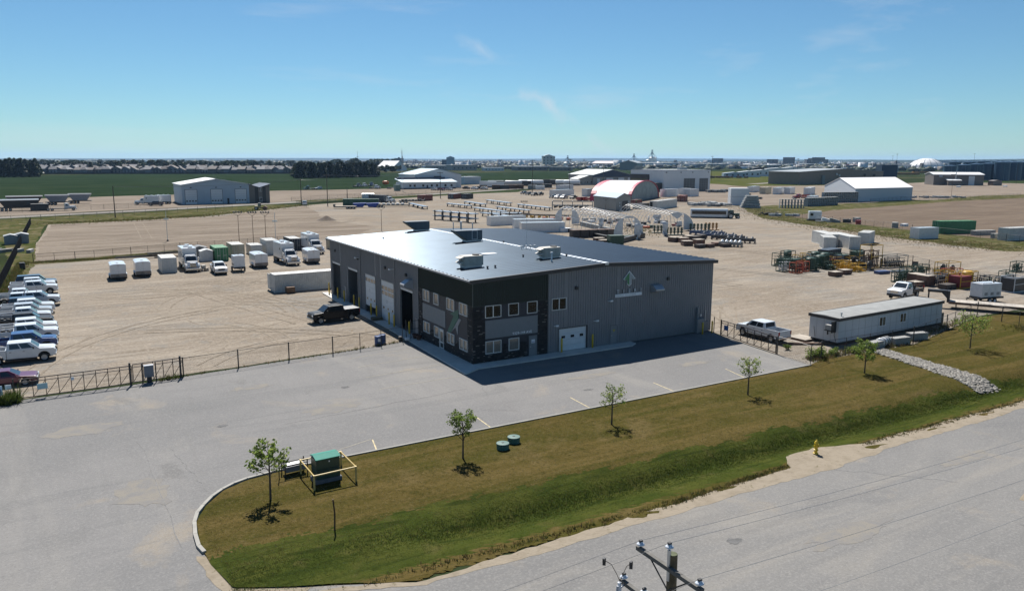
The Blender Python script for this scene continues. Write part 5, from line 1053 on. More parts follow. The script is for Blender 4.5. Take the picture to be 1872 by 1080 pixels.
scatter('weeds', [(-41.7,32),(-41.6,70),(-40.6,108)], 2600, .35, [0,3,2,1], sd=.5); scatter('weeds', [(-39,106),(-26,106.5),(-12.5,112.5)], 1500, .3, [0,3,2], sd=.7); scatter('weeds', [(-24.5,9.6),(-10,11.1),(-2.6,12.3)], 130, .22, [3,2,0], sd=.12); scatter('weeds', [(-26.6,9.0),(-24.9,9.3)], 40, .45, [0,3], sd=.15)
scatter('weeds', [(-38.3,7.9),(-37.6,8.2)], 160, .9, [0,1,0], w=.03, sd=.35); scatter('weeds', [(30.2,-14.9),(33,-14.6),(45,-15.2),(66,-10.3)], 900, .30, [3,2,2,0], sd=.5); scatter('weeds', [(64,-17),(63.5,-26)], 700, .3, [2,3,0], sd=1.0)
scatter('weeds', [(216,166),(176,118),(160,75),(152,46),(152,28)], 6500, .14, [3,2,2,3], w=.035, sd=5); scatter('weeds', [(90,30),(102,24),(104,18),(96,8)], 420, .4, [0,2,3], sd=.8); scatter('weeds', [(-38,208),(-15,212),(8,222),(56,268)], 2400, .25, [3,0,2], w=.05, sd=3); scatter('weeds', [(98,94),(120,120)], 500, .28, [0,3,2], w=.04, sd=4)
scatter('roadside_weeds', [(-22,-31.9),(-4,-32.5),(6.3,-32.1)], 620, .12, [3,2,1], sd=.16); scatter('roadside_weeds', [(14,-32.0),(34,-32.3),(70,-32.4)], 800, .12, [3,2,1], sd=.16)
# ---- trees
LEAF = [leafmat('leaf_green', (.16,.225,.045), .55, .3, 2), leafmat('leaf_dark', (.085,.13,.028), .55, .3, 2), leafmat('leaf_pale', (.25,.29,.08), .55, .3, 2)]
BARK = mat('bark', (.075,.055,.042), .85, var=.25, scale=6)
def leaves(clumps, n, size, r, mix=(.55,.2,.25)):
    C = np.array([c[:3] for c in clumps]); S = np.array([c[3] for c in clumps]); k = r.choice(len(clumps), n, p=S**2/np.sum(S**2)); d = r.normal(0,1,(n,3)); d /= np.linalg.norm(d,axis=1)[:,None]; p = C[k]+d*(S[k]*r.random(n)**.45)[:,None]
    a = r.normal(0,1,(n,3)); a /= np.linalg.norm(a,axis=1)[:,None]; b = np.cross(a, r.normal(0,1,(n,3))); b /= np.linalg.norm(b,axis=1)[:,None]; s = size*r.uniform(.6,1.3,n)[:,None]
    v = np.stack([p-a*s, p+b*s*.55, p+a*s, p-b*s*.55], 1).reshape(-1,3); return v, np.arange(4*n).reshape(-1,4), r.choice(3, n, p=mix)
def sapling(label, p, h, trunk, spread, nb, nl, leaf, seed, mix=(.55,.2,.25), narrow=False):
    root = thing('young_tree', label, 'tree', (*p, .05), 0, 'young trees along the lawn'); r = np.random.default_rng(seed); t = MB(); t.cyl((0,0,0),(.03,.02,trunk),.07,.05,n=8); t.cyl((.03,.02,trunk),(.0,.0,h*.93),.05,.012,n=6); cl = []
    for i in range(nb):
        z0 = trunk*.92+(h*.82-trunk)*(i/nb)**1.1; a = i*2.4+r.random(); ln = spread*(1-.55*abs((i/nb)-.35))*(.75+.4*r.random()); rise = ln*(.75 if not narrow else 1.6)
        e = (ln*math.cos(a), ln*math.sin(a), min(z0+rise, h*.97)); m_ = (e[0]*.5, e[1]*.5, z0+rise*.38); t.cyl((0,0,z0), m_, .025,.016,n=5); t.cyl(m_, e, .016,.006,n=5)
        cl += [(*e, spread*.30), (m_[0]*1.3, m_[1]*1.3, m_[2]+.12, spread*.24)]
        f = (e[0]*.8+r.normal(0,.2), e[1]*.8+r.normal(0,.2), e[2]-.12); t.cyl(m_, f, .010,.005,n=4); cl.append((*f, spread*.24))
    cl.append((0,0,h*.9,spread*.22)); t.build('trunk', BARK, root)
    v, f, ix = leaves(cl, nl, leaf, r, mix); me = np_mesh('crown', v, f, LEAF); me.polygons.foreach_set('material_index', ix.astype(np.int32)); link('crown', me, root); return root
sapling('broad leafy maple sapling nearest the curved kerb', (-23.8,-20.6), 3.75, 1.5, 1.1, 12, 760, .105, 21, (.5,.2,.3)); sapling('narrow upright sapling left of the green risers', (-11.3,-20.5), 3.1, 1.25, .85, 13, 1300, .075, 22, (.5,.3,.2), True)
sapling('sparse sapling with bare twigs at its top, between the risers and the hydrant', (1.3,-20.1), 3.2, 1.2, .95, 12, 620, .075, 23, (.5,.15,.35)); sapling('thin sapling at the edge of the asphalt by its right end', (15.8,-19.9), 3.55, 1.55, .95, 12, 520, .085, 24, (.4,.1,.5)); sapling('dense bright sapling in front of the office trailer', (30.4,-20.5), 3.4, 1.1, 1.0, 13, 1300, .09, 25, (.6,.15,.25)); sapling('wide flat sapling at the far right of the lawn', (48.7,-19.9), 3.6, 1.3, 1.75, 12, 900, .10, 26, (.6,.1,.3))
def bush(label, p, s, seed, n=420, cat='bush', h=.8):
    root = thing('bush', label, cat, (*p, 0), 0, 'bushes along the fence'); r = np.random.default_rng(seed); cl = [(r.normal(0,s*.5), r.normal(0,s*.3), h*(.3+.6*r.random()), s*.35) for _ in range(9)]; v, f, ix = leaves(cl, n, .09, r, (.45,.35,.2)); v[:,2] = np.abs(v[:,2]); me = np_mesh('leaves', v, f, LEAF); me.polygons.foreach_set('material_index', ix.astype(np.int32)); link('leaves', me, root)
    k = MB(); [k.cyl((0,0,0),(c[0]*.8,c[1]*.8,c[2]),.015,n=4) for c in cl]; k.build('stems', BARK, root)
bush('green bush at the fence corner beside the asphalt', (31.5,-14.6), 1.3, 31, 900, h=.9); bush('green bush just right of the fence corner', (33.6,-14.5), .9, 32, 420, h=.7); bush('green bush under the office trailer end', (36.2,-14.7), 1.2, 33, 520, h=.7); bush('small green bush by the dusty white pickup', (31.5,-10.6), .6, 34, 260, h=.5); bush('tall grass clump at the gate speed sign', (-38.9,8.6), .7, 35, 300, h=.8)
# ---- utility pole in the foreground with wires
PT = (-19.03,-49.07,8.88)
up_ = thing('utility_pole', 'brown wooden power pole with crossarms and white insulators, close to the camera', 'utility pole', (PT[0],PT[1],0)); ZT = PT[2]
WOOD = mat('pole_wood', (.115,.085,.045), .85, var=.3, scale=4, bump=.3); ARM = mat('crossarm_wood', (.10,.095,.085), .8, var=.25, scale=5); PORC = mat('white_porcelain', (.60,.63,.68), .15, var=.03, coat=.5); WIRE = mat('bare_wire', (.20,.20,.205), .45, metal=.4)
MB().cyl((0,0,0),(0,0,ZT),.19,.135,n=16).build('pole', WOOD, up_); MB().cyl((0,0,ZT),(0,0,ZT+.012),.136,.13,n=16).build('pole_top', mat('mossy_end', (.075,.085,.045), .9, var=.3, scale=8), up_)
MB().box(-.20,-.08,-1.32,1.32,ZT-.44,-.32+ZT).build('crossarm', ARM, up_)
MB().box(-.42,-.30,-.2,1.75,ZT-1.62,ZT-1.5).build('crossarm', ARM, up_)
for s in (1,-1): MB().cyl((-.14,s*.75,ZT-.44),(-.13,0,ZT-1.05),.022,n=5).build('brace', DSTEEL, up_)
MB().box(-.17,-.10,-.05,.03,ZT-.75,ZT+.16).build('top_bracket', GALV, up_)
def insul(p, par): 
    o = MB().lathe([(0,0),(.035,0),(.04,.03),(.115,.05),(.125,.075),(.09,.10),(.05,.125),(.05,.15),(0,.15)], n=14).build('insulator', PORC, par, smooth=True); o.location = p; c = MB(); c.cbox((0,0,.165),(.10,.08,.06)); c.cyl((0,0,-.06),(0,0,.01),.014,n=5); c.build('clamp', PLASTIC, o); return o
INS = [(-.14,1.18,ZT-.28),(-.135,-.01,ZT+.19),(-.14,-1.2,ZT-.28)]
for p in INS: insul(p, up_)
insul((-.36,1.62,ZT-1.46), up_); insul((-.36,.7,ZT-1.46), up_)
sw = thing('fuse_cutout', None, None, (-.62,1.45,ZT-1.55)); sw.parent = up_; MB().cyl((0,0,-.3),(0,.05,.12),.055,n=10).build('body', PORC, sw); MB().cyl((-.12,0,-.2),(-.1,0,.06),.035,n=8).build('fuse_tube', mat('fuse_tube', (.3,.32,.36), .5), sw); MB().cyl((0,.0,-.05),(.26,.1,-.02),.025,n=6).build('bracket', GALV, sw)
def span(label, p0, p1, sag, r=.010, n=40, group='power lines over the street'):
    k = MB(); pts = [tuple(p0[j]+(p1[j]-p0[j])*i/n-(sag*4*(i/n)*(1-i/n) if j == 2 else 0) for j in range(3)) for i in range(n+1)]; k.tube(pts, r, 5); return k.build('power_line', WIRE, label=label, cat='power line', group=group)
for (x, y, z), lb in zip(INS, ('far','middle','near')):
    X, Y, Z = PT[0]+x, PT[1]+y, z+.18; span('thin bare power line running right from the %s insulator' % lb, (X,Y,Z), (X+62,Y+.4,Z-.2), .95, .006); span('thin bare power line running left from the %s insulator' % lb, (X,Y,Z), (X-55,Y,Z-.1), .7, .006)
X, Y = PT[0]-.2, PT[1]-.3; span('lower thin cable along the street, below the three power lines', (X,Y,ZT-2.4), (X+60,Y,ZT-2.5), .9, .006)
for i, (q, s) in enumerate((((-20.33,-47.71,8.40), INS[0]), ((-20.16,-48.68,8.72), INS[1]))):
    k = MB(); e = (-.62, 1.45+.03*i, ZT-1.42); a = (q[0]-PT[0], q[1]-PT[1], q[2]); k.tube([a, tuple(a[j]*.6+e[j]*.4+(.12 if j == 2 else .05) for j in range(3)), tuple(a[j]*.25+e[j]*.75+(.08 if j == 2 else .03) for j in range(3)), e], .010, 5); o = k.build('jumper_wire', mat('jumper_brown', (.07,.055,.045), .6), up_); c = MB(); c.cbox(a,(.10,.06,.12),.4); c.cbox((a[0],a[1],a[2]-.1),(.05,.09,.1),.9); c.build('hot_line_clamp', DSTEEL, o)

# ================================================================ yard equipment
OFW = mat('office_siding', (.46,.48,.50), .5, var=.06, scale=.5); OFR = mat('membrane_roof', (.215,.22,.215), .8, var=.14, scale=.7); OFB = mat('office_fascia', (.045,.040,.038), .6); PLY = mat('weathered_plywood', (.34,.30,.25), .85, var=.25, scale=1.5)
of = thing('office_trailer', 'long pale grey site office trailer with dark fascia and two windows', 'site office', (37.35,-12.3,0), R(2.2)); OL, OW = 20.0, 3.6
w = MB(); w.box(0, OL, 0, OW, .42, 2.75); w.build('wall', OFW, of)
k = MB()
for i in range(1, 17): x = OL*i/17; k.box(x-.012, x+.012, -.012, -.001, .42, 2.75)
k.box(0, OL, -.014, -.002, 1.55, 1.575)
for i in range(1, 4): k.box(-.012, -.001, OW*i/4-.012, OW*i/4+.012, .42, 2.75)
k.build('siding_seams', mat('seam_grey', (.28,.29,.30), .6), of); f = MB(); f.box(-.14, OL+.14, -.14, -.02, 2.76, 3.08); f.box(-.14, OL+.14, OW+.02, OW+.14, 2.76, 3.08); f.box(-.14, -.02, -.02, OW+.02, 2.76, 3.08); f.box(OL+.02, OL+.14, -.02, OW+.02, 2.76, 3.08); f.build('fascia', OFB, of)
MB().prism([(-.02,2.76),(OW+.02,2.76),(OW+.02,3.06),(OW/2,3.14),(-.02,3.06)], 'x', -.02, OL+.02).build('roof', OFR, of); MB().box(.15, OL-.15, .15, OW-.15, .1, .42).build('skirt', PLASTIC, of)
for x in (7.2, 11.2):
    wi = MB(); t = .07; a0, a1, z0, z1 = x, x+1.25, 1.35, 2.45
    for b in ((a0,a1,z0,z0+t),(a0,a1,z1-t,z1),(a0,a0+t,z0+t,z1-t),(a1-t,a1,z0+t,z1-t),((a0+a1)/2-.03,(a0+a1)/2+.03,z0+t,z1-t)): wi.box(b[0],b[1],-.07,-.0015,b[2],b[3])
    wo = wi.build('window', WHT, of)
    for s0, s1, gm in ((a0+t,(a0+a1)/2-.03,GLASS),((a0+a1)/2+.03,a1-t,mat('curtain_glass', (.10,.10,.09), .1))): MB().box(s0,s1,-.03,-.002,z0+t,z1-t).build('pane', gm, wo)
ac = MB().box(-.75,-.02,.35,1.15,1.75,2.3).build('air_conditioner', mat('ac_grey', (.30,.30,.29), .55), of, bevel=.03); MB().box(-.8,-.02,.3,.36,1.5,2.7).box(-.8,-.02,.3,1.2,1.66,1.74).build('bracket', DSTEEL, ac)
k = MB(); k.tube([(-.05,.35,2.7),(-.06,.3,1.9),(-.07,.45,1.2),(-.06,.2,.5)], .025, 5); k.tube([(-.05,3.0,1.7),(-.06,2.9,1.2),(-.06,2.8,.6)], .02, 5); k.cbox((-.06,1.25,1.35),(.08,.12,.5)); k.build('cables', PLASTIC, of)
MB().cyl((1.1,.55,3.05),(1.1,.55,3.35),.07,n=8).cyl((1.1,.55,3.35),(1.1,.55,3.5),.11,n=8).build('roof_vent', GALV, of); st_ = MB(); [st_.box(OL+.02,OL+.9,.2+i*.24,.24+i*.24,.05,1.5) for i in range(5)]; st_.box(OL+.02,OL+.9,.2,1.2,.9,1.0); st_.build('stair_screen', mat('lattice_wood', (.10,.085,.07), .8), of)
text_obj('lettering', 'OFFICE', .2, WHT, of, (.5,-.145,2.83), (R(90),0,0), .003) if False else None
dk = thing('timber_deck', 'pale plywood deck on the ground at the end of the office trailer', 'deck', (36.9,-9.6,0), R(2)); pm = None
for i in range(8):
    pm = link('plank', pm.data, dk) if pm else MB().box(-1.0,1.0,0,.27,.22,.27).build('plank', PLY, dk); pm.location = (0, i*.285+.3, 0)
MB().box(-1.0,1.0,.3,2.55,.0,.21).build('joists', RUST, dk)
for i, (x, y, r, lb) in enumerate(((36.3,-10.6,-28,'nearer the office trailer'), (35.2,-10.2,-30,'nearer the dusty white pickup'))): MB().cbox((0,0,.12),(6.5,.22,.22)).build('timber_beam', RUST, loc=(x,y,0), rz=R(r), label='long dark timber beam lying on the gravel, '+lb, cat='beam', group='beams by the office')
CB = mat('concrete_block_grey', (.27,.27,.26), .85, var=.15, scale=1.5, bump=.2)
for x, y, r, lb in ((40.0,-14.9,3,'left of the white tank'), (44.0,-15.0,-8,'right of the white tank, nearer'), (47.8,-14.55,-14,'right of the white tank, farther')): MB().box(-1.15,1.15,-.42,.42,0,.85).build('concrete_block', CB, loc=(x,y,0), rz=R(r), bevel=.06, label='grey concrete barrier block on the gravel '+lb, cat='concrete block', group='concrete blocks by the fence')
tk = thing('water_tank', 'small white ribbed tank with a black band in front of the office trailer', 'tank', (41.6,-14.7,0), R(10)); MB().lathe([(0,-.95),(.40,-.93),(.48,-.85),(.48,.85),(.40,.93),(0,.95)], (0,0,.58), n=16, ax='x').build('shell', P_WHITE, tk, smooth=True); k = MB(); [k.lathe([(.485,x),(.5,x),(.5,x+.12),(.485,x+.12)], (0,0,.58), n=16, ax='x') for x in (-.55,.05,.5)]; k.box(-.8,.8,-.35,.35,0,.18); k.build('strap', PLASTIC, tk)
# flatbed gooseneck trailer on the right
fb = thing('gooseneck_trailer', 'long flat deck trailer with black gooseneck and plank deck', 'trailer', (69.6,-5.2,0), R(-60)); FBL = 14.5
DECK = mat('deck_planks', (.36,.325,.28), .85, var=.25, scale=2.5); pm = None
for i in range(9):
    pm = link('plank', pm.data, fb) if pm else MB().box(0,FBL,0,.27,.98,1.03).build('plank', DECK, fb); pm.location = (0, -1.26+i*.281, 0)
f = MB(); f.box(0,FBL,-1.3,-1.27,.80,1.05); f.box(0,FBL,1.27,1.3,.80,1.05); f.box(-.03,0,-1.3,1.3,.8,1.05)
for s in (-.5,.5): f.box(0,FBL,s-.06,s+.06,.62,.975)
for i in range(16): f.box(.2+i*.9,.28+i*.9,-1.25,1.25,.86,.97)
f.build('frame', RUST, fb); nk = MB()
for s in (-.55,.55): nk.box(-.25,.1,s-.1,s+.1,.8,2.35); nk.box(-2.6,-.2,s*.75-.09,s*.75+.09,2.05,2.35); nk.prism([(-.9,2.05),(-.25,2.05),(-.25,1.35)], 'y', s-.06, s+.06)
nk.box(-.25,.1,-.55,.55,2.1,2.35); nk.box(-2.6,-2.35,-.5,.5,2.05,2.35); nk.box(-2.6,-.3,-.42,.42,2.32,2.37); nk.cyl((-2.45,0,2.1),(-2.45,0,1.15),.10,n=8); nk.build('gooseneck', DSTEEL, fb); MB().cyl((.9,1.15,.1),(.9,1.15,.9),.06,n=6).cyl((.9,-1.15,.1),(.9,-1.15,.9),.06,n=6).build('landing_leg', DSTEEL, fb)
for x in (9.6,10.9,12.2):
    for s in (1,-1): wheel(fb, x, s*.98, .43, .5, True)
sh = MB(); sh.prism([(0,.4),(1.2,.4),(1.2,1.5),(.95,2.2),(0,2.2)], 'y', -1.0, 1.0); o = sh.build('body', P_WHITE, None, bevel=.05); o.name = 'camper_shell'; o.location = (57.8,-8.5,0); o.rotation_euler = (0,0,R(2)); tag(o, 'white rounded camper end sticking out behind the office trailer', 'camper'); MB().box(1.2,1.22,-.4,.4,1.0,1.6).build('window', GLASS, o); MB().box(.3,.9,-1.02,-1.0,1.1,1.6).build('window', GLASS, o)
# welding service truck with black deck
sv_ = pickup('white crane service truck with a black open deck and big front wheels', P_WHITE, 'single', 3.2, cover=None, chrome=False, name='service_truck'); sv_['category'] = 'truck'; sv_.location = (71.4,2.2,0.12); sv_.rotation_euler = (0,0,R(188)); sv_.scale = (1.1,1.08,1.12)
for c in list(sv_.children):
    if c.name.split('.')[0] in ('bed',): bpy.data.objects.remove(c)
k = MB(); k.box(-3.1,.05,-1.0,1.0,.78,.9); k.box(-.1,.02,-.95,.95,.9,2.0); k.box(-3.1,-.2,-1.0,-.95,.9,1.1); k.box(-3.1,-.2,.95,1.0,.9,1.1); k.build('deck', DSTEEL, sv_); k = MB(); k.cyl((-.55,0,.9),(-.55,0,1.75),.42,n=16); k.cyl((-.9,.5,.9),(-.9,.5,1.6),.25,n=12); k.build('hose_reel', PLASTIC, sv_); k = MB(); k.cyl((-1.3,-.6,.9),(-1.3,-.6,1.9),.09,n=8); k.cyl((-1.3,-.6,1.9),(-3.4,-.6,1.55),.07,n=8); k.cyl((-1.35,.6,.9),(-1.35,.6,1.5),.05,n=6); k.cyl((-1.35,.6,1.5),(-3.1,.6,1.35),.04,n=6); k.build('crane', RUST, sv_)
# long white container beside the shop with its door open
lw = container('long white container beside the shop with its end door swung open', 12.2, CONT_W, 2.7, name='long_container'); lw.location = (-.9,52.0,0); lw.rotation_euler = (0,0,R(-88)); MB().box(-2.5,-1.23,-6.16,-6.08,.2,2.5).build('open_door', CONT_W, lw, bevel=.01, seg=1); MB().box(-1.30,-1.24,-4.6,-3.2,.2,2.45).build('side_door', CONT_W, lw); k = MB(); k.cbox((-1.26,3.4,1.55),(.02,1.1,.2),0,0); k.cbox((-1.26,3.7,1.75),(.02,.25,.5)); k.build('graffiti', mat('graffiti_grey', (.2,.2,.21), .6), lw)
o = place(c20, (1.3,53.4), R(90), 'small brown container between the long white one and the shop', {q: mat('container_brown', (.15,.105,.075), .6, var=.2) for q in ('side_walls','frame','door','roof')}, scale=(.9,.35,.8))
MB().box(-.6,.6,-.5,.5,.1,.95).build('wooden_box', mat('box_brown', (.16,.10,.065), .8, var=.2), loc=(-5.0,49.4,0), rz=R(3), bevel=.02, label='small brown wooden box in front of the long white container', cat='box')
MB().box(-.42,.42,-.4,.4,.05,1.05).frust((-.42,.42,-.4,.4,1.06),(-.44,.3,-.42,.42,1.25)).build('waste_bin', mat('bin_dark', (.02,.024,.03), .5), loc=(-40.3,97.0,0), bevel=.03, label='dark plastic waste bin in the weeds at the slatted fence', cat='waste bin')
k = MB(); [k.cbox((r_.uniform(-4,4),r_.uniform(-.6,.6),.15+.22*i),(9-i*.7,.18,.18),r_.uniform(-.03,.03)) for i in range(5)]; k.build('steel_beams', DSTEEL, loc=(-17.5,103.5,0), label='pile of dark steel beams behind the dusty white container', cat='beams', kind='stuff')
k = thing('utility_cart', 'small flat utility cart beside the white pickup', 'cart', (-12.6,79.4,0), R(20)); MB().box(-.8,.8,-.5,.5,.45,.6).build('deck', PLY, k); MB().cbox((0,0,.85),(.7,.5,.5)).build('engine', BEI, k, bevel=.05); [wheel(k, x, y, .22, .14) for x in (-.5,.5) for y in (-.45,.45)]
for (x, y), lb, sc in (((-44.39,146.97),'left of two pale grey sheds beyond the slatted fence',1), ((-42.30,148.36),'right of two pale grey sheds beyond the slatted fence',1.05)): o = shed(lb, 2.6, 3, 2.3, mat('shed_pale', (.27,.285,.30), .6), (x,y), R(4), 'sheds beyond the slatted fence'); o.scale = (sc,sc,sc)
for i in range(5): MB().cbox((0,0,.35),(3.0,.8,.7)).build('debris_slab', CB, loc=((-44.82,134.78)[0]-4+i*2.2, (-44.82,134.78)[1]-3-i*1.5,0), rz=R(20*i), bevel=.05, label='broken grey slab in the grass before the two pale sheds', cat='slab', group='slabs beyond the fence')
# ---- light poles
def lightpole(label, p, h, n=4, group='yard light poles', wood=False):
    root = thing('light_pole', label, 'light pole', (*p, 0), R(-30), group); MB().cyl((0,0,0),(0,0,h),.075,.05,n=8).build('pole', RUST if not wood else WOOD, root); a = MB(); a.tube([(-.95,0,h+.45),(0,0,h-.35),(.95,0,h+.45)], .035, 5); a.cyl((-1.0,0,h+.45),(1.0,0,h+.45),.03,n=5); a.build('bracket', DSTEEL, root); q = None
    for i in range(n):
        q = link('lamp', q.data, root) if q else MB().cyl((0,-.12,.12),(0,.14,-.05),.14,.22,n=10).build('lamp', mat('lamp_grey', (.16,.155,.15), .5), root); q.location = (-.9+1.8*i/(n-1), -.05, h+.6)
    return root
for (x, y), h, lb in (((2.10,124.96),6.6,'left one of the three close together behind the containers'), ((4.99,123.17),6.6,'middle one of the three close together behind the containers'), ((7.55,121.58),6.6,'right one of the three close together behind the containers'), ((42.36,137.67),6.0,'standing behind the shop roof'), ((90.97,142.11),6.2,'among the pipe racks'), ((135.93,159.69),5.6,'in front of the grey gabled shed'), ((351.88,160.46),12.5,'tall one by the tilled field in front of the tan building')): lightpole('rusty four-lamp pole, '+lb, (x,y), h)
for (x, y), h, lb in (((-12.22,136.70),7.2,'alone on the graded lot'), ((8.16,114.43),7.6,'tallest, right of the three lamp poles')):
    r = thing('cross_pole', 'galvanized pole with a short crossbar, '+lb, 'pole', (x,y,0), R(-30), 'crossbar poles'); MB().cyl((0,0,0),(0,0,h),.08,.055,n=8).build('pole', GALV, r); MB().box(-.55,.55,-.08,.08,h*.72,h*.75+.08).build('crossbar', GALV, r); MB().cyl((0,0,0),(0,0,.35),.3,.2,n=8).build('footing', DSTEEL, r)
# ---- equipment skids at right
SKG = mat('skid_green', (.018,.055,.035), .5, var=.2); SKY = mat('skid_yellow', (.50,.29,.02), .5, var=.15); SKO = mat('skid_orange', (.42,.085,.03), .5, var=.15); SKD = mat('skid_dark', (.03,.032,.035), .5, var=.2); SKS = mat('skid_grey', (.20,.21,.21), .5, var=.2, metal=.3); SKR = mat('skid_red', (.16,.015,.02), .45, var=.15); SKW = mat('skid_white', (.50,.51,.52), .5); CYL = mat('bottle_grey', (.42,.43,.43), .4, var=.1)
_sk = {}
def skid(label, p, L=2.2, W=1.6, H=1.9, fm=SKG, kind='valves', im=None, rz=0, group='equipment skids in the yard', cat='equipment skid'):
    key = (L, W, H, kind)
    if key not in _sk:
        r = thing('equipment_skid', 'x', cat); f = MB(); t = .09
        for x in (-L/2, L/2-t):
            for y in (-W/2, W/2-t): f.box(x, x+t, y, y+t, .1, H)
        for z in (.02, H-t): 
            zz = .14 if z == .02 else t
            for x in (-L/2, L/2-t): f.box(x+.002, x+t-.002, -W/2+t, W/2-t, z, z+zz)
            for y in (-W/2, W/2-t): f.box(-L/2+.003, L/2-.003, y+.003, y+t-.003, z+.003, z+zz)
        for y in (-W/2, W/2-t): f.box(-L/2+t, L/2-t, y+.01, y+t-.01, H*.5, H*.5+t)
        f.build('frame', SKG, r); q = random.Random(len(_sk)+4); g = MB()
        if kind == 'valves':
            for i in range(int(L/.5)):
                x = -L/2+.35+i*(L-.6)/max(1, int(L/.5)-1)
                for y in (-W*.22, W*.22): g.cyl((x,y,.15),(x,y,H*q.uniform(.5,.8)),.09,n=8); g.cyl((x-.12,y,H*.42),(x+.12,y,H*.42),.14,n=8); g.cyl((x,y,H*.72),(x,y,H*.76),.16,n=8)
            g.cyl((-L/2+.1,0,.45),(L/2-.1,0,.45),.1,n=8)
        elif kind == 'tank':
            g.lathe([(0,.2),(W*.40,.22),(W*.42,.3),(W*.42,H*.92),(W*.3,H*1.0),(0,H*1.02)], (-L*.05,0,0), n=18); g.cyl((L*.4,.0,.2),(L*.4,0,H*.8),.08,n=8); g.cbox((L*.36,-W*.3,.5),(.3,.3,.6))
        elif kind == 'reel':
            g.lathe([(.25,-W*.4),(.8,-W*.4),(.8,-W*.36),(.28,-W*.34),(.28,W*.34),(.8,W*.36),(.8,W*.4),(.25,W*.4)], (0,0,.95), n=18, ax='y'); g.cyl((0,-W*.4,.95),(0,W*.4,.95),.1,n=8)
        elif kind == 'box': g.box(-L/2+.1, L/2-.1, -W/2+.1, W/2-.1, .2, H*.88); g.cyl((-.2,0,H*.88),(-.2,0,H*1.05),.12,n=8)
        elif kind == 'engine': g.box(-L*.35, L*.1, -W*.25, W*.25, .3, H*.6); g.cyl((-L*.3,0,H*.6),(-L*.3,0,H*.85),.07,n=8); g.cyl((L*.12,0,H*.4),(L*.4,0,H*.4),.2,n=10); g.box(L*.15, L*.42, -W*.3, W*.3, .16, .35)
        g.build('equipment', SKD, r, bevel=.0); _sk[key] = r; proto = r; first = True
    else: proto = _sk[key]; first = False
    o = proto if first else copy_tree(proto)
    o.location = (*p, 0); o.rotation_euler = (0,0,R(rz)); o['label'] = label; o['group'] = group
    for c in o.children: paint(c, {'frame': fm, 'equipment': im or SKD})
    return o
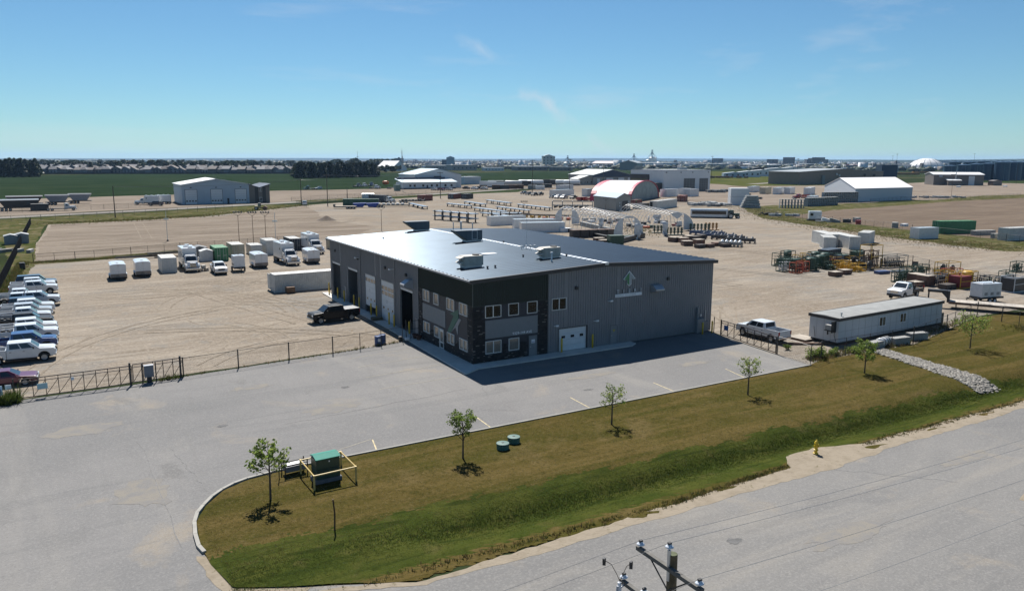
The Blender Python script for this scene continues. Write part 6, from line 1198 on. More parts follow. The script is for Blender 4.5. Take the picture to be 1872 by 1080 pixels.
SK = [ # px, py, label, size, frame, kind, inside
 ((1440,494),'tall green open cage with a grey bottle and red heads, leftmost front',(2.2,1.8,2.3),SKG,'valves',CYL),((1462,497),'orange cage with small red valves, left of its pair',(1.7,1.6,1.9),SKO,'valves',RUST),((1474,494),'orange cage with small red valves, right of its pair',(1.7,1.6,1.9),SKO,'valves',SKR),((1489,492),'green cage holding a ribbed cylinder tank, nearest',(2.2,2.0,2.4),SKG,'tank',SKG),((1506,487),'green cage holding a ribbed tank, second from the nearest',(2.2,2.0,2.4),SKG,'tank',SKG),
 ((1431,484),'dark green tall cage at the far left end',(2.2,1.8,2.5),SKG,'valves',SKG),((1446,478),'green cage behind the far left one',(2.2,1.8,2.4),SKG,'tank',SKG),((1452,487),'green skid with flat pale roof panel',(3.0,2.2,1.9),SKG,'box',SKG),((1470,480),'yellow framed skid at the back left',(2.8,1.8,1.8),SKY,'engine',SKD),((1484,476),'yellow skid beside the blue sign on the fence',(2.8,1.8,1.8),SKY,'valves',SKD),
 ((1497,480),'green tank cage in the second row',(2.2,2.0,2.4),SKG,'tank',SKG),((1514,482),'green tank cage right of the middle',(2.2,2.0,2.4),SKG,'tank',SKG),((1526,490),'low green pump skid by the brown crates',(2.6,1.6,1.5),SKG,'engine',SKG),((1530,482),'yellow skid with red valve heads',(2.6,1.8,1.7),SKY,'valves',SKR),((1547,490),'yellow pipe skid behind the brown crates',(2.6,1.8,1.7),SKY,'valves',SKY),
 ((1560,493),'small bright yellow cage right of the brown crates',(1.7,1.5,1.5),SKY,'valves',SKY),((1576,493),'bright yellow long cage at the right front',(2.6,1.6,1.5),SKY,'engine',SKY),((1560,482),'yellow frame with silver pipe in the middle',(2.8,1.8,1.7),SKY,'engine',CYL),((1545,478),'green box skid behind the yellow frames',(2.4,1.8,1.9),SKG,'box',SKG),((1590,490),'black hose reel skid beside the tall yellow tower',(2.2,2.0,1.8),SKD,'reel',SKD),((1575,484),'black reel skid behind the yellow cages',(2.2,2.0,1.8),SKD,'reel',SKD),
 ((1598,486),'tall yellow tower frame with chain hoist',(3.6,2.4,4.3),SKY,'valves',RUST),((1638,485),'long grey open frame with black wellheads',(5.6,2.4,2.3),SKS,'valves',SKD),((1573,471),'dark green box by the fence behind the yellow tower',(2.4,1.8,1.9),SKG,'box',SKG),
 ((1653,512),'green valve tree row, leftmost',(2.4,1.5,1.9),SKG,'valves',SKG),((1666,507),'green valve tree row, second from left',(2.4,1.5,1.9),SKG,'valves',SKG),((1679,503),'green valve tree row, third from left',(2.4,1.5,1.9),SKG,'engine',SKG),((1692,499),'green valve tree row, rightmost',(2.4,1.5,1.9),SKG,'valves',SKG),
 ((1722,518),'grey pipe frame behind the brown boxes',(3.0,2.0,1.9),SKS,'valves',SKD),((1736,513),'yellow framed skid behind the dark low crate',(2.6,2.0,2.0),SKY,'engine',SKD),((1764,522),'yellow cage around a dark red housing',(2.9,2.2,2.2),SKY,'box',SKR),((1778,517),'yellow cage with bright yellow hopper',(2.4,2.0,2.3),SKY,'tank',SKY),((1748,506),'rusty orange frame skid at the back',(3.4,2.0,1.8),SKO,'engine',RUST),((1740,497),'thin yellow open frame at the fence',(4.2,2.2,2.2),SKY,'reel',SKD),
 ((1800,520),'dark wellhead stands along the fence, left',(2.6,1.6,1.7),SKD,'valves',SKD),((1818,519),'dark wellhead stands along the fence, right',(2.6,1.6,1.7),SKD,'valves',SKG),((1850,511),'green wellhead stands at the right fence end',(2.6,1.6,1.9),SKG,'valves',SKG),((1862,528),'white framed pump package at the right edge',(3.2,2.2,2.4),SKW,'box',SKD),((1868,492),'dark green valve stack at the right edge of the picture',(2.4,1.5,1.9),SKG,'valves',SKG),((1846,523),'grey pipe rack frame left of the white package',(3.0,1.6,1.8),SKS,'valves',SKD)]
SKP = [(77.65,28.51),(77.81,26.03),(80.46,26.79),(82.85,26.96),(87.28,28.45),(82.67,33.91),(87.77,36.31),(82.68,31.27),(88.60,33.92),(92.52,35.31),(90.99,32.46),(91.16,30.51),(87.13,26.00),(92.56,29.65),(88.89,24.92),(88.14,22.90),(89.46,22.10),(95.18,28.05),(96.61,30.89),(92.50,22.71),(95.13,26.27),(95.77,24.12),(99.87,22.49),(104.28,33.08),(84.66,10.95),(88.41,12.13),(91.74,12.98),(95.19,13.87),(86.59,5.83),(90.35,6.81),(87.53,2.74),(91.25,3.64),(95.32,8.63),(100.32,12.29),(91.21,1.75),(93.07,1.25),(100.09,2.24),(91.34,-3.18),(114.19,7.79),(92.89,-1.13)]
for (px, lb, sz, fm, kd, im), pos in zip(SK, SKP): skid(lb, (pos[0], pos[1]+.9), *sz, fm, kd, im, rz=(px[0]*7) % 9-4)
CRT = [mat('crate_brown', (.115,.070,.052), .8, var=.2), mat('crate_rust', (.15,.080,.055), .8, var=.2), mat('crate_dark', (.055,.045,.040), .8, var=.2)]
_cr = {}
def crate(label, p, L=2.0, W=1.3, H=.75, m=0, rz=0, group='wooden crates in the yard', top=None):
    k = (L, W, H)
    if k not in _cr:
        r = thing('crate', 'x', 'crate'); b = MB(); b.box(-L/2, L/2, -W/2, W/2, .1, H); [b.box(x-.05, x+.05, -W/2+.02, W/2-.02, 0, .1) for x in (-L*.38, 0, L*.38)]
        for x in (-L/2+.06, 0, L/2-.06): b.box(x-.05, x+.05, -W/2-.025, -W/2, .1, H); b.box(x-.05, x+.05, W/2, W/2+.025, .1, H)
        b.build('box', CRT[0], r); l = MB(); n = 5; [l.box(-L/2-.03, L/2+.03, -W/2+W*i/n, -W/2+W*(i+1)/n-.02, H, H+.035) for i in range(n)]; l.build('lid', PLY, r); _cr[k] = r; o = r
    else: o = copy_tree(_cr[k])
    o.location = (*p, 0); o.rotation_euler = (0,0,R(rz)); o['label'] = label; o['group'] = group
    for c in o.children: paint(c, {'box': CRT[m], 'lid': top or (CRT[m] if m == 2 else PLY)})
    return o
for pos, lb, sz, m in (((80.87,20.35),'flat brown crate in front of the yellow cages, left',(1.9,1.5,.8),0), ((84.46,21.19),'flat brown crate in front of the yellow cages, right',(1.9,1.5,.8),0), ((80.61,6.95),'long low brown crate behind the service truck, left',(2.4,1.6,.85),0), ((83.43,7.11),'low brown crate behind the service truck, middle',(2.0,1.6,.75),1), ((84.98,6.81),'big square brown box behind the service truck',(2.0,1.9,1.65),0), ((86.30,9.28),'brown box half hidden behind the big square one',(2.1,1.7,1.5),0), ((84.78,3.19),'low dark slatted crate on the sand before the yellow cage',(2.3,1.5,.75),2)): crate(lb, (pos[0],pos[1]+.8), *sz, m, rz=random.uniform(-5,5))
MB().box(-1.3,1.3,-.6,.6,.05,.55).build('blue_bin', mat('bin_blue', (.03,.06,.16), .5), loc=(*(90.58,19.01),0), rz=R(-8), bevel=.04, label='low blue bin on the sand right of the yellow tower', cat='bin'); k = MB(); [k.cyl((-1.8+i*.1,i*.25-.4,.25),(1.8+i*.1,i*.25-.5,.28),.1,n=8) for i in range(4)]; k.box(-1.5,-1.3,-.6,.6,0,.15); k.box(1.3,1.5,-.6,.6,0,.15); k.build('pipe_bundle', GALV, loc=(*(94.58,18.97),0), rz=R(-6), label='short bright pipes lying on sleepers near the blue bin', cat='pipes', kind='stuff')
tr_ = thing('dump_box', 'dark ribbed steel dump box behind the green skids', 'dump box', (*(98.18,35.81),0), R(10)); MB().prism([(-2.4,.9),(2.4,.9),(2.7,2.3),(-2.7,2.3)], 'y', -1.1, 1.1).build('box', mat('dump_dark', (.03,.04,.055), .45), tr_); k = MB(); [k.box(-2.3+i*.75,-2.2+i*.75,-1.16,-1.1,.95,2.25) for i in range(7)]; k.build('ribs', SKD, tr_); [wheel(tr_, x, s*.9, .45, .3) for x in (-1.8,-.8) for s in (1,-1)]
for (x, y), t, m, w in (((90.72,34.50),'pale blue sign on the fence behind the green skids',SGL,1.3), ((92.20,34.55),'small dark sign on the fence right of the pale blue one',CRT[2],.9), ((93.49,30.00),'blue grey banner on the fence beside the dump box',mat('banner_blue', (.15,.19,.26), .5),2.0), ((93.96,28.80),'small dark sign on the fence right of the banner',CRT[2],.9), ((97.29,17.31),'small dark sign on the fence right of the grey frame',CRT[2],1.0)): sign(t, (x,y), w, .75, 1.2, R(-60), m, True)
# ---- far yard: hoop frames, crates, wellheads
TARP = mat('torn_white_tarp', (.56,.57,.58), .55, var=.12, scale=1.2); HOOP = mat('hoop_tube', (.50,.51,.52), .4, metal=.6, var=.1)
def hoop_shelter(label, p, W, L, H, n, rz, bays):
    root = thing('hoop_frame', label, 'shelter frame', (*p, 0), R(rz), 'torn hoop shelters'); A = [(W/2*math.cos(math.pi*i/12), H*math.sin(math.pi*i/12)**.85) for i in range(13)]; m = MB()
    m.tube([(x,0,z) for x, z in A], .055, 5); h = m.build('hoop', HOOP, root)
    for j in range(1, n): o = link('hoop', h.data, root); o.location = (0, L*j/(n-1), 0)
    k = MB()
    for i in (2,4,6,8,10): x, z = A[i]; k.cyl((x,0,z),(x,L,z),.04,n=5)
    k.build('purlin', HOOP, root); e = MB()
    for y in (0, L):
        for x in (-W*.2, W*.2): e.cyl((x,y,0),(x,y,H*.93),.05,n=5)
        e.cyl((-W*.48,y,H*.45),(W*.48,y,H*.45),.04,n=5)
    e.build('end_frame', HOOP, root)
    for y, keep in bays:
        for s in keep:
            if s in (0, 1):
                sg = 1 if s else -1; P = [(sg*W*.2, .15)] + [(sg*abs(x), z) for x, z in A[:5]][::1]; pts = [(sg*W*.2,.2),(sg*W*.495,.2)] + [(sg*abs(A[i][0]), A[i][1]) for i in range(1,5)] + [(sg*W*.2, H*.9)]
                t = MB(); t.prism(pts if sg < 0 else pts[::-1], 'y', y-.03, y+.03); t.build('end_curtain', TARP, root)
            else:
                t = MB(); t.prism([(-W*.2,H*.90),(W*.22,H*.88),(W*.12,H*.98),(0,H*1.0),(-W*.14,H*.97)] if s == 2 else [(-W*.2,H*.92),(0,H*.62),(W*.18,H*.9),(0,H*1.0)], 'y', y-.03, y+.03); t.build('end_curtain', TARP, root)
    return root
hoop_shelter('torn hoop shelter frame, nearest the shop roof, its two near end curtains hanging', (91.4,90.8), 8.4, 41, 5.6, 15, -11.5, [(0,(0,1,2)),(41,(0,1,2))]); hoop_shelter('second torn hoop frame to the right, with a drooping white curtain', (116.2,100.2), 10, 43, 5.2, 15, -22, [(0,(1,3))]); hoop_shelter('low third hoop frame behind the other two, without any cover', (104,112), 9, 30, 4.6, 11, -20, [])
rq = random.Random(9)
def drape(label, p, w, h, rz, seed):
    r = np.random.default_rng(seed); n = 9; v = []; 
    for i in range(n):
        for j in range(7): t = j/6; v.append(((i/(n-1)-.5)*w*(1-.35*t)+r.normal(0,.06), r.normal(0,.28)*(.3+t), h*(1-t)+.02))
    o = MB().add(v, [(i*7+j, (i+1)*7+j, (i+1)*7+j+1, i*7+j+1) for i in range(n-1) for j in range(6)]).build('torn_tarp', TARP, label=label, cat='tarp', group='torn tarps', loc=(*p,0), rz=R(rz), smooth=True); md = o.modifiers.new('thick', 'SOLIDIFY'); md.thickness = .03; return o
for i, ((x, y), w, h, lb) in enumerate((((90.63,86.36),3.2,4.0,'tall grey torn tarp hanging at the end of the nearest hoop frame'), ((97.64,110.86),2.0,3.4,'white tarp strip hanging beside the black liner'), ((102.21,89.15),1.8,3.6,'white twisted tarp at the left post of the second hoop frame'), ((127.94,126.28),3.0,2.2,'white crumpled tarp inside the second hoop frame, left'), ((134.61,130.09),3.0,2.0,'white crumpled tarp inside the second hoop frame, right'), ((126.09,110.25),3.5,1.6,'white tarp heap on the ground under the second hoop frame'))): drape(lb, (x,y), w, h, rq.uniform(-20,60), 50+i)
LIN = mat('black_liner', (.014,.014,.015), .5, var=.2)
for a, b, lb in (((88.09,123.13),(81.63,81.28),'long low black liner wall in front of the nearest hoop frame'), ((81.63,81.28),(95.63,89.83),'short black liner wall at the end of the nearest hoop frame')):
    d = math.hypot(b[0]-a[0], b[1]-a[1]); MB().box(0,d,-.4,.4,0,1.15).build('liner_wall', LIN, loc=(*a,0), rz=math.atan2(b[1]-a[1], b[0]-a[0]), bevel=.05, label=lb, cat='berm wall')
a, b = (101.43,125.85), (95.79,104.13); MB().box(0,math.hypot(b[0]-a[0],b[1]-a[1]),-.5,.5,0,1.3).build('grey_wall', CB, loc=(*a,0), rz=math.atan2(b[1]-a[1],b[0]-a[0]), bevel=.04, label='grey concrete wall segment inside the nearest hoop frame', cat='barrier')
for i in range(5): pos = ((78.96,96.90)[0]+i*2.35, (78.96,96.90)[1]-i*.55); crate(('leftmost','second','middle','fourth','rightmost')[i]+' tall dark brown crate in the row of five beside the shop roof edge', pos, 2.2,2.0,2.0,2, rz=-12, group='row of dark crates by the roof edge', top=CRT[0])
for i, (pos, lb) in enumerate((((78.58,86.13),'low brown pallet box left of the green tarped box'), ((76.72,81.45),'low brown pallet box just before the green tarped box'))): crate(lb, pos, 2.4,1.8,1.0,0, rz=-15)
o = crate('large box under a dark green cover at the shop roof edge', (78.18,79.14), 3.4,2.2,2.2,2, rz=-15, top=SKG); [paint(c, {'box': SKG}) for c in o.children]; o = crate('low green bin behind the green covered box', (87.70,86.60), 2.4,1.6,1.0,2, rz=-12, top=SKG); [paint(c, {'box': mat('bin_green', (.02,.075,.035), .5)}) for c in o.children]
MB().box(-1.5,1.5,-.8,.8,.1,1.2).build('white_box', WHT, loc=(*(85.27,110.73),0), rz=R(-15), bevel=.03, label='white lidded box in front of the black liner wall', cat='box')
BP_ = [(94.81,77.53),(95.85,75.38),(100.57,78.57),(101.02,76.73),(91.57,69.44),(96.35,70.68),(105.01,79.00)]; BL_ = ['round brown crate alone at the left','brown crate second from left, rear','brown crate behind the middle of the group','dark crate at the back of the group','brown crate at the front, middle','rust brown crate front right','dark crate rear right']
for i, pos in enumerate(BP_): crate(BL_[i]+' of the crate group before the blue racks', pos, 2.3,2.0,1.15,(0,1,0,2,0,1,2)[i], rz=rq.uniform(-25,25), group='crates before the blue racks')
for i, pos in enumerate(((90.93,64.47),(93.51,64.18),(97.48,65.77),(97.40,63.11))): crate(('low stack of grey boards, leftmost of four','low stack of brown boards, second of four','low dark board stack, third of four','wide low board stack, last of four')[i]+' on the sand', pos, 2.2,1.5,.8,(2,0,1,2)[i], rz=rq.uniform(-15,15), group='board stacks on the sand', top=CRT[(2,0,1,2)[i]])
BLR = mat('rack_blue', (.025,.055,.13), .5); 
for a, L, lb, m, rz in (((113.62,85.54),9,'long dark blue steel rack, leftmost',BLR,-58), ((110.74,78.70),9,'long dark blue steel rack, second',BLR,-58), ((109.81,74.40),8,'black steel rack with pale tank on top',SKD,-55), ((107.44,68.17),7,'rusty black steel rack at the right end',SKD,-55), ((99.30,63.27),5,'low rack of grey pipe ends in front of the blue racks',SKS,-58)):
    r = thing('steel_rack', lb+' behind the board stacks', 'rack', (*a,0), R(rz), 'steel racks on the sand'); k = MB(); [k.box(-L/2,L/2,y-.15,y+.15,.5,1.1) for y in (-.9,.9)]; [k.box(-L/2+i*L/6-.08,-L/2+i*L/6+.08,-1,1,.1,.55) for i in range(7)]; k.build('frame', m, r); k = MB(); [k.cyl((-L*.4+i*L*.2,-.6,1.0),(-L*.4+i*L*.2,.6,1.3),.28,n=8) for i in range(5)]; k.build('pipes', SKD if m != SKS else GALV, r)
def tree_valves(label, p, n, m, rz, group='wellheads on the sand'):
    r = thing('wellhead_skid', label, 'wellhead', (*p,0), R(rz), group); MB().box(-n*.55,n*.55,-.5,.5,0,.18).build('base', m, r); h = None
    for i in range(n):
        if h is None: k = MB(); k.cyl((0,0,.18),(0,0,2.1),.14,n=8); [k.cyl((0,0,z),(0,0,z+.12),.28,n=8) for z in (.5,1.0,1.5,1.95)]; [k.cyl((-.38,0,z),(.38,0,z),.13,n=8) for z in (.8,1.3,1.75)]; h = k.build('valve', m, r)
        else: h = link('valve', h.data, r)
        h.location = (-n*.5+.5+i*1.0, 0, 0)
    return r
tree_valves('row of dark green wellhead valves on the sand right of the hoop frames', (121.01,96.14), 6, SKG, -35); tree_valves('row of orange rusty valves right of the dark green ones', (126.22,96.98), 4, mat('valve_orange', (.36,.17,.03), .5), -35); tree_valves('dark green valves at the left post of the second hoop frame', (107.15,97.00), 4, SKG, -20); tree_valves('dark green valves before the blue racks', (106.30,90.13), 5, SKG, -20)
for i in range(26):
    x0, y0 = (119.19,114.62); x = x0+rq.uniform(-8,14); y = y0+rq.uniform(-6,22); m = rq.choice([SKR, RUST, SKG, CB, SKO, SKD, TARP]); MB().cbox((0,0,rq.uniform(.3,.5)),(rq.uniform(.8,2.2),rq.uniform(.6,1.4),rq.uniform(.5,.9)),0).build('salvage_box', m, loc=(x,y,0), rz=rq.random()*3, bevel=.05, label='loose box of salvaged gear under the torn hoop frames', cat='box', group='gear under the hoop frames')
for i in range(10):
    x0, y0 = (112.73,144.04); MB().cbox((0,0,.5),(rq.uniform(1.5,3),rq.uniform(.8,1.4),rq.uniform(.6,1.0))).build('orange_bin' if i < 5 else 'salvage_box', SKO if i < 5 else rq.choice([CB, SKS, RUST]), loc=(x0+i*1.9-8,y0-i*2.0+8,0), rz=rq.random(), bevel=.05, label='orange steel bin under the left end of the nearest hoop frame' if i < 5 else 'grey or rusty box inside the nearest hoop frame', cat='bin' if i < 5 else 'box', group='orange bins under the hoop frame' if i < 5 else 'boxes inside the nearest hoop frame')
# containers on the right sand
c40 = container('x', 12.2, CONT_W, 2.75, name='long_container')
place(c20, (122.6,56.0), R(-33), 'white container at the back left of the group on the sand, rust at its corner', scale=(1.05,1.75,1.1), group='white containers on the right sand'); place(c20, (115.4,49.6), R(-45), 'white container in front of the group on the sand', scale=(1.05,1.15,1.1), group='white containers on the right sand'); place(c20, (122.4,50.6), R(-30), 'white container with yellowish doors, behind the front one', scale=(1.05,1.9,1.1), group='white containers on the right sand'); place(c20, (133.3,52.6), R(-64), 'white container standing apart at the right of the group', scale=(1.05,1.25,1.1), group='white containers on the right sand')
place(c40, (176.06,39.56), R(-97), 'white container cut by the right edge of the picture', scale=(1.2,1.0,1.15)); 
gl = place(c40, (178.66,57.87), R(-107), 'long green shipping container by the tilled field with pale lettering', {'side_walls': CONT_G, 'frame': CONT_G, 'door': CONT_G, 'roof': CONT_GT}, scale=(1.2,.95,1.25)); MB().box(-1.262,-1.255,-3.5,3.2,.9,1.6).build('faded_lettering', mat('faded_letters', (.16,.26,.24), .6), gl); MB().box(-1.262,-1.255,-5.2,-4.4,1.8,2.3).build('yellow_label', SKY, gl)
ws = place(c20, (157.25,53.00), R(-100), 'white container office with black door and window beside the long green container', {'side_walls': P_WHITE, 'frame': P_WHITE, 'door': P_WHITE, 'roof': P_WHITE}, scale=(1.15,1.1,1.1)); MB().box(-1.26,-1.24,.1,.8,.2,2.2).build('open_doorway', PLASTIC, ws); MB().box(-1.27,-1.24,1.5,2.3,1.2,2.0).build('window', GLASS, ws)

for (x, y), lb, L in (((180.51,50.93),'row of grey concrete blocks right of the long green container',7), ((174.37,44.00),'grey concrete block left of the white container at the right edge',3)): MB().box(-L/2,L/2,-.7,.7,0,1.3).build('concrete_block', CB, loc=(x,y,0), rz=R(-15), bevel=.08, label=lb, cat='concrete block')
MB().lathe([(0,0),(.8,0),(.8,1.3),(0,1.3)], n=16).build('steel_drum', mat('drum_red', (.30,.02,.02), .45), loc=(*(181.57,89.60),0), label='big red drum in the weeds by the field fence', cat='barrel'); MB().box(-1,1,-.8,.8,0,1.5).build('grey_bin', CB, loc=(*(188.87,95.49),0), bevel=.05, label='grey bin standing behind the red drum', cat='bin'); MB().lathe([(0,0),(.9,0),(.9,1.6),(.7,1.7),(0,1.7)], n=14).build('concrete_pipe', CB, loc=(*(179.97,76.16),0), label='upright pale concrete pipe in the weeds', cat='pipe'); MB().box(-1.2,1.2,-.6,.6,0,.8).build('white_tub', WHT, loc=(*(187.73,78.28),0), bevel=.1, label='white tub right of the upright concrete pipe', cat='tub')
cp = thing('camper_trailer', 'small white cab shell with dark window lying in the weeds', 'camper', (*(181.40,105.82),0), R(-40)); MB().box(-2,2,-1.1,1.1,.6,3.2).build('body', P_WHITE, cp, bevel=.2); MB().box(-1.6,-.7,-1.14,-1.1,1.7,2.5).build('window', GLASS, cp); MB().box(-2.4,2.6,-1,1,.2,.6).build('chassis', SKD, cp)
for (x, y), lb, m in (((180.92,100.56),'white steel ramp frame leaning right of the cab shell',WHT), ((175.09,98.90),'grey steel sheets lying before the cab shell',SKS), ((181.05,97.77),'pale concrete lump right of the ramp frame',CB), ((184.26,95.72),'dark scrap bin near the red drum',SKD)): MB().cbox((0,0,.6),(3.4 if 'ramp' in lb else 2.4,1.4,1.0 if m != SKS else .4),0,.25 if 'ramp' in lb else 0).build('scrap_piece', m, loc=(x,y,0), rz=R(-50), bevel=.05, label=lb, cat='scrap')
TYM = MB()
for i in range(16): TYM.lathe([(.3,-.15),(.55,-.15),(.6,-.08),(.6,.08),(.55,.15),(.3,.15)], (rq.uniform(-3.5,3.5),rq.uniform(-1,1),.2+.3*rq.random()*2), n=12)
TYM.build('tyre_heap', TYRE, loc=(*(188.93,132.36),0), rz=R(-40), label='heap of black tyres in the weeds before the concrete stacks', cat='tyres', kind='stuff'); TYM2 = MB(); [TYM2.cbox((rq.uniform(-5,5),rq.uniform(-.8,.8),.5),(rq.uniform(1,2.4),1,rq.uniform(.5,1)),rq.random()*3) for i in range(8)]; TYM2.build('scrap_heap', CYL, loc=(*(189.05,125.49),0), rz=R(-40), label='heap of pale and black scrap right of the tyres', cat='scrap heap', kind='stuff')
# pipe racks
def pipe_rack(label, p, L, rz, h=1.0, n=6, tiers=(1.0,), posts=4, W=2.2, tall=False):
    r = thing('pipe_rack', label, 'pipe rack', (*p,0), R(rz), 'pipe racks behind the shop'); k = MB()
    for i in range(posts):
        x = -L*.42+i*L*.84/(posts-1)
        for y in (-W/2,W/2): k.box(x-.15,x+.15,y-.15,y+.15,0,(max(tiers)+.5) if tall else max(tiers))
        for z in tiers: k.box(x-.1,x+.1,-W/2,W/2,z-.14,z)
        k.box(x-.5,x+.5,-W/2-.3,W/2+.3,0,.1)
    k.build('stand', mat('rack_black', (.022,.019,.018), .6, var=.3), r); pp = None
    for z in tiers:
        for j in range(n):
            if pp is None: pp = MB().cyl((-L/2,0,0),(L/2,0,0),.14,n=10).build('pipe', mat('zinc_pipe', (.25,.30,.345), .36, metal=.6, var=.1), r)
            else: pp = link('pipe', pp.data, r)
            pp.location = (rq.uniform(-.6,.6), -W/2+.25+j*(W-.5)/(n-1), z+.14)
    return r
RK = [((96.00,250.26),(89.88,211.00),1.0,'slanted low rack at the left, beside the flatbed'), ((107.85,233.02),(109.32,214.46),1.1,'short low rack in the second row'), ((121.43,243.48),(119.14,221.08),1.1,'short rack at the back left'), ((134.82,250.47),(131.25,217.71),1.3,'long rack at the back, middle'), ((131.64,217.45),(130.21,184.87),1.1,'long rack at the back right'), ((105.01,205.08),(103.82,173.73),1.1,'long rack in the middle row'), ((116.03,205.95),(114.79,176.70),1.1,'long rack in the middle, right'), ((94.32,176.62),(95.17,149.79),1.0,'low rack in front, right of the tall ones')]
for a, b, h, lb in RK: L = math.hypot(b[0]-a[0], b[1]-a[1]); pipe_rack('shiny pipes on black stands, '+lb, ((a[0]+b[0])/2,(a[1]+b[1])/2), max(8,min(L,26)), math.degrees(math.atan2(b[1]-a[1], b[0]-a[0])), tiers=(h,))
a, b = (73.33,169.17), (77.77,150.49); pipe_rack('tall black rack with two tiers of shiny pipes, nearest the shop roof at left', ((a[0]+b[0])/2,(a[1]+b[1])/2), math.hypot(b[0]-a[0],b[1]-a[1])+1, math.degrees(math.atan2(b[1]-a[1],b[0]-a[0])), tiers=(1.2,2.7), tall=True, posts=5, W=3); a, b = (84.47,148.76), (89.58,145.51); pipe_rack('tall black rack with one tier of pipes, behind the white roofs', ((a[0]+b[0])/2,(a[1]+b[1])/2), 10, math.degrees(math.atan2(b[1]-a[1],b[0]-a[0])), tiers=(1.0,2.9), tall=True, posts=4, W=3)
r = thing('pipe_rail', 'long empty black rail rack with yellow bits, right of the pipe racks', 'rack', (*(106.48,159.56),0), R(-50)); k = MB(); [k.box(-12,12,y-.1,y+.1,.9,1.15) for y in (-2,2)]; [k.box(x-.12,x+.12,y-.12,y+.12,0,.9) for x in range(-12,13,4) for y in (-2,2)]; k.build('frame', mat('rack_black', (.02,.02,.02), .6), r); k = MB(); [k.cbox((rq.uniform(-9,9),rq.uniform(-1.6,1.6),.4),(.7,.5,.6),rq.random()*3) for i in range(14)]; k.build('yellow_parts', SKY, r); 
for (x, y), L, lb, rz in (((83.28,139.69),11.5,'white flat roofed trailer van rising behind the shop roof, left',-0.5), ((84.33,125.50),12,'white flat container behind the shop roof, middle',-18), ((79.93,114.09),12.5,'white flat container behind the shop roof, right',-18)):
    o = place(c40, (x,y), R(90+rz), lb, {q: P_WHITE for q in ('side_walls','frame','door','roof')}, scale=(1.15,1.0,1.0), group='white vans behind the shop')
# far yard: pile, roller, blue bin, containers, trailers
n_ = 18; MB().lathe([(0,1.5),(.6,1.35),(1.5,.75),(2.6,.25),(3.4,.0)], n=18).build('dirt_pile', mat('dark_soil', (.07,.05,.035), .95, var=.4, scale=2, bump=.8), loc=(*(40.15,182.13),0), smooth=True, label='small dark dirt pile alone on the graded lot', cat='dirt pile')
ro = thing('road_roller', 'yellowish road roller with rusty drum and cab on the back lot', 'road roller', (*(32.43,244.37),0), R(-20)); MB().lathe([(0,-1.05),(.75,-1.05),(.78,-1.0),(.78,1.0),(.75,1.05),(0,1.05)], (2.0,0,.78), n=20, ax='y').build('drum', RUST, ro); MB().box(-1.9,.3,-.9,.9,.8,1.6).build('body', mat('roller_tan', (.33,.27,.13), .55, var=.2), ro, bevel=.1); MB().box(.3,2.9,-1.15,-1.08,.7,1.0).box(.3,2.9,1.08,1.15,.7,1.0).build('drum_frame', RUST, ro); glass_house(ro, (-.6,.6,.75,1.6), (-.55,.5,.7,2.75), SKD, [(.1,.9)]); [wheel(ro, -1.2, s*.85, .72, .5) for s in (1,-1)]
k = thing('skip_bin', 'bright blue open skip in two sections on the far side of the yard', 'skip', (*(74.45,241.43),0), R(-22)); [MB().prism([(x0,1.7),(x0+1.0,.2),(x0+4.0,.2),(x0+5.3,1.9)], 'y', -1.2, 1.2).build('bin', mat('skip_blue', (.015,.05,.27), .5, var=.15), k) for x0 in (-5.2,.1)]
place(c40, (77.85,257.35), R(68), 'long dark green container behind the blue skip', {q: mat('container_dkgreen', (.03,.085,.05), .55, var=.2) for q in ('side_walls','frame','door','roof')}, scale=(1.1,1.25,1.0)); place(c40, (93.43,277.84), R(20), 'dark slate container left of the parked white truck', {q: CONT_K for q in ('side_walls','frame','door','roof')}, scale=(1.3,.85,1.2))
place(c20, (117.49,279.10), R(-60), 'rust red container beside the flat trailers', {q: CONT_R for q in ('side_walls','frame','door','roof')}, scale=(1.4,1.3,1.1)); place(c20, (138.66,290.14), R(-52), 'dark red container with white roof', {'side_walls': CONT_R, 'frame': CONT_R, 'door': CONT_K, 'roof': P_WHITE}, scale=(1.4,1.45,1.0)); place(c20, (144.01,286.55), R(-52), 'black open container right of the dark red one', {q: SKD for q in ('side_walls','frame','door','roof')}, scale=(1.4,1.2,1.0))
cm = cargo_trailer('white camper trailer behind the dark green container', 6, 2.4, 2.4, name='camper_trailer'); cm.location = (*(97.85,304.45),0); cm.rotation_euler = (0,0,R(-20)); place(tr, (94.99,271.36), R(-70), 'white truck parked right of the dark slate container', skip=('workshop_box',))
def flattrailer(label, p, L, rz, load=None):
    r = thing('flat_trailer', label, 'trailer', (*p,0), R(rz), 'flat trailers in the far yard'); MB().box(-L/2,L/2,-1.2,1.2,.95,1.15).build('deck', PLY if load != 'dark' else SKD, r); MB().box(-L/2,L/2,-.5,.5,.6,.95).build('frame', SKD, r); [wheel(r, -L/2+1+i*1.25, s*.95, .5, .4) for i in range(3) for s in (1,-1)]; MB().box(L/2-.4,L/2,-1.2,1.2,1.15,1.9).build('headboard', SKD, r)
    if load: k = MB(); [k.cbox((-L*.35+i*L*.13,rq.uniform(-.4,.4),1.4),(1.2,1.2,rq.uniform(.3,.6)),rq.random()*.4) for i in range(6)]; k.build('load', SKD if load == 'dark' else GALV, r)
    return r
flattrailer('flat trailer with dark deck left of the blue skip', (63.80,235.82), 9, 150, None); flattrailer('long flat trailer with three wheels before the rust red container', (84.79,239.06), 15, -25, 'pale'); flattrailer('flat trailer loaded with dark steel by the rust red container', (104.73,264.93), 12, -20, 'dark'); place(crew, (56.03,266.94), R(75), 'white pickup driving in at the far yard entrance')
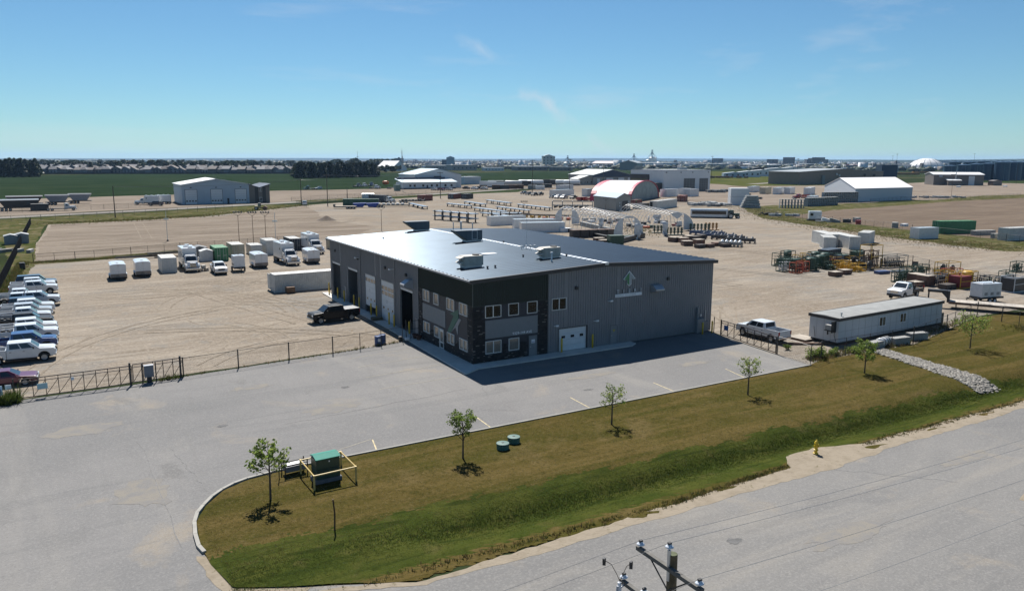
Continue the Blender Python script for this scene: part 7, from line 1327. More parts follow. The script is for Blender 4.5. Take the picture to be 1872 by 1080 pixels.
# skeletal frames by the grey shed
r = thing('steel_staging', 'galvanized open pipe staging left of the grey gabled shed', 'staging', (*(142.58,188.68),0), R(-35)); k = MB(); [k.box(x-.12,x+.12,y-.12,y+.12,0,3.4) for x in (-9,-5,-1,3,7) for y in (-2,2)]; [k.box(-9,7,y-.1,y+.1,z,z+.2) for y in (-2,2) for z in (1.7,3.3)]; [k.box(x-.1,x+.1,-2,2,3.3,3.5) for x in (-9,-5,-1,3,7)]; k.build('frame', SKS, r); k = MB(); [k.cyl((-8+i*2,-1,1.2),(-7+i*2,1,1.6),.5,n=8) for i in range(7)]; k.build('machinery', SKD, r)
rb = thing('bus_shell', 'white and black rail style bus shell lying in the weeds', 'bus', (*(159.51,131.67),0), R(-42)); MB().prism([(-1.4,.4),(1.4,.4),(1.4,2.6),(1.1,3.1),(-1.1,3.1),(-1.4,2.6)], 'x', -6.5, 6.0).build('body', P_WHITE, rb, bevel=.12); MB().box(-6.0,5.4,-1.43,-1.4,1.3,2.5).build('side_window', GLASS, rb); MB().prism([(6.0,.6),(6.35,.8),(6.3,2.2),(6.0,3.0)], 'y', -1.25, 1.25).build('windscreen', mat('dark_slate_glass', (.05,.07,.10), .1), rb); MB().box(-6.4,5.9,-1.2,1.2,.05,.4).build('chassis', SKD, rb)
tt = thing('farm_tractor', 'dark green tractor with cab right of the bus shell', 'tractor', (*(164.23,125.59),0), R(-30)); MB().box(.2,2.3,-.5,.5,1.0,1.8).build('hood', SKG, tt, bevel=.1); glass_house(tt, (-1.3,.3,.8,1.4), (-1.2,.1,.75,2.9), SKG, [(.1,.9)]); [wheel(tt, -.9, s*1.0, .95, .5) for s in (1,-1)]; [wheel(tt, 1.7, s*.9, .6, .35) for s in (1,-1)]

# ================================================================ buildings and vehicles beyond the yard
def V2(a, b): return math.hypot(b[0]-a[0], b[1]-a[1]), math.atan2(b[1]-a[1], b[0]-a[0])
WST = mat('white_steel', (.58,.60,.62), .5, var=.04, scale=.3); WRF = mat('white_roof', (.62,.63,.64), .5, var=.05, scale=.3); BRN = mat('brown_grey_steel', (.15,.13,.115), .55, var=.06, scale=.3); TAN = mat('tan_steel', (.20,.165,.135), .55, var=.06, scale=.3); DKB = mat('navy_steel', (.025,.04,.075), .5, var=.08, scale=.3); GRW = mat('grey_wall', (.24,.235,.22), .6, var=.06, scale=.3); GRF = mat('grey_roof', (.25,.27,.28), .5, var=.08, scale=.3, metal=.2); BLT = mat('tank_blue', (.030,.065,.115), .38, var=.08, scale=.3); LBW = mat('pale_blue_steel', (.33,.40,.47), .5, var=.05, scale=.3)
def shell(name, label, a, b, depth, eave, ridge, wm, rm, across=False, cat='building', rib=True, over=.5, group=None):
    """front wall runs from ground point a to b, the body goes back from it. across: ridge parallel to the front"""
    L, rz = V2(a, b); r = thing(name, label, cat, (*a, 0), rz, group); w = MB()
    if across: w.prism([(0,0),(depth,0),(depth,eave),(depth/2,ridge),(0,eave)], 'x', 0, L)
    else: w.prism([(0,0),(L,0),(L,eave),(L/2,ridge),(0,eave)], 'y', 0, depth)
    w.build('wall', wm, r); k = MB(); o = over
    if across: P = [(-o,eave-.05),(depth/2,ridge+.05),(depth+o,eave-.05),(depth+o,eave+.25),(depth/2,ridge+.4),(-o,eave+.25)]; k.prism(P[::-1], 'x', -o, L+o)
    else: P = [(-o,eave-.05),(L/2,ridge+.05),(L+o,eave-.05),(L+o,eave+.25),(L/2,ridge+.4),(-o,eave+.25)]; k.prism(P, 'y', -o, depth+o)
    k.build('roof', rm, r); return r, L
def odoor(r, x0, x1, z0, z1, m=WHT, y=-.06, wins=4, label=None):
    d = MB().box(x0, x1, y, y+.05, z0, z1).build('overhead_door', m, r, label=label); n = max(2, int((z1-z0)/.9)); k = MB(); [k.box(x0, x1, y-.012, y-.003, z0+(z1-z0)*i/n-.03, z0+(z1-z0)*i/n+.03) for i in range(1, n)]; k.build('seams', mat('seam_grey', (.28,.29,.30), .6), d)
    for i in range(wins): c = x0+(x1-x0)*(i+.5)/wins; MB().box(c-.35, c+.35, y-.03, y-.004, z0+1.1, z0+1.6).build('pane', GLASS, d)
    k = MB(); k.box(x0-.15,x0,y,-.01,z0,z1+.15); k.box(x1,x1+.15,y,-.01,z0,z1+.15); k.box(x0,x1,y,-.01,z1,z1+.15); k.build('frame', DSTEEL, d); return d
def win(r, x0, x1, z0, z1, y=-.05, m=GLASS): f = MB().box(x0-.1, x1+.1, y, -.01, z0-.1, z1+.1).build('window', WHT, r); MB().box(x0, x1, y-.03, y-.003, z0, z1).build('pane', m, f)
# 1 white peaked shop across the road at left
a, b, c0 = (10.97,295.49), (38.98,295.49), (10.97,323.66); r, L = shell('warehouse', 'white peaked steel shop with three overhead doors across the road at left', a, b, max(24, c0[1]-a[1]), 8.3, 10.6, LBW, WRF)
for f0 in (.045,.42,.785): odoor(r, L*f0, L*(f0+.17), .1, 6.3, WST)
MB().box(L*.66,L*.69,-.06,-.005,0,2.4).build('door', DSTEEL, r); k = MB(); [k.box(L*f0-.3,L*f0+.3,-.35,-.005,7.0,7.4) for f0 in (.13,.5,.87)]; k.build('wall_lamps', LAMP, r)
c = (47.98,295.49); d_, rz = V2(b, c); r2, L2 = shell('office_annex', 'brown office annex with two black bands, attached right of the white peaked shop', (b[0]+.05,b[1]), c, 22, 8.3, 6.6, BRN, DKB); [MB().box(L2*f0,L2*(f0+.17),-.08,-.005,0,7.2).build('black_band', TRIMD, r2) for f0 in (.27,.64)]; [win(r2, L2*f0, L2*(f0+.05), z, z+1.6) for f0 in (.49,.56) for z in (.8,5.2)]
# 2 white warehouse with blue roof
a, b, c0 = (176.58,430.34), (211.85,430.34), (176.58,460.46); r, L = shell('warehouse', 'white warehouse with pale blue gable roof, lean-to and blue base band', a, b, c0[1]-a[1], 9.0, 12.9, WST, mat('pale_blue_roof', (.22,.31,.38), .5, var=.06, scale=.2)); MB().box(L*.4,L*.55,-.8,-.02,6.8,8.2).build('wall_vent', DSTEEL, r)
a2, b2 = (162.24,417.86), (201.45,417.86); L2, rz = V2(a2, b2); r2 = thing('office_lean_to', 'low white office wing with pale blue roof in front of the white warehouse', 'building', (*a2,0), rz); MB().box(0,L2,0,12,.8,4.4).build('wall', WST, r2); MB().box(-.03,L2+.03,-.03,12,0,.8).build('base_band', DKB, r2); MB().prism([(-1,4.3),(-1,4.6),(12,6.9),(12,6.2)], 'x', -1, L2+1).build('roof', mat('pale_blue_roof2', (.35,.46,.52), .5, var=.05, scale=.2), r2); [win(r2, L2*f0, L2*f0+1.5, 1.5, 3.0) for f0 in (.12,.2,.36,.52,.62,.78,.9)]; MB().box(L2*.44,L2*.47,-.05,-.01,.1,2.6).build('door', DKB, r2); MB().box(-.1,L2*.9,9,12.4,6.3,7.6).build('blue_fascia', DKB, r2)
# 3 dark blue gable workshop
a, b, c0 = (331.69,436.31), (368.95,436.31), (331.69,471.04); r, L = shell('workshop', 'grey workshop with navy gable and three white doors, left of the white flat building', a, b, c0[1]-a[1], 7.8, 11.8, GRW, GRF); MB().prism([(-.3,6.2),(L+.3,6.2),(L+.3,7.9),(L/2,11.9),(-.3,7.9)], 'y', -.25, -.02).build('gable_band', DKB, r); odoor(r, L*.34, L*.53, .1, 5.6, WST, -.3); odoor(r, L*.66, L*.83, .1, 5.6, WST, -.3); odoor(r, L*.92, L*1.0, .1, 5.6, WST, -.3, 2); MB().box(L*.35,L*.52,-.42,-.31,.1,2.6).build('open_gap', PLASTIC, r); MB().box(L*.1,L*.17,-.3,-.02,.1,5).build('white_door', WST, r)
a2, b2, c0 = (317.97,437.89), (338.24,437.89), (317.97,449.34); r2, L2 = shell('annex', 'low annex with navy gable and pale roof in front of the navy workshop', a2, b2, c0[1]-a2[1], 4.6, 7.2, GRW, GRF); [win(r2, L2*f0, L2*f0+1.4, 1.6, 2.8) for f0 in (.1,.3,.42,.6,.8)]
# 4 white flat building with dark entrance
a, b, c = (294.16,342.78), (294.16,309.53), (333.46,309.53); L, rz = V2(a, b); r = thing('showroom', 'big white flat roofed building with dark brown entrance block and two barred doors', 'building', (*b,0), 0); q = [(a[0]-b[0],a[1]-b[1]),(0,0),(c[0]-b[0],c[1]-b[1]),(c[0]+a[0]-2*b[0],c[1]+a[1]-2*b[1])]; H_ = 13.4
MB().prism(q, 'z', 0, H_).build('wall', WST, r); MB().prism([(p[0]*.99,p[1]*.99) for p in q], 'z', H_-.1, H_+.25).build('roof', GRF, r); e = Matrix.Rotation(rz, 4, 'Z'); ev = thing('entrance_block', None, None); ev.parent = r; ev.rotation_euler = (0,0,rz); DBR = mat('dark_brown_cladding', (.032,.027,.027), .5)
MB().box(-L, -L*.43, -.5, .02, 0, 10.6).build('wall', DBR, ev); MB().box(-L*.43, -L*.05, -6, .02, 0, 5.6).build('porch', DBR, ev); [MB().box(-L*f0, -L*f0+5, -.6, -.51, 5.6, 8.0).build('window', mat('olive_glass', (.08,.085,.05), .1), ev) for f0 in (.97,.82,.62)]; MB().box(-L*.25,-L*.08,-6.1,-6.01,1.0,3.6).build('window', GLASS, ev)
L2, rz2 = V2(b, c); ew = thing('side_doors', None, None); ew.parent = r; ew.rotation_euler = (0,0,rz2); GD = mat('glazed_door', (.075,.08,.085), .3)
for f0, f1 in ((.42,.66),(.76,.95)):
    d = MB().box(L2*f0, L2*f1, -.1, -.01, .1, 8.2).build('glazed_door', GD, ew); k = MB(); [k.box(L2*f0, L2*f1, -.16, -.11, z-.06, z+.06) for z in (1.2,2.3,3.4,4.5,5.6,6.7,7.8)]; [k.box(L2*(f0+(f1-f0)*i/4)-.07, L2*(f0+(f1-f0)*i/4)+.07, -.15, -.112, .1, 8.2) for i in range(5)]; k.build('bars', mat('door_bars', (.22,.23,.24), .5), d)
k = MB(); k.cbox((q[0][0]*.5+4,q[0][1]*.5+14,H_+1.2),(4,3,2)); k.build('rooftop_unit', SKS, r); k = MB(); k.cbox((q[2][0]*.5+6,q[2][1]*.5+12,H_+1),(6,3,1.6)); k.build('rooftop_unit', CYL, r); k = MB(); [k.box(L2*f0-.3,L2*f0+.3,-.5,-.01,H_-1.6,H_-1.1) for f0 in (.04,.35,.6,.95)]; k.build('wall_lamps', LAMP, ew)
# 5 arched fabric tent
a, b, c = (198.97,223.76), (245.32,257.59), (185.74,238.48); L, rz = V2(a, b); D, _ = V2(a, c); r = thing('arched_tent', 'white arched fabric shelter with red edge bands', 'shelter', (*a,0), rz); Ht = 9.4
arcp = lambda s=1.0: [(L/2+s*L/2*math.cos(math.pi*i/20), s*Ht*math.sin(math.pi*i/20)**.8) for i in range(21)]
ang = V2(a, c)[1]-rz; D = min(D, 52)
def band(y0, y1, s, m, nm, parent):
    P = arcp(s); k = MB(); sx = math.cos(ang)/max(.2, math.sin(ang)); vs = [(x+y*sx, y, z) for y in (y0, y1) for x, z in P] + [(x+y*sx, y, z-.25 if z > .3 else z) for y in (y0, y1) for x, z in arcp(s*.985)]
    n = 21; fs = [(i, i+1, n+i+1, n+i) for i in range(n-1)] + [(2*n+i, 3*n+i, 3*n+i+1, 2*n+i+1) for i in range(n-1)] + [(i, 2*n+i, 2*n+i+1, i+1) for i in range(n-1)] + [(n+i, n+i+1, 3*n+i+1, 3*n+i) for i in range(n-1)]; return k.add(vs, fs).build(nm, m, parent)
DY = D*abs(math.sin(ang)); RB = mat('tent_red', (.40,.03,.07), .5); TW = mat('tent_white', (.68,.66,.66), .5, var=.02)
band(1.6, DY-2.6, 1.0, TW, 'cover', r); band(-.05, 1.58, 1.004, RB, 'red_band', r); band(DY-2.58, DY, 1.004, RB, 'red_band', r); P = arcp(.975); MB().prism(P, 'y', .25, .32).build('end_wall', mat('tent_end', (.20,.25,.25), .5, var=.25, scale=.25), r); k = MB(); k.tube([(x,.0,z) for x, z in arcp(1.0)], .22, 5); k.build('end_hoop', mat('hoop_red', (.22,.02,.05), .5), r)
# 6 grey gabled shed
a, b = (152.12,174.52), (165.39,182.15); r, L = shell('gabled_shed', 'grey gabled shed with dark doorway in front of the arched tent', a, b, 4, 4.9, 6.3, GRW, mat('shed_roof', (.16,.20,.25), .45, metal=.3)); bpy.data.objects.remove(r.children[0]); [bpy.data.objects.remove(c) for c in list(r.children)]
c = (155.91,194.83); D, an = V2(a, c); an -= V2(a, b)[1]; D = min(D, 20); sx = math.cos(an)/math.sin(an); DY = D*math.sin(an); P = [(0,0),(L,0),(L,5.0),(L/2,6.5),(0,5.0)]
def sk(P, y0, y1): k = MB(); n = len(P); k.add([(x+y*sx, y, z) for y in (y0,y1) for x, z in P], [tuple(range(n)), tuple(range(n,2*n))[::-1]]+[(i, n+i, n+(i+1)%n, (i+1)%n) for i in range(n)]); return k
sk(P, 0, DY).build('wall', GRW, r); sk([(-.4,4.95),(L/2,6.55),(L+.4,4.95),(L+.4,5.15),(L/2,6.75),(-.4,5.15)], -.4, DY+.4).build('roof', MC['shed_roof'], r); MB().box(L*.42,L*.78,-.12,-.01,0,3.6).build('doorway', PLASTIC, r); MB().box(L*.45,L*.6,-.18,-.125,0,3.2).build('door', DSTEEL, r); [MB().box(x,x+.6,-.06,-.01,z,z+.5).build('notice', WHT, r) for x in (L*.22,L*.85) for z in (1.6,2.8)]
lt = place(c40, (181.37,180.41), R(-62), 'long dull white trailer box right of the grey gabled shed', {q: CONT_W for q in ('side_walls','frame','door','roof')}, scale=(1.3,1.9,1.25)); MB().box(-1.0,-.2,-6.2,-6.15,.3,2.4).build('doorway', PLASTIC, lt)
k = place(c40, (172.47,184.02), R(-62), 'dark long bin between the grey shed and the dull white trailer box', {q: SKD for q in ('side_walls','frame','door','roof')}, scale=(1.2,.9,.75)); place(c20, (187.20,205.26), R(-60), 'green and red container behind the dark long bin', {'side_walls': CONT_R, 'frame': CONT_G, 'door': CONT_R, 'roof': CONT_R}, scale=(1.2,1.2,.9))
place(c20, (226.52,218.61), R(-50), 'rusty red open bin behind the dull white trailer box', {q: CONT_R for q in ('side_walls','frame','door','roof')}, scale=(1.5,1.8,1.1)); cargo = place(c40, (254.24,259.34), R(-70), 'white frame sided van before the white flat building, left', {q: P_WHITE for q in ('side_walls','frame','door','roof')}, scale=(1.6,1.1,1.5)); place(c20, (266.32,255.12), R(-75), 'white box van before the barred doors of the white building', {q: P_WHITE for q in ('side_walls','frame','door','roof')}, scale=(1.7,1.5,1.6))
# 7 far grey gables
a, b = (929.22,1168.57), (953.79,1144.09); r, L = shell('far_workshop', 'grey gabled workshop with pale roof behind the white flat building', a, b, 120, 14, 19, mat('far_grey', (.20,.20,.19), .6), GRF); a, b = (1352.83,1847.51), (1396.64,1791.43); r, L = shell('far_workshop', 'low workshop with pinkish roof behind the navy workshop', a, b, 90, 10, 17, GRW, mat('pink_grey_roof', (.36,.30,.29), .6), across=True)
for x0, x1, y, h, lb, m in ((945,1000,312,7,'long low dark warehouse with white roof bays, left of the tall white tower',BRN),(1000,1042,312.5,5,'long low dark warehouse right of the tall white tower',BRN),(1196,1250,301,10,'pale long warehouse behind the grain bins',LBW),(1240,1262,304,6,'small cream building behind the white flat one',TAN),(1270,1292,304,7,'white store behind the white flat building',WST),(1560,1600,305,8,'red roofed shed far behind the brown flat building',GRW),(1622,1640,312,8,'white portable building right of the navy tower',WST),(1636,1664,304,10,'long white shed left of the ribbed dome',WST),(790,822,311,8,'flat cream building behind the warehouse roof',GRW),(824,870,312,9,'pale grey warehouse in the town',GRW),(880,930,312.5,5,'low pale sheds in the town',WST),(1300,1360,304,9,'long grey plant building far right of the white flat one',GRW)):
    pass
FB_ = [((697.16,1174.93),(758.46,1167.25),7,'long low dark warehouse left of the tall white tower',BRN,WRF),((739.82,1134.53),(769.29,1106.63),6,'long low dark warehouse right of the tall white tower',BRN,GRF),((1604.25,1851.03),(1820.69,1950.36),11,'pale long warehouse behind the grain bins',LBW,WRF),((1427.26,1480.54),(1503.53,1514.32),8,'white store far behind the white flat building',WST,WRF),((1454.41,1447.72),(1618.21,1507.80),10,'long grey plant building beyond the green hillside',GRW,GRF),((1620.04,1505.46),(1709.32,1539.66),4,'bright white low roof on the green hillside',WST,WRF),((1106.23,702.47),(1140.86,711.36),9,'white portable building right of the navy tower',LBW,WRF),((1624.86,1031.74),(1698.70,1044.63),11,'long white shed left of the ribbed dome',WST,GRF),((576.94,1288.78),(619.37,1300.52),8,'flat cream building just behind the warehouse roof',GRW,WRF),((589.14,1227.98),(639.78,1229.28),9,'pale grey warehouse in the town, left of the low sheds',GRW,GRF),((624.11,1167.23),(660.33,1161.32),5,'low pale sheds in the town right of the grey warehouse',WST,WRF),((1432.98,1252.51),(1521.13,1253.84),9,'grey town warehouse far beyond the trailers',GRW,WRF),((1868.69,1488.84),(1976.90,1516.57),10,'cream town building far beyond the brown flat building',TAN,WRF),((1723.16,1241.44),(1741.85,1218.21),9,'red roofed shed just over the brown flat building',GRW,RB),((4527.17,2657.89),(4957.06,2510.87),24,'huge grey flat building behind the blue tanks',mat('far_pale_grey', (.24,.255,.27), .6),GRF)]
for a, b, h, lb, wm, rm in FB_:
    L, rz = V2(a, b); r = thing('far_building', lb, 'building', (*a,0), rz, 'buildings beyond the fields'); MB().box(0,L,0,L*.5,0,h).build('wall', wm, r); MB().box(-1,L+1,-1,L*.5+1,h,h+1.0).build('roof', rm, r); k = MB(); [k.box(L*(i+.3)/6,L*(i+.6)/6,-.3,-.02,h*.35,h*.62) for i in range(6)]; k.build('openings', DSTEEL, r)
# grain towers
def gbox(p, w, d, h, m, name, label, cat, peak=0, rz=0, group=None):
    r = thing(name, label, cat, (*p,0), rz, group); MB().prism([(-w/2,0),(w/2,0),(w/2,h),(0,h+peak),(-w/2,h)], 'y', -d/2, d/2).build('wall', m, r); return r
CRM = mat('cream_steel', (.50,.48,.42), .6)
r = gbox((1077.17,1661.90), 32, 30, 29, CRM, 'grain_elevator', 'tall white grain elevator tower with rows of small windows', 'grain elevator', 5, R(-28)); k = MB(); [k.box(-13+i*9,-10+i*9,-15.3,-15.05,24-j*7,27-j*7) for i in range(4) for j in range(3)]; k.build('windows', DSTEEL, r); MB().box(-16.5,16.5,-15.5,15.5,29.0,30).build('roof_edge', WRF, r)
r = gbox((942.20,2373.13), 30, 22, 24, mat('blue_grey_block', (.10,.12,.15), .6), 'tower_block', 'blue grey tower block behind the white fabric hall', 'building', 0, R(-20)); MB().box(-3,3,-3,3,24,27).build('roof_hut', DSTEEL, r)
r = gbox((969.85,2033.42), 24, 20, 26, mat('blue_white_mill', (.22,.30,.36), .6), 'mill_tower', 'pale blue mill tower with dark annex', 'mill', 4, R(-25)); MB().box(-26,-12.1,-10,8,0,19).build('annex', mat('mill_dark', (.07,.08,.095), .6), r)
def legtower(p, h, bins, label, s=1.0):
    r = thing('grain_tower', label, 'grain elevator', (*p,0), R(-30), 'grain legs on the skyline'); k = MB()
    for x in (-2,2):
        for y in (-2,2): k.cyl((x*s,y*s,0),(x*s*.8,y*s*.8,h),.55*s,n=4)
    for z in range(4, int(h), 6): k.box(-2.2*s,2.2*s,-2.2*s,2.2*s,z,z+.5)
    k.box(-2.6*s,2.6*s,-2.6*s,2.6*s,h*.78,h*.86); k.box(-1.8*s,1.8*s,-1.8*s,1.8*s,h,h*1.07)
    for dx, dz in ((-14,.45),(-9,.45),(9,.45),(14,.45)): k.cyl((0,0,h*.92),(dx*s,0,h*dz),.4*s,n=4)
    k.build('tower', mat('leg_steel', (.07,.10,.12), .6), r)
    for x, rr, hh, m in bins: MB().lathe([(0,0),(rr,0),(rr,hh),(rr*.3,hh+rr*.45),(0,hh+rr*.5)], (x,-4,0), n=18).build('bin', m, r, smooth=False)
    return r
SIL = mat('bin_white', (.62,.60,.54), .55)
legtower((1305.84,1907.64), 31, [(-6,7,11,SIL),(5,7,11,SIL),(15,6,7,SIL)], 'blue grain leg with cream bins, leftmost of three', 1.0); legtower((2146.70,2628.19), 45, [], 'blue grain leg without bins, middle of three', 1.4); legtower((2489.88,2912.01), 66, [(-22,10,20,SIL),(-4,13,32,SIL),(10,12,32,SIL),(30,9,9,SIL)], 'tall blue grain leg over cream silos, rightmost of three', 1.8)
# white hall, ribbed dome
a, b = (464.18,1209.39), (496.22,1222.74); r, L = shell('fabric_hall', 'white peaked fabric hall beyond the field, left of the warehouse roof', a, b, 40, 5, 17, WST, mat('hall_roof', (.68,.68,.68), .5)); 
r = thing('storage_dome', 'white ribbed storage dome with torn dark openings', 'dome', (*(1717.30,1022.70),0), R(-30)); n = 24; r.scale = (.63,.63,.78); pr = [(62*math.cos(math.pi/2*i/7), 34*math.sin(math.pi/2*i/7)) for i in range(8)]; MB().lathe(pr, n=28).build('cover', mat('dome_white', (.60,.60,.60), .5, var=.1, scale=.05), r, smooth=False); k = MB(); [k.tube([(math.cos(t)*q[0]*1.006, math.sin(t)*q[0]*1.006, q[1]*1.006) for q in pr[:6]], .8, 4) for t in np.linspace(0,6.283,15)[:-1]]; k.build('ribs', GRF, r); MB().prism([(-50,1),(-34,1),(-40,20)], 'y', -52, -30).build('dark_opening', PLASTIC, r)
# 8-10 right hand buildings
a, b = (490.22,368.43), (600.58,368.43); r, L = shell('brown_workshop', 'large brown flat looking workshop behind the white peaked hall', a, b, 32, 10.4, 12.6, TAN, GRF, across=False); MB().box(L*.25,L*.28,-1.2,-.02,.2,7.5).build('duct', mat('duct_grey', (.16,.19,.19), .5), r); [MB().lathe([(0,-.4),(1.1,-.4),(1.1,.4),(0,.4)], (L*f0,-.6,z), n=10, ax='y').build('wall_fan', CYL if f0 < .5 else DSTEEL, r) for f0, z in ((.42,8.3),(.45,7.4),(.76,7.6),(.88,7.2))]
r = gbox((779.55,486.94), 18, 14, 15.5, DKB, 'navy_tower', 'navy square tower at the right end of the brown workshop', 'tower', 0, R(-28))
a, b, c = (297.51,175.55), (342.38,175.12), (323.86,213.63); L, rz = V2(a, b); D, an = V2(a, c); an -= rz; r = thing('white_hall', 'large white peaked fabric hall behind stacked concrete sections', 'hall', (*a,0), rz); sx = math.cos(an)/math.sin(an); DY = D*math.sin(an); e_, h_ = 6.4, 11.0; TL = [(-.0,e_),(DY/2,h_),(DY,e_)]
k = MB(); Q = lambda y, z, x: (x+y*sx, y, z)
k.add([Q(0,0,0),Q(DY,0,0),Q(DY,e_,0),Q(DY/2,h_,0),Q(0,e_,0),Q(0,0,L),Q(DY,0,L),Q(DY,e_,L),Q(DY/2,h_,L),Q(0,e_,L)], [(0,4,3,2,1),(5,6,7,8,9),(0,5,9,4),(1,2,7,6)]); k.build('wall', mat('hall_wall', (.50,.53,.57), .55, var=.03), r)
k = MB(); o = .25; k.add([Q(-.3,e_+.05,-o),Q(DY/2,h_+.1,-o),Q(DY+.3,e_+.05,-o),Q(-.3,e_+.05,L+o),Q(DY/2,h_+.1,L+o),Q(DY+.3,e_+.05,L+o),Q(-.3,e_-.1,-o),Q(DY/2,h_-.05,-o),Q(DY+.3,e_-.1,-o),Q(-.3,e_-.1,L+o),Q(DY/2,h_-.05,L+o),Q(DY+.3,e_-.1,L+o)], [(0,3,4,1),(1,4,5,2),(6,7,10,9),(7,8,11,10),(0,6,9,3),(2,5,11,8),(0,1,7,6),(1,2,8,7),(3,9,10,4),(4,10,11,5)]); k.build('roof', TW, r)
a, b = (593.14,317.24), (620.19,291.42); r, L = shell('tan_workshop', 'tan workshop with tall white door and small lean-to below the blue tanks', a, b, 26, 8.6, 10.2, BRN, WRF, across=True); odoor(r, L*.70, L*.82, .1, 7.6, WST, -.06, 0); MB().prism([(-8,0),(-.05,0),(-.05,4.9),(-8,3.9)], 'x', L*.24, L*.5).build('lean_to', BRN, r); MB().prism([(-8.4,3.95),(-.05,5.0),(-.05,5.3),(-8.4,4.25)], 'x', L*.23, L*.51).build('lean_to_roof', WRF, r); MB().cyl((L*.42,-3,4),(L*.42,-3,11.5),.28,n=8).build('flue', CYL, r); MB().prism([(-2.0,6.6),(-.05,6.6),(-.05,8.0),(-1.2,8.0)], 'x', L*.10, L*.16).build('hood', CYL, r)
tkp = [(735.49,388.19),(767.78,393.01),(788.52,392.39),(810.62,391.08),(808.41,376.67),(842.54,382.35),(864.98,381.57),(925.11,494.01),(954.52,493.12),(984.80,492.21),(1015.97,491.28),(1048.09,490.31),(1079.20,491.05)]; ft = None
for i, pt in enumerate(tkp):
    if ft is None:
        ft = thing('storage_tank', 'x', 'storage tank'); MB().lathe([(0,0),(5.6,0),(5.6,14.2),(5.3,14.5),(0,15.3)], n=22).build('shell', BLT, ft, smooth=False); k = MB(); k.lathe([(5.65,13.9),(5.85,13.9),(5.85,14.5),(5.65,14.5)], n=22); k.cyl((-4,-4.0,0),(-4,-4.0,14.5),.25,n=5); k.box(-1,1,-1,1,15,15.6); k.build('rim', mat('tank_rim', (.08,.15,.21), .5), ft); o = ft
    else: o = copy_tree(ft)
    s = [1.05,1.1,1.15,1.2,1.3,1.3,1.3,1.2,1.2,1.25,1.25,1.25,1.25][i]; o.location = (*pt,0); o.scale = (s,s,s*(1.0 if i < 7 else 1.08)); o['group'] = 'blue storage tanks'; o['label'] = 'dark blue storage tank in the %s, %s of its row from the left' % (('front row','back row')[i > 6], ('first','second','third','fourth','fifth','sixth','seventh')[i % 7])
shed('small brown hut right of the tan workshop', 8, 6, 4.5, BRN, (631.85,288.56), R(-20)); [MB().cbox((0,0,.5),(4,2.5,1.0),.3).build('white_sack_heap', WHT, loc=(*q,0), bevel=.3, label='white heap on the pale gravel '+lb, cat='heap') for q, lb in (((561.44,277.71),'before the tan workshop lean-to'), ((609.02,268.50),'right of the small brown hut'))]
# stacked rings, boxes, trailers
RING = mat('concrete_ring', (.30,.31,.31), .8, var=.2, scale=1)
def rings(label, a, b, tiers, r0=.55, group='stacks of concrete sections'):
    L, rz = V2(a, b); r = thing('section_stack', label, 'concrete stack', (*a,0), rz, group); n = int(L/(2*r0)); q = None
    for t in range(tiers):
        for i in range(n):
            if q is None: q = MB().box(-r0*.94,-r0*.62,-.9,.9,-r0,r0*.7).box(r0*.62,r0*.94,-.9,.9,-r0,r0*.7).box(-r0*.94,r0*.94,-.9,.9,r0*.7,r0*.98).build('section', RING, r)
            else: q = link('ring', q.data, r)
            q.location = ((i+.5)*2*r0, 0, r0+t*r0*2.0)
    return r
rings('long stack of grey concrete channel sections on the lot, left', (226.66,159.83), (234.72,152.25), 3, .62); rings('long stack of grey concrete channel sections, middle behind', (245.65,161.71), (267.79,162.52), 3, .62); rings('long stack of concrete channel sections before the white hall', (277.71,178.45), (298.12,173.91), 4, .62)
bb = thing('stacked_boxes', 'two big white boxes stacked on each other on the lot', 'boxes', (*(227.70,183.73),0), R(-34)); [MB().box(-4,4,-3,3,z0+.02,z0+3.7).build('box', WST, bb, bevel=.05) for z0 in (0,3.75)]; MB().box(4.1,7.6,-2.5,2.5,.02,3.6).build('side_box', WST, bb)
st = thing('step_stack', 'stepped stack of grey concrete slabs right of the white boxes', 'slab stack', (*(216.61,166.41),0), R(-34)); [MB().box(-4+i*.5,4-i*.3,-1.6,1.6,i*1.05,i*1.05+.9).build('slab', RING, st) for i in range(5)]
for i, (q, lb, m, s) in enumerate((((346.21,284.00),'white dry van on the lot, leftmost of the long row',P_WHITE,(1.4,1.4,1.3)),((333.01,262.40),'beige dry van, second in the long row',CONT_B,(1.4,1.2,1.4)),((336.29,255.33),'white dry van, third in the long row',P_WHITE,(1.4,1.3,1.4)),((344.67,254.35),'white dry van, rightmost of the long row',P_WHITE,(1.4,1.1,1.4)),((347.82,242.66),'grey white van behind the red truck',WST,(1.4,1.3,1.5)),((273.90,180.98),'white box on the lot left of the white hall',P_WHITE,(1.4,.9,1.2)),((260.15,167.58),'dark red box before the white box',CONT_R,(1.2,1.0,.8)),((207.48,295.12),'long white office van behind parked cars',P_WHITE,(1.5,1.5,1.2)),((253.11,360.11),'white site office in front of the navy workshop',WST,(1.5,1.2,1.2)),((215.46,281.71),'small white cabin left of the arched tent',P_WHITE,(1.5,.5,1.5)),((253.66,501.64),'white flat roofed lean-to right of the white warehouse',WST,(4,1.6,2.2)),((285.32,281.01),'white van by the barred doors',P_WHITE,(1.4,.8,1.2)))): place(c40, q, R(-62 if i < 7 else -70), lb, {k: m for k in ('side_walls','frame','door','roof')}, scale=s)
tro = place(tr, (295.66,205.20), R(160), 'red flat deck truck on the lot left of the white hall', {**body(P_RED)}, skip=('workshop_box',)); MB().box(-5,.7,-1.2,1.2,1.0,1.25).build('deck', P_RED, tro); k = MB(); [k.box(-5+i*1.4,-3.7+i*1.4,-1.22,-1.15,1.3,2.4) for i in range(4)]; k.build('stake_sides', P_RED, tro)
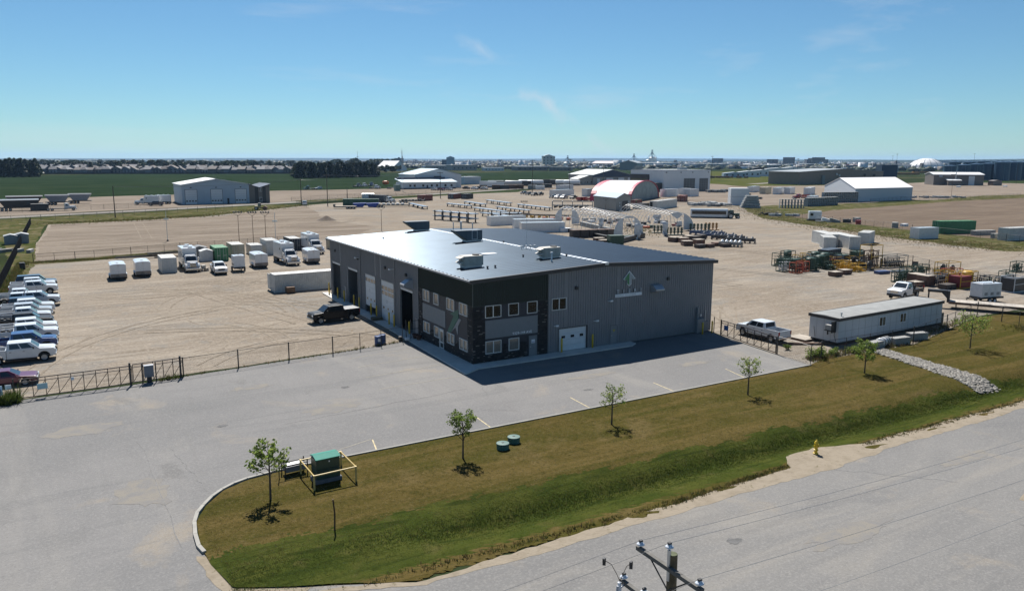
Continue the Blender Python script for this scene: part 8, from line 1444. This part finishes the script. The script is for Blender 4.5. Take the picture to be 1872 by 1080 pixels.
tk2 = place(tr, (274.99,219.12), R(150), 'dark yellow tractor unit behind the stacked white boxes', body(mat('truck_ochre', (.16,.10,.03), .5)), skip=('workshop_box',))
# trucks on the lots across the road
TRK = [((148.79,470.28),-80,'grey truck facing the road at the field edge, leftmost of the row',P_GREY),((154.24,473.07),-85,'white faced tractor unit, second at the field edge',P_WHITE),((164.47,486.58),-85,'blue tractor unit at the field edge',P_BLUE),((148.40,433.30),-70,'white tractor unit in front of the blue one',P_WHITE),((158.86,426.00),-60,'blue and white truck at the corner of the low office wing',P_BLUE)]
for q, rz, lb, m in TRK: place(tr, q, R(rz), lb, body(m), skip=('workshop_box',), group='trucks on the lot by the field')
place(tr, (-2.36,302.81), R(165), 'white crane truck parked left of the white peaked shop'); place(tr, (2.77,306.56), R(165), 'pale blue service truck behind the crane truck'); o = place(crew, (0.07,292.13), R(160), 'dark car in front of the pale blue service truck', body(P_NAVY)); place(tr, (105.24,435.35), R(200), 'dark teal truck with rusty deck far left on the lot', body(P_GREEN), skip=('workshop_box',)); place(suvp, (112.35,441.34), R(200), 'white covered machine on the lot beside the teal truck', body(P_WHITE))
MB().lathe([(0,-2.6),(.8,-2.4),(1.5,-1),(1.5,.8),(.7,2.4),(0,2.5)], (0,0,2.4), n=14, ax='x').build('mixer_drum', mat('mixer_orange', (.45,.11,.02), .5), loc=(*(176.10,485.51),0), rz=R(-20), label='orange mixer drum standing at the field edge', cat='mixer drum'); MB().box(-1.6,1.6,-1.6,1.6,0,4).build('green_box', mat('kiosk_green', (.13,.20,.17), .6), loc=(*(149.07,394.50),0), label='pale green kiosk at the foot of the lattice mast', cat='kiosk')
CARS = [((174.05,392.97),'grey pickup before the low office wing, leftmost',P_SILVER),((175.99,386.28),'dark red car before the low office wing',P_MAROON),((181.96,387.47),'grey pickup at the right end of the low office wing',P_SILVER),((201.51,402.02),'dark pickup right of the white warehouse',P_BLACK),((203.86,394.54),'white pickup right of the white warehouse',P_WHITE),((208.81,396.91),'black pickup right of the white warehouse',P_BLACK),((209.28,390.75),'silver pickup at the end of the row by the white warehouse',P_SILVER)]
for q, lb, m in CARS: place(crew, q, R(-75), lb, body(m), group='cars by the white warehouse')
CARS = [((196.92,319.12),'navy car, leftmost of the four dark cars',P_NAVY,suvp),((193.81,308.52),'black car, second of the four dark cars',P_BLACK,suvp),((193.07,300.87),'black pickup, third of the four dark cars',P_BLACK,crew),((197.37,301.99),'black pickup, last of the four dark cars',P_BLACK,crew),((186.15,271.89),'grey suv before the long white office van',P_GREY,suvp),((186.92,267.91),'white pickup before the long white office van',P_WHITE,crew),((187.90,263.84),'silver pickup before the long white office van',P_SILVER,crew),((191.84,261.19),'black crew pickup at the right end of the white office van',P_BLACK,crew)]
for q, lb, m, pr_ in CARS: place(pr_, q, R(-150), lb, body(m), group='cars at the far side of the yard')
k = MB(); [k.cbox((rq.uniform(-5,5),rq.uniform(-2,2),.9),(rq.uniform(1.5,3),1.6,rq.uniform(1,1.8)),rq.random()) for i in range(8)]; k.build('machinery', P_RED, loc=(*(186.87,245.06),0), label='low red machinery left of the arched tent', cat='machinery', kind='stuff')
# trailers and tanks in the storage row left of the navy workshop
VAN = [(890,341.5,'van',P_WHITE),(905,340,'van',WST),(921,341,'van',SKD),(937,341.5,'tank',CYL),(955,340.5,'van',SKD),(905,344,'van',P_WHITE),(906,346,'box',RUST),(921,346,'box',SKD),(935,345.5,'box',RUST),(948,345,'box',RUST),(961,339.5,'tank',WST),(977,340,'tank',WST),(990,337,'van',SKD),(1004,337,'van',SKD),(1018,337.5,'van',DSTEEL),(972,346,'box',SKS),(986,346.5,'box',P_WHITE),(1000,343,'box',SKD),(1029,339,'tank',WST),(1044,339.5,'tank',WST)]
VP = [(238.73,440.84),(252.51,453.24),(251.94,438.67),(254.31,429.73),(266.38,435.73),(230.18,412.78),(220.58,394.61),(225.15,391.40),(231.90,392.70),(238.46,394.24),(274.83,444.93),(277.00,435.66),(302.60,466.03),(307.62,462.38),(308.80,452.93),(240.64,380.53),(242.30,373.46),(265.88,400.70),(301.56,433.54),(303.10,424.60)]
NB = ['white van trailer, leftmost in the storage row','pale van trailer, second in the storage row','dark trailer left of the big silver tank','big silver tank trailer in the storage row','dark trailer right of the big silver tank','white van trailer in the front of the storage row','rusty box in front of the white van trailer','dark box beside the rusty one','rusty box under the silver tank','rusty box right of the silver tank','white tank trailer behind the power pole','white tank trailer right of the power pole','dark trailer at the field edge, left','dark trailer at the field edge, middle','dark trailer at the field edge, right','grey machine box behind the four dark cars','white machine box behind the four dark cars','dark machine behind the site office','white round tank left of the annex','white round tank next to the annex']
for (px, py, kd, m), q, lb in zip(VAN, VP, NB):
    r = thing('tank_trailer' if kd == 'tank' else 'stored_trailer' if kd == 'van' else 'stored_box', lb, 'trailer' if kd != 'box' else 'box', (*q,0), R(-28), 'trailers in the storage row')
    if kd == 'tank': MB().lathe([(0,-6.5),(1.5,-6.2),(1.7,-5.5),(1.7,5.5),(1.5,6.2),(0,6.5)], (0,0,2.9), n=14, ax='x').build('tank', m, r, smooth=True); MB().box(-6,6,-1,1,.5,1.3).build('chassis', SKD, r)
    else: L = 6 if kd == 'van' else 3; h = 4.0 if kd == 'van' else 2.8; MB().box(-L,L,-1.3,1.3,1.1 if kd == 'van' else .1,h).build('body', m, r, bevel=.06); MB().box(-L,L,-1,1,.3,1.1).build('chassis', SKD, r) if kd == 'van' else None
# RV and office rows behind the hillside, far scrap
for i, (q, w, h, m, lb) in enumerate((((648.85,592.83),26,5,LBW,'pale blue site cabin, left of the row beyond the lot'),((684.67,604.38),26,6,WST,'pale cabin, second of the row beyond the lot'),((735.54,629.09),30,7,WST,'white cabin with dark roof, third of the row beyond the lot'),((793.88,654.58),34,9,WST,'white tank building, fourth of the row beyond the lot'),((823.50,656.13),30,10,WST,'white tank building, last of the row beyond the lot'),((840.01,729.60),18,9,DSTEEL,'dark cube building behind the white cabins'))): r = gbox(q, w, 10, h, m, 'site_cabin', lb, 'cabin', 1.5, R(-30), 'cabins beyond the lot'); [MB().box(-w*.4+j*w*.25,-w*.4+j*w*.25+2,-5.1,-5.02,h*.4,h*.75).build('window', DSTEEL, r) for j in range(4)]
FSC = MB(); [FSC.cbox((rq.uniform(-30,30),rq.uniform(-8,8),1),(rq.uniform(2,7),2.4,rq.uniform(1,2.6)),rq.random()*3) for i in range(40)]; FSC.build('machinery_yard', RUST, loc=(*(615.57,581.56),0), rz=R(-30), label='row of rusty farm machinery beyond the white flat building', cat='machinery', kind='stuff'); FSC = MB(); [FSC.cbox((rq.uniform(-9,9),rq.uniform(-6,6),.8),(rq.uniform(1.5,4),1.6,rq.uniform(.8,1.8)),rq.random()*3) for i in range(26)]; FSC.build('pallet_yard', SKS, loc=(*(322.82,289.63),0), rz=R(-30), label='stacks of grey goods right of the white flat building', cat='goods', kind='stuff'); FSC = MB(); [FSC.cbox((rq.uniform(-8,8),rq.uniform(-6,6),.9),(rq.uniform(2,4.5),1.8,rq.uniform(.7,1.9)),rq.random()*3) for i in range(26)]; FSC.build('slab_yard', RING, loc=(*(210.33,184.96),0), rz=R(-30), label='stacks of concrete slabs behind the bus shell', cat='slabs', kind='stuff')
FSC = MB(); [FSC.cbox((rq.uniform(-26,26),rq.uniform(-4,4),.5),(rq.uniform(1,3),1.4,rq.uniform(.5,1.6)),rq.random()*3) for i in range(30)]; FSC.build('concrete_pieces', RING, loc=(*(369.59,184.92),0), rz=R(-20), label='scattered grey pieces on the gravel right of the white hall', cat='pieces', kind='stuff')
for q, L, lb in (((1022.31,632.88),60,'long orange brown steel stock right of the navy tower'),((1203.93,695.03),60,'orange steel stock left of the blue tanks')): MB().box(-L/2,L/2,-3,3,0,3).build('steel_stock', mat('stock_orange', (.30,.14,.03), .7), loc=(*q,0), rz=R(-30), label=lb, cat='steel stock')
# trucks at the far left
HOP = mat('hopper_dark', (.030,.024,.022), .5); HOPR = mat('hopper_tarp', (.21,.22,.24), .5)
for i, (q, lb, m, t) in enumerate((((-27.13,326.16),'grey tarped grain trailer at the field edge, right of two',HOPR,HOPR),((-35.65,317.68),'grey tarped grain trailer at the field edge, left of two',HOPR,HOPR),((-47.35,312.18),'long dark grain trailer behind the white truck, rear',HOP,HOPR),((-48.06,281.64),'long dark grain trailer pulled by the white truck',HOP,P_WHITE))):
    r = thing('grain_trailer', lb, 'trailer', (*q,0), R(2 if i > 1 else -8), 'grain trailers at the far left'); L = 9 if i < 2 else 13; k = MB(); k.prism([(-L/2,4.0),(-L/2+1.8,1.4),(L/2-1.8,1.4),(L/2,4.0)][::-1], 'y', -1.3, 1.3); k.build('hopper', m, r); MB().prism([(-1.35,3.95),(1.35,3.95),(.9,4.35),(-.9,4.35)], 'x', -L/2, L/2).build('tarp', t, r); MB().box(-L/2,L/2,-1,1,1.0,1.35).build('chassis', SKD, r); [wheel(r, -L/2+1+j*1.3, s, .52, .5) for j in range(3) for s in (1,-1)]
place(tr, (-34.26,274.53), R(2), 'white tractor unit with grey equipment behind its cab at far left', body(WST), skip=('workshop_box',)); MB().cbox((0,0,1.4),(6,2,2.6)).build('machine_load', DSTEEL, loc=(*(-41.42,277.36),0), rz=R(2), bevel=.3, label='dark machinery behind the white tractor unit', cat='machinery')
# power poles, masts
def ppole(label, p, h, arms=1, group='power poles along the gravel road'):
    r = thing('power_pole', label, 'power pole', (*p,0), R(-20), group); MB().cyl((0,0,0),(0,0,h),.2,.13,n=6).build('pole', mat('grey_pole_wood', (.085,.075,.065), .85), r)
    for i in range(arms): MB().box(-1.5,1.5,-.12,.12,h-.7-i*1.6,h-.45-i*1.6).build('crossarm', ARM, r)
    return r
PP = [((-18.75,225.08),10.53,0,'bare pole at the left yard corner'),((55.90,271.74),11.30,1,'left one by the far yard entrance'),((64.41,261.46),13.45,1,'right one by the far yard entrance'),((84.20,295.31),6.24,0,'short one behind the dark green container'),((132.60,294.20),13.48,1,'in front of the low office wing'),((212.96,335.52),19.63,1,'behind the four dark cars'),((236.04,329.37),20.21,1,'right of the long white office van'),((297.86,378.03),15.69,1,'in front of the navy workshop'),((535.95,514.29),24.02,1,'right of the white flat building'),((700.53,550.96),23.76,1,'left of the brown workshop, near'),((553.11,422.74),21.88,1,'left of the brown workshop, far'),((1015.67,638.80),27.54,1,'left of the white dome'),((1112.72,696.46),31.62,2,'left of the white dome, taller'),((975.99,499.71),29.64,1,'behind the blue tanks'),((703.86,308.58),17.34,0,'thin one at the right edge by the tanks')]
for q, h, n, lb in PP: ppole('power pole '+lb, q, h, n)
for (a, ha), (b, hb), lb in ((((55.90,271.74),10.83),((64.41,261.46),12.99),'between the two poles at the far entrance'),(((-18.75,225.08),10.35),((55.90,271.74),10.83),'from the bare left pole towards the entrance'),(((64.41,261.46),12.99),((132.60,294.20),13.21),'from the entrance to the low office wing')): span('thin power line '+lb, (*a,ha), (*b,hb), 1.0, .05, 16, 'power lines along the gravel road')
ms = thing('lattice_mast', 'slender grey lattice mast beside the low office wing', 'mast', (*(147.20,380.81),0)); h = 24.81; k = MB(); P3_ = [(.7*math.cos(t),.7*math.sin(t)) for t in (0,2.1,4.2)]; [k.cyl((x,y,0),(x*.4,y*.4,h),.07,n=4) for x, y in P3_]; [k.cyl((P3_[j%3][0]*(1-.6*z/h),P3_[j%3][1]*(1-.6*z/h),z),(P3_[(j+1)%3][0]*(1-.6*(z+1.2)/h),P3_[(j+1)%3][1]*(1-.6*(z+1.2)/h),z+1.2),.035,n=3) for j, z in enumerate(np.arange(0,h-1.5,1.2))]; k.build('lattice', GALV, ms); MB().cyl((0,0,h-5),(0,0,h+2),.05,n=4).cbox((.3,0,h-4),(.5,.3,1.2)).build('antenna', GALV, ms)
for q, h, lb in (((934.15,2768.83),50.83,'tall thin radio mast on the skyline behind the pine wood'),): k = MB(); k.cyl((0,0,0),(0,0,h),.9,.5,n=5); k.box(-4,4,-.6,.6,h*.55,h*.58); k.build('radio_mast', mat('mast_grey', (.12,.13,.14), .6), loc=(*q,0), label=lb, cat='mast')
# ---- trees of the middle distance
def treemesh(name, kind, seed):
    r = np.random.default_rng(seed)
    if kind == 'pine':
        n = 520; t = r.random(n)**.8; ph = r.random(n)*6.283; rad = (1-t)*.26*(.5+.6*r.random(n))+.02; p = np.stack([np.cos(ph)*rad, np.sin(ph)*rad, .10+.9*t], -1); s = .05+.05*(1-t)
    else:
        C = r.normal(0,.17,(9,3))*[1,1,.8]+[0,0,.62]; k = r.integers(0,9,620); d = r.normal(0,1,(620,3)); d /= np.linalg.norm(d,axis=1)[:,None]; p = C[k]+d*(.16*r.random(620)**.4)[:,None]; p[:,2] = np.clip(p[:,2],.12,1.0); s = np.full(620,.055)
    n = len(p); a = r.normal(0,1,(n,3)); a /= np.linalg.norm(a,axis=1)[:,None]; b = np.cross(a, r.normal(0,1,(n,3))); b /= np.linalg.norm(b,axis=1)[:,None]; s = s[:,None]*r.uniform(.7,1.4,(n,1)); v = np.stack([p-a*s, p+b*s, p+a*s, p-b*s], 1).reshape(-1,3)
    tv = np.array([(.02,0,0),(0,.02,0),(-.02,-.01,0),(0,0,.6)]); v = np.concatenate([v, tv]); o = 4*n; f = np.concatenate([np.arange(4*n).reshape(-1,4), np.array([[o,o+1,o+3,o+3],[o+1,o+2,o+3,o+3],[o+2,o,o+3,o+3]])[:0]])
    me = np_mesh(name, v[:4*n], f, FLEAF[kind]); me.polygons.foreach_set('material_index', r.integers(0,2,len(f)).astype(np.int32)); return me
FLEAF = {'pine': [leafmat('pine_needles', (.016,.028,.015), .3, .3, .5), leafmat('pine_needles_light', (.028,.042,.019), .3, .3, .5)], 'leafy': [leafmat('far_leaf', (.030,.050,.018), .3, .3, .5), leafmat('far_leaf_dark', (.018,.031,.014), .3, .3, .5)]}
PINE = [treemesh('pine_tree', 'pine', i) for i in range(4)]; LEAFY = [treemesh('broadleaf_tree', 'leafy', 10+i) for i in range(5)]
def grove(quad, n, hs, meshes, label, group, wid=1.0, seed=0):
    r = random.Random(seed); A, B_, C_, D_ = quad
    for i in range(n):
        u, v = r.random(), r.random()**1.6; x = (A[0]*(1-u)+B_[0]*u)*(1-v)+(D_[0]*(1-u)+C_[0]*u)*v; y = (A[1]*(1-u)+B_[1]*u)*(1-v)+(D_[1]*(1-u)+C_[1]*u)*v; me = r.choice(meshes); h = r.uniform(*hs); o = link('pine_tree' if me in PINE else 'broadleaf_tree', me, None, None, label, 'tree', group, (x,y,0), r.random()*6.28); w = h*wid*r.uniform(.85,1.3); o.scale = (w,w,h)
grove(((173.77,736.52),(271.56,766.56),(316.12,883.89),(211.21,886.10)), 150, (11,16.5), PINE, 'dark conifer in the dense pine wood standing in the green field', 'pines in the wood in the field', 1.15, 1); grove(((-87.64,881.58),(-57.05,898.44),(-59.00,1081.68),(-98.48,1074.72)), 60, (13,20), PINE, 'dark conifer in the wood at the far left edge of the field', 'pines in the left wood', 1.15, 2)
grove(((-115.61,1367.28),(303.20,1165.78),(640.70,2164.09),(-181.43,2529.59)), 150, (10,19), LEAFY, 'leafy tree behind the rows of houses beyond the field', 'trees among the far houses', 1.2, 3); grove(((-57.62,1165.15),(282.34,1089.63),(344.83,1317.76),(-64.35,1522.23)), 34, (8,15), PINE+LEAFY, 'garden tree between the houses at the field edge', 'trees between the houses', .9, 4); grove(((331.04,941.27),(392.59,995.86),(528.68,1334.48),(487.69,1373.30)), 24, (7,13), LEAFY, 'grey green tree between the pine wood and the white fabric hall', 'trees by the fabric hall', 1.2, 5); grove(((446.75,1523.22),(586.63,1509.97),(849.92,2178.38),(699.91,2359.71)), 40, (14,24), LEAFY, 'distant leafy tree behind the pine wood', 'trees behind the pine wood', 1.2, 6)
# ---- houses of the estate
hm = {}; HW = [mat('house_wall_grey', (.11,.11,.12), .7), mat('house_wall_tan', (.15,.13,.115), .7), mat('house_wall_pale', (.20,.20,.21), .7)]; HR = [mat('shingle_grey', (.085,.082,.088), .8, var=.1), mat('shingle_brown', (.09,.075,.07), .8, var=.1), mat('shingle_pale', (.12,.12,.13), .8, var=.1)]
def house(label, p, rz, v, s):
    r = thing('house', label, 'house', (*p,0), rz, 'houses beyond the green field')
    if v not in hm:
        w = MB(); w.prism([(-7,0),(7,0),(7,5.2),(0,8.6),(-7,5.2)], 'y', -5, 5) if v % 2 else w.box(-7,7,-5,5,0,5.2); q = MB()
        if v % 2: q.prism([(-7.6,5.0),(0,8.7),(7.6,5.0),(7.6,5.4),(0,9.2),(-7.6,5.4)], 'y', -5.5, 5.5)
        else: q.frust((-7.6,7.6,-5.6,5.6,5.2),(-2.5,2.5,-.3,.3,8.8))
        g = MB(); [g.box(x,x+1.6,-5.06,-5.0,z,z+1.3) for x in (-5.5,-1,3.5) for z in (1.2,3.4)]
        hm[v] = (w.build('wall', HW[v % 3], r), q.build('roof', HR[v % 3], r), g.build('window', GLASS, r)); 
    else:
        for o, nm in zip(hm[v], ('wall','roof','window')): link(nm, o.data, r)
    for c in r.children:
        if c.name.startswith('roof'): c.material_slots[0].link = 'OBJECT'; c.material_slots[0].material = rq.choice(HR)
    r.scale = (s,s,s); return r
A, B_, C_, D_ = (-60.36,1145.05), (271.08,1042.81), (337.24,1283.06), (-72.78,1568.36); hn_ = 0
for row, (n, t) in enumerate(((34,0),(32,.3),(30,.62),(26,.95))):
    for i in range(n):
        u = (i+rq.uniform(.2,.8))/n; x = (A[0]*(1-u)+B_[0]*u)*(1-t)+(D_[0]*(1-u)+C_[0]*u)*t; y = (A[1]*(1-u)+B_[1]*u)*(1-t)+(D_[1]*(1-u)+C_[1]*u)*t; house(('grey roofed house in the front row beyond the green field','house in the second row beyond the green field','house in the third row beyond the green field','house in the last row beyond the green field')[row], (x,y), R(-30+90*rq.randint(0,1)+rq.uniform(-6,6)), rq.randint(0,5), rq.uniform(.85,1.15))
fa, fb2 = (-61.21,1075.62), (256.14,988.54); L, rz = V2(fa, fb2); MB().box(0,L,-.15,.15,0,1.9).build('garden_fence', mat('dark_wood_fence', (.035,.032,.032), .8), loc=(*fa,0), rz=rz, label='long dark board fence behind the first row of houses', cat='fence')
for q, w, lb in (((209.98,2951.90),22,'white water tank building among the trees beyond the houses'),((199.28,3324.11),12,'small white building among the trees, left of the white tank building')): gbox(q, w*2, w, w*.6, P_WHITE, 'white_building', lb, 'building', 2, R(-30))
# ---- the town in the valley
def az_pts(n, d0, d1, p0, p1, pw=1.0): d = d0+(d1-d0)*rng.random(n)**pw; px = rng.uniform(p0, p1, n); a = HEAD-np.arctan((px-936)/1420.8); return CAMP.x+d*np.cos(a), CAMP.y+d*np.sin(a), d
x, y, d = az_pts(1500, 1900, 8500, 640, 1900, 1.2); s = rng.uniform(5,22,1500)*np.where(rng.random(1500) < .12, 2.2, 1)*(1+d/9000); h = rng.uniform(3.5,8,1500)*np.where(rng.random(1500) < .06, 2.2, 1)*(1+d/14000); a = rng.uniform(0,3.14,1500)
bx = np.array([(-1,-.6,0),(1,-.6,0),(1,.6,0),(-1,.6,0),(-1,-.6,1),(1,-.6,1),(1,.6,1),(-1,.6,1)]); v = bx[None]*np.stack([s/2,s/2,h],-1)[:,None]; ca, sa = np.cos(a)[:,None], np.sin(a)[:,None]; v = np.stack([v[...,0]*ca-v[...,1]*sa+x[:,None], v[...,0]*sa+v[...,1]*ca+y[:,None], v[...,2]], -1)
bf = np.array([(4,5,6,7),(0,1,5,4),(1,2,6,5),(2,3,7,6),(3,0,4,7)]); f = (bf[None]+8*np.arange(1500)[:,None,None]).reshape(-1,4); me = np_mesh('far_town', v.reshape(-1,3), f, [HW[1], HW[2], WST, HR[0], WRF]); me.polygons.foreach_set('material_index', np.repeat(rng.choice(5, 1500, p=[.3,.25,.17,.2,.08]), 5).astype(np.int32)); link('far_town', me, kind='stuff', label='mass of town roofs in the hazy valley')
nt = 3800; x, y, d = az_pts(nt, 1700, 9500, -20, 1900, 1.3); k_ = (d > 2300) | (x > 500); x, y, d = x[k_], y[k_], d[k_]; nt = len(x); s = rng.uniform(3,8,nt)*(1+d/9000); iv = np.array(ico)*[1.6,1.6,.7]+[0,0,.3]; jit = rng.uniform(.6,1.3,(nt,11,1)); v = iv[None]*s[:,None,None]*jit+np.stack([x,y,np.zeros(nt)],-1)[:,None]; f = (np.array(icf)[None]+11*np.arange(nt)[:,None,None]).reshape(-1,3); me = np_mesh('far_trees', v.reshape(-1,3), f, FLEAF['leafy']); me.polygons.foreach_set('material_index', rng.integers(0,2,len(f)).astype(np.int32)); link('far_trees', me, kind='stuff', label='scattered far trees of the valley town')
for i in range(7): q = [(2496.82,1976.39),(2503.53,1963.90),(2654.64,2066.01),(2660.34,2054.54),(2628.78,2606.75),(2602.16,2171.50),(2572.07,2231.98)][i]; gbox(q, 40, 30, 26+4*(i % 3), [HW[0],HW[1]][i % 2], 'apartment_block', 'pale apartment block far off in the valley town', 'building', 0, R(-30+i*7), 'apartment blocks in the valley')
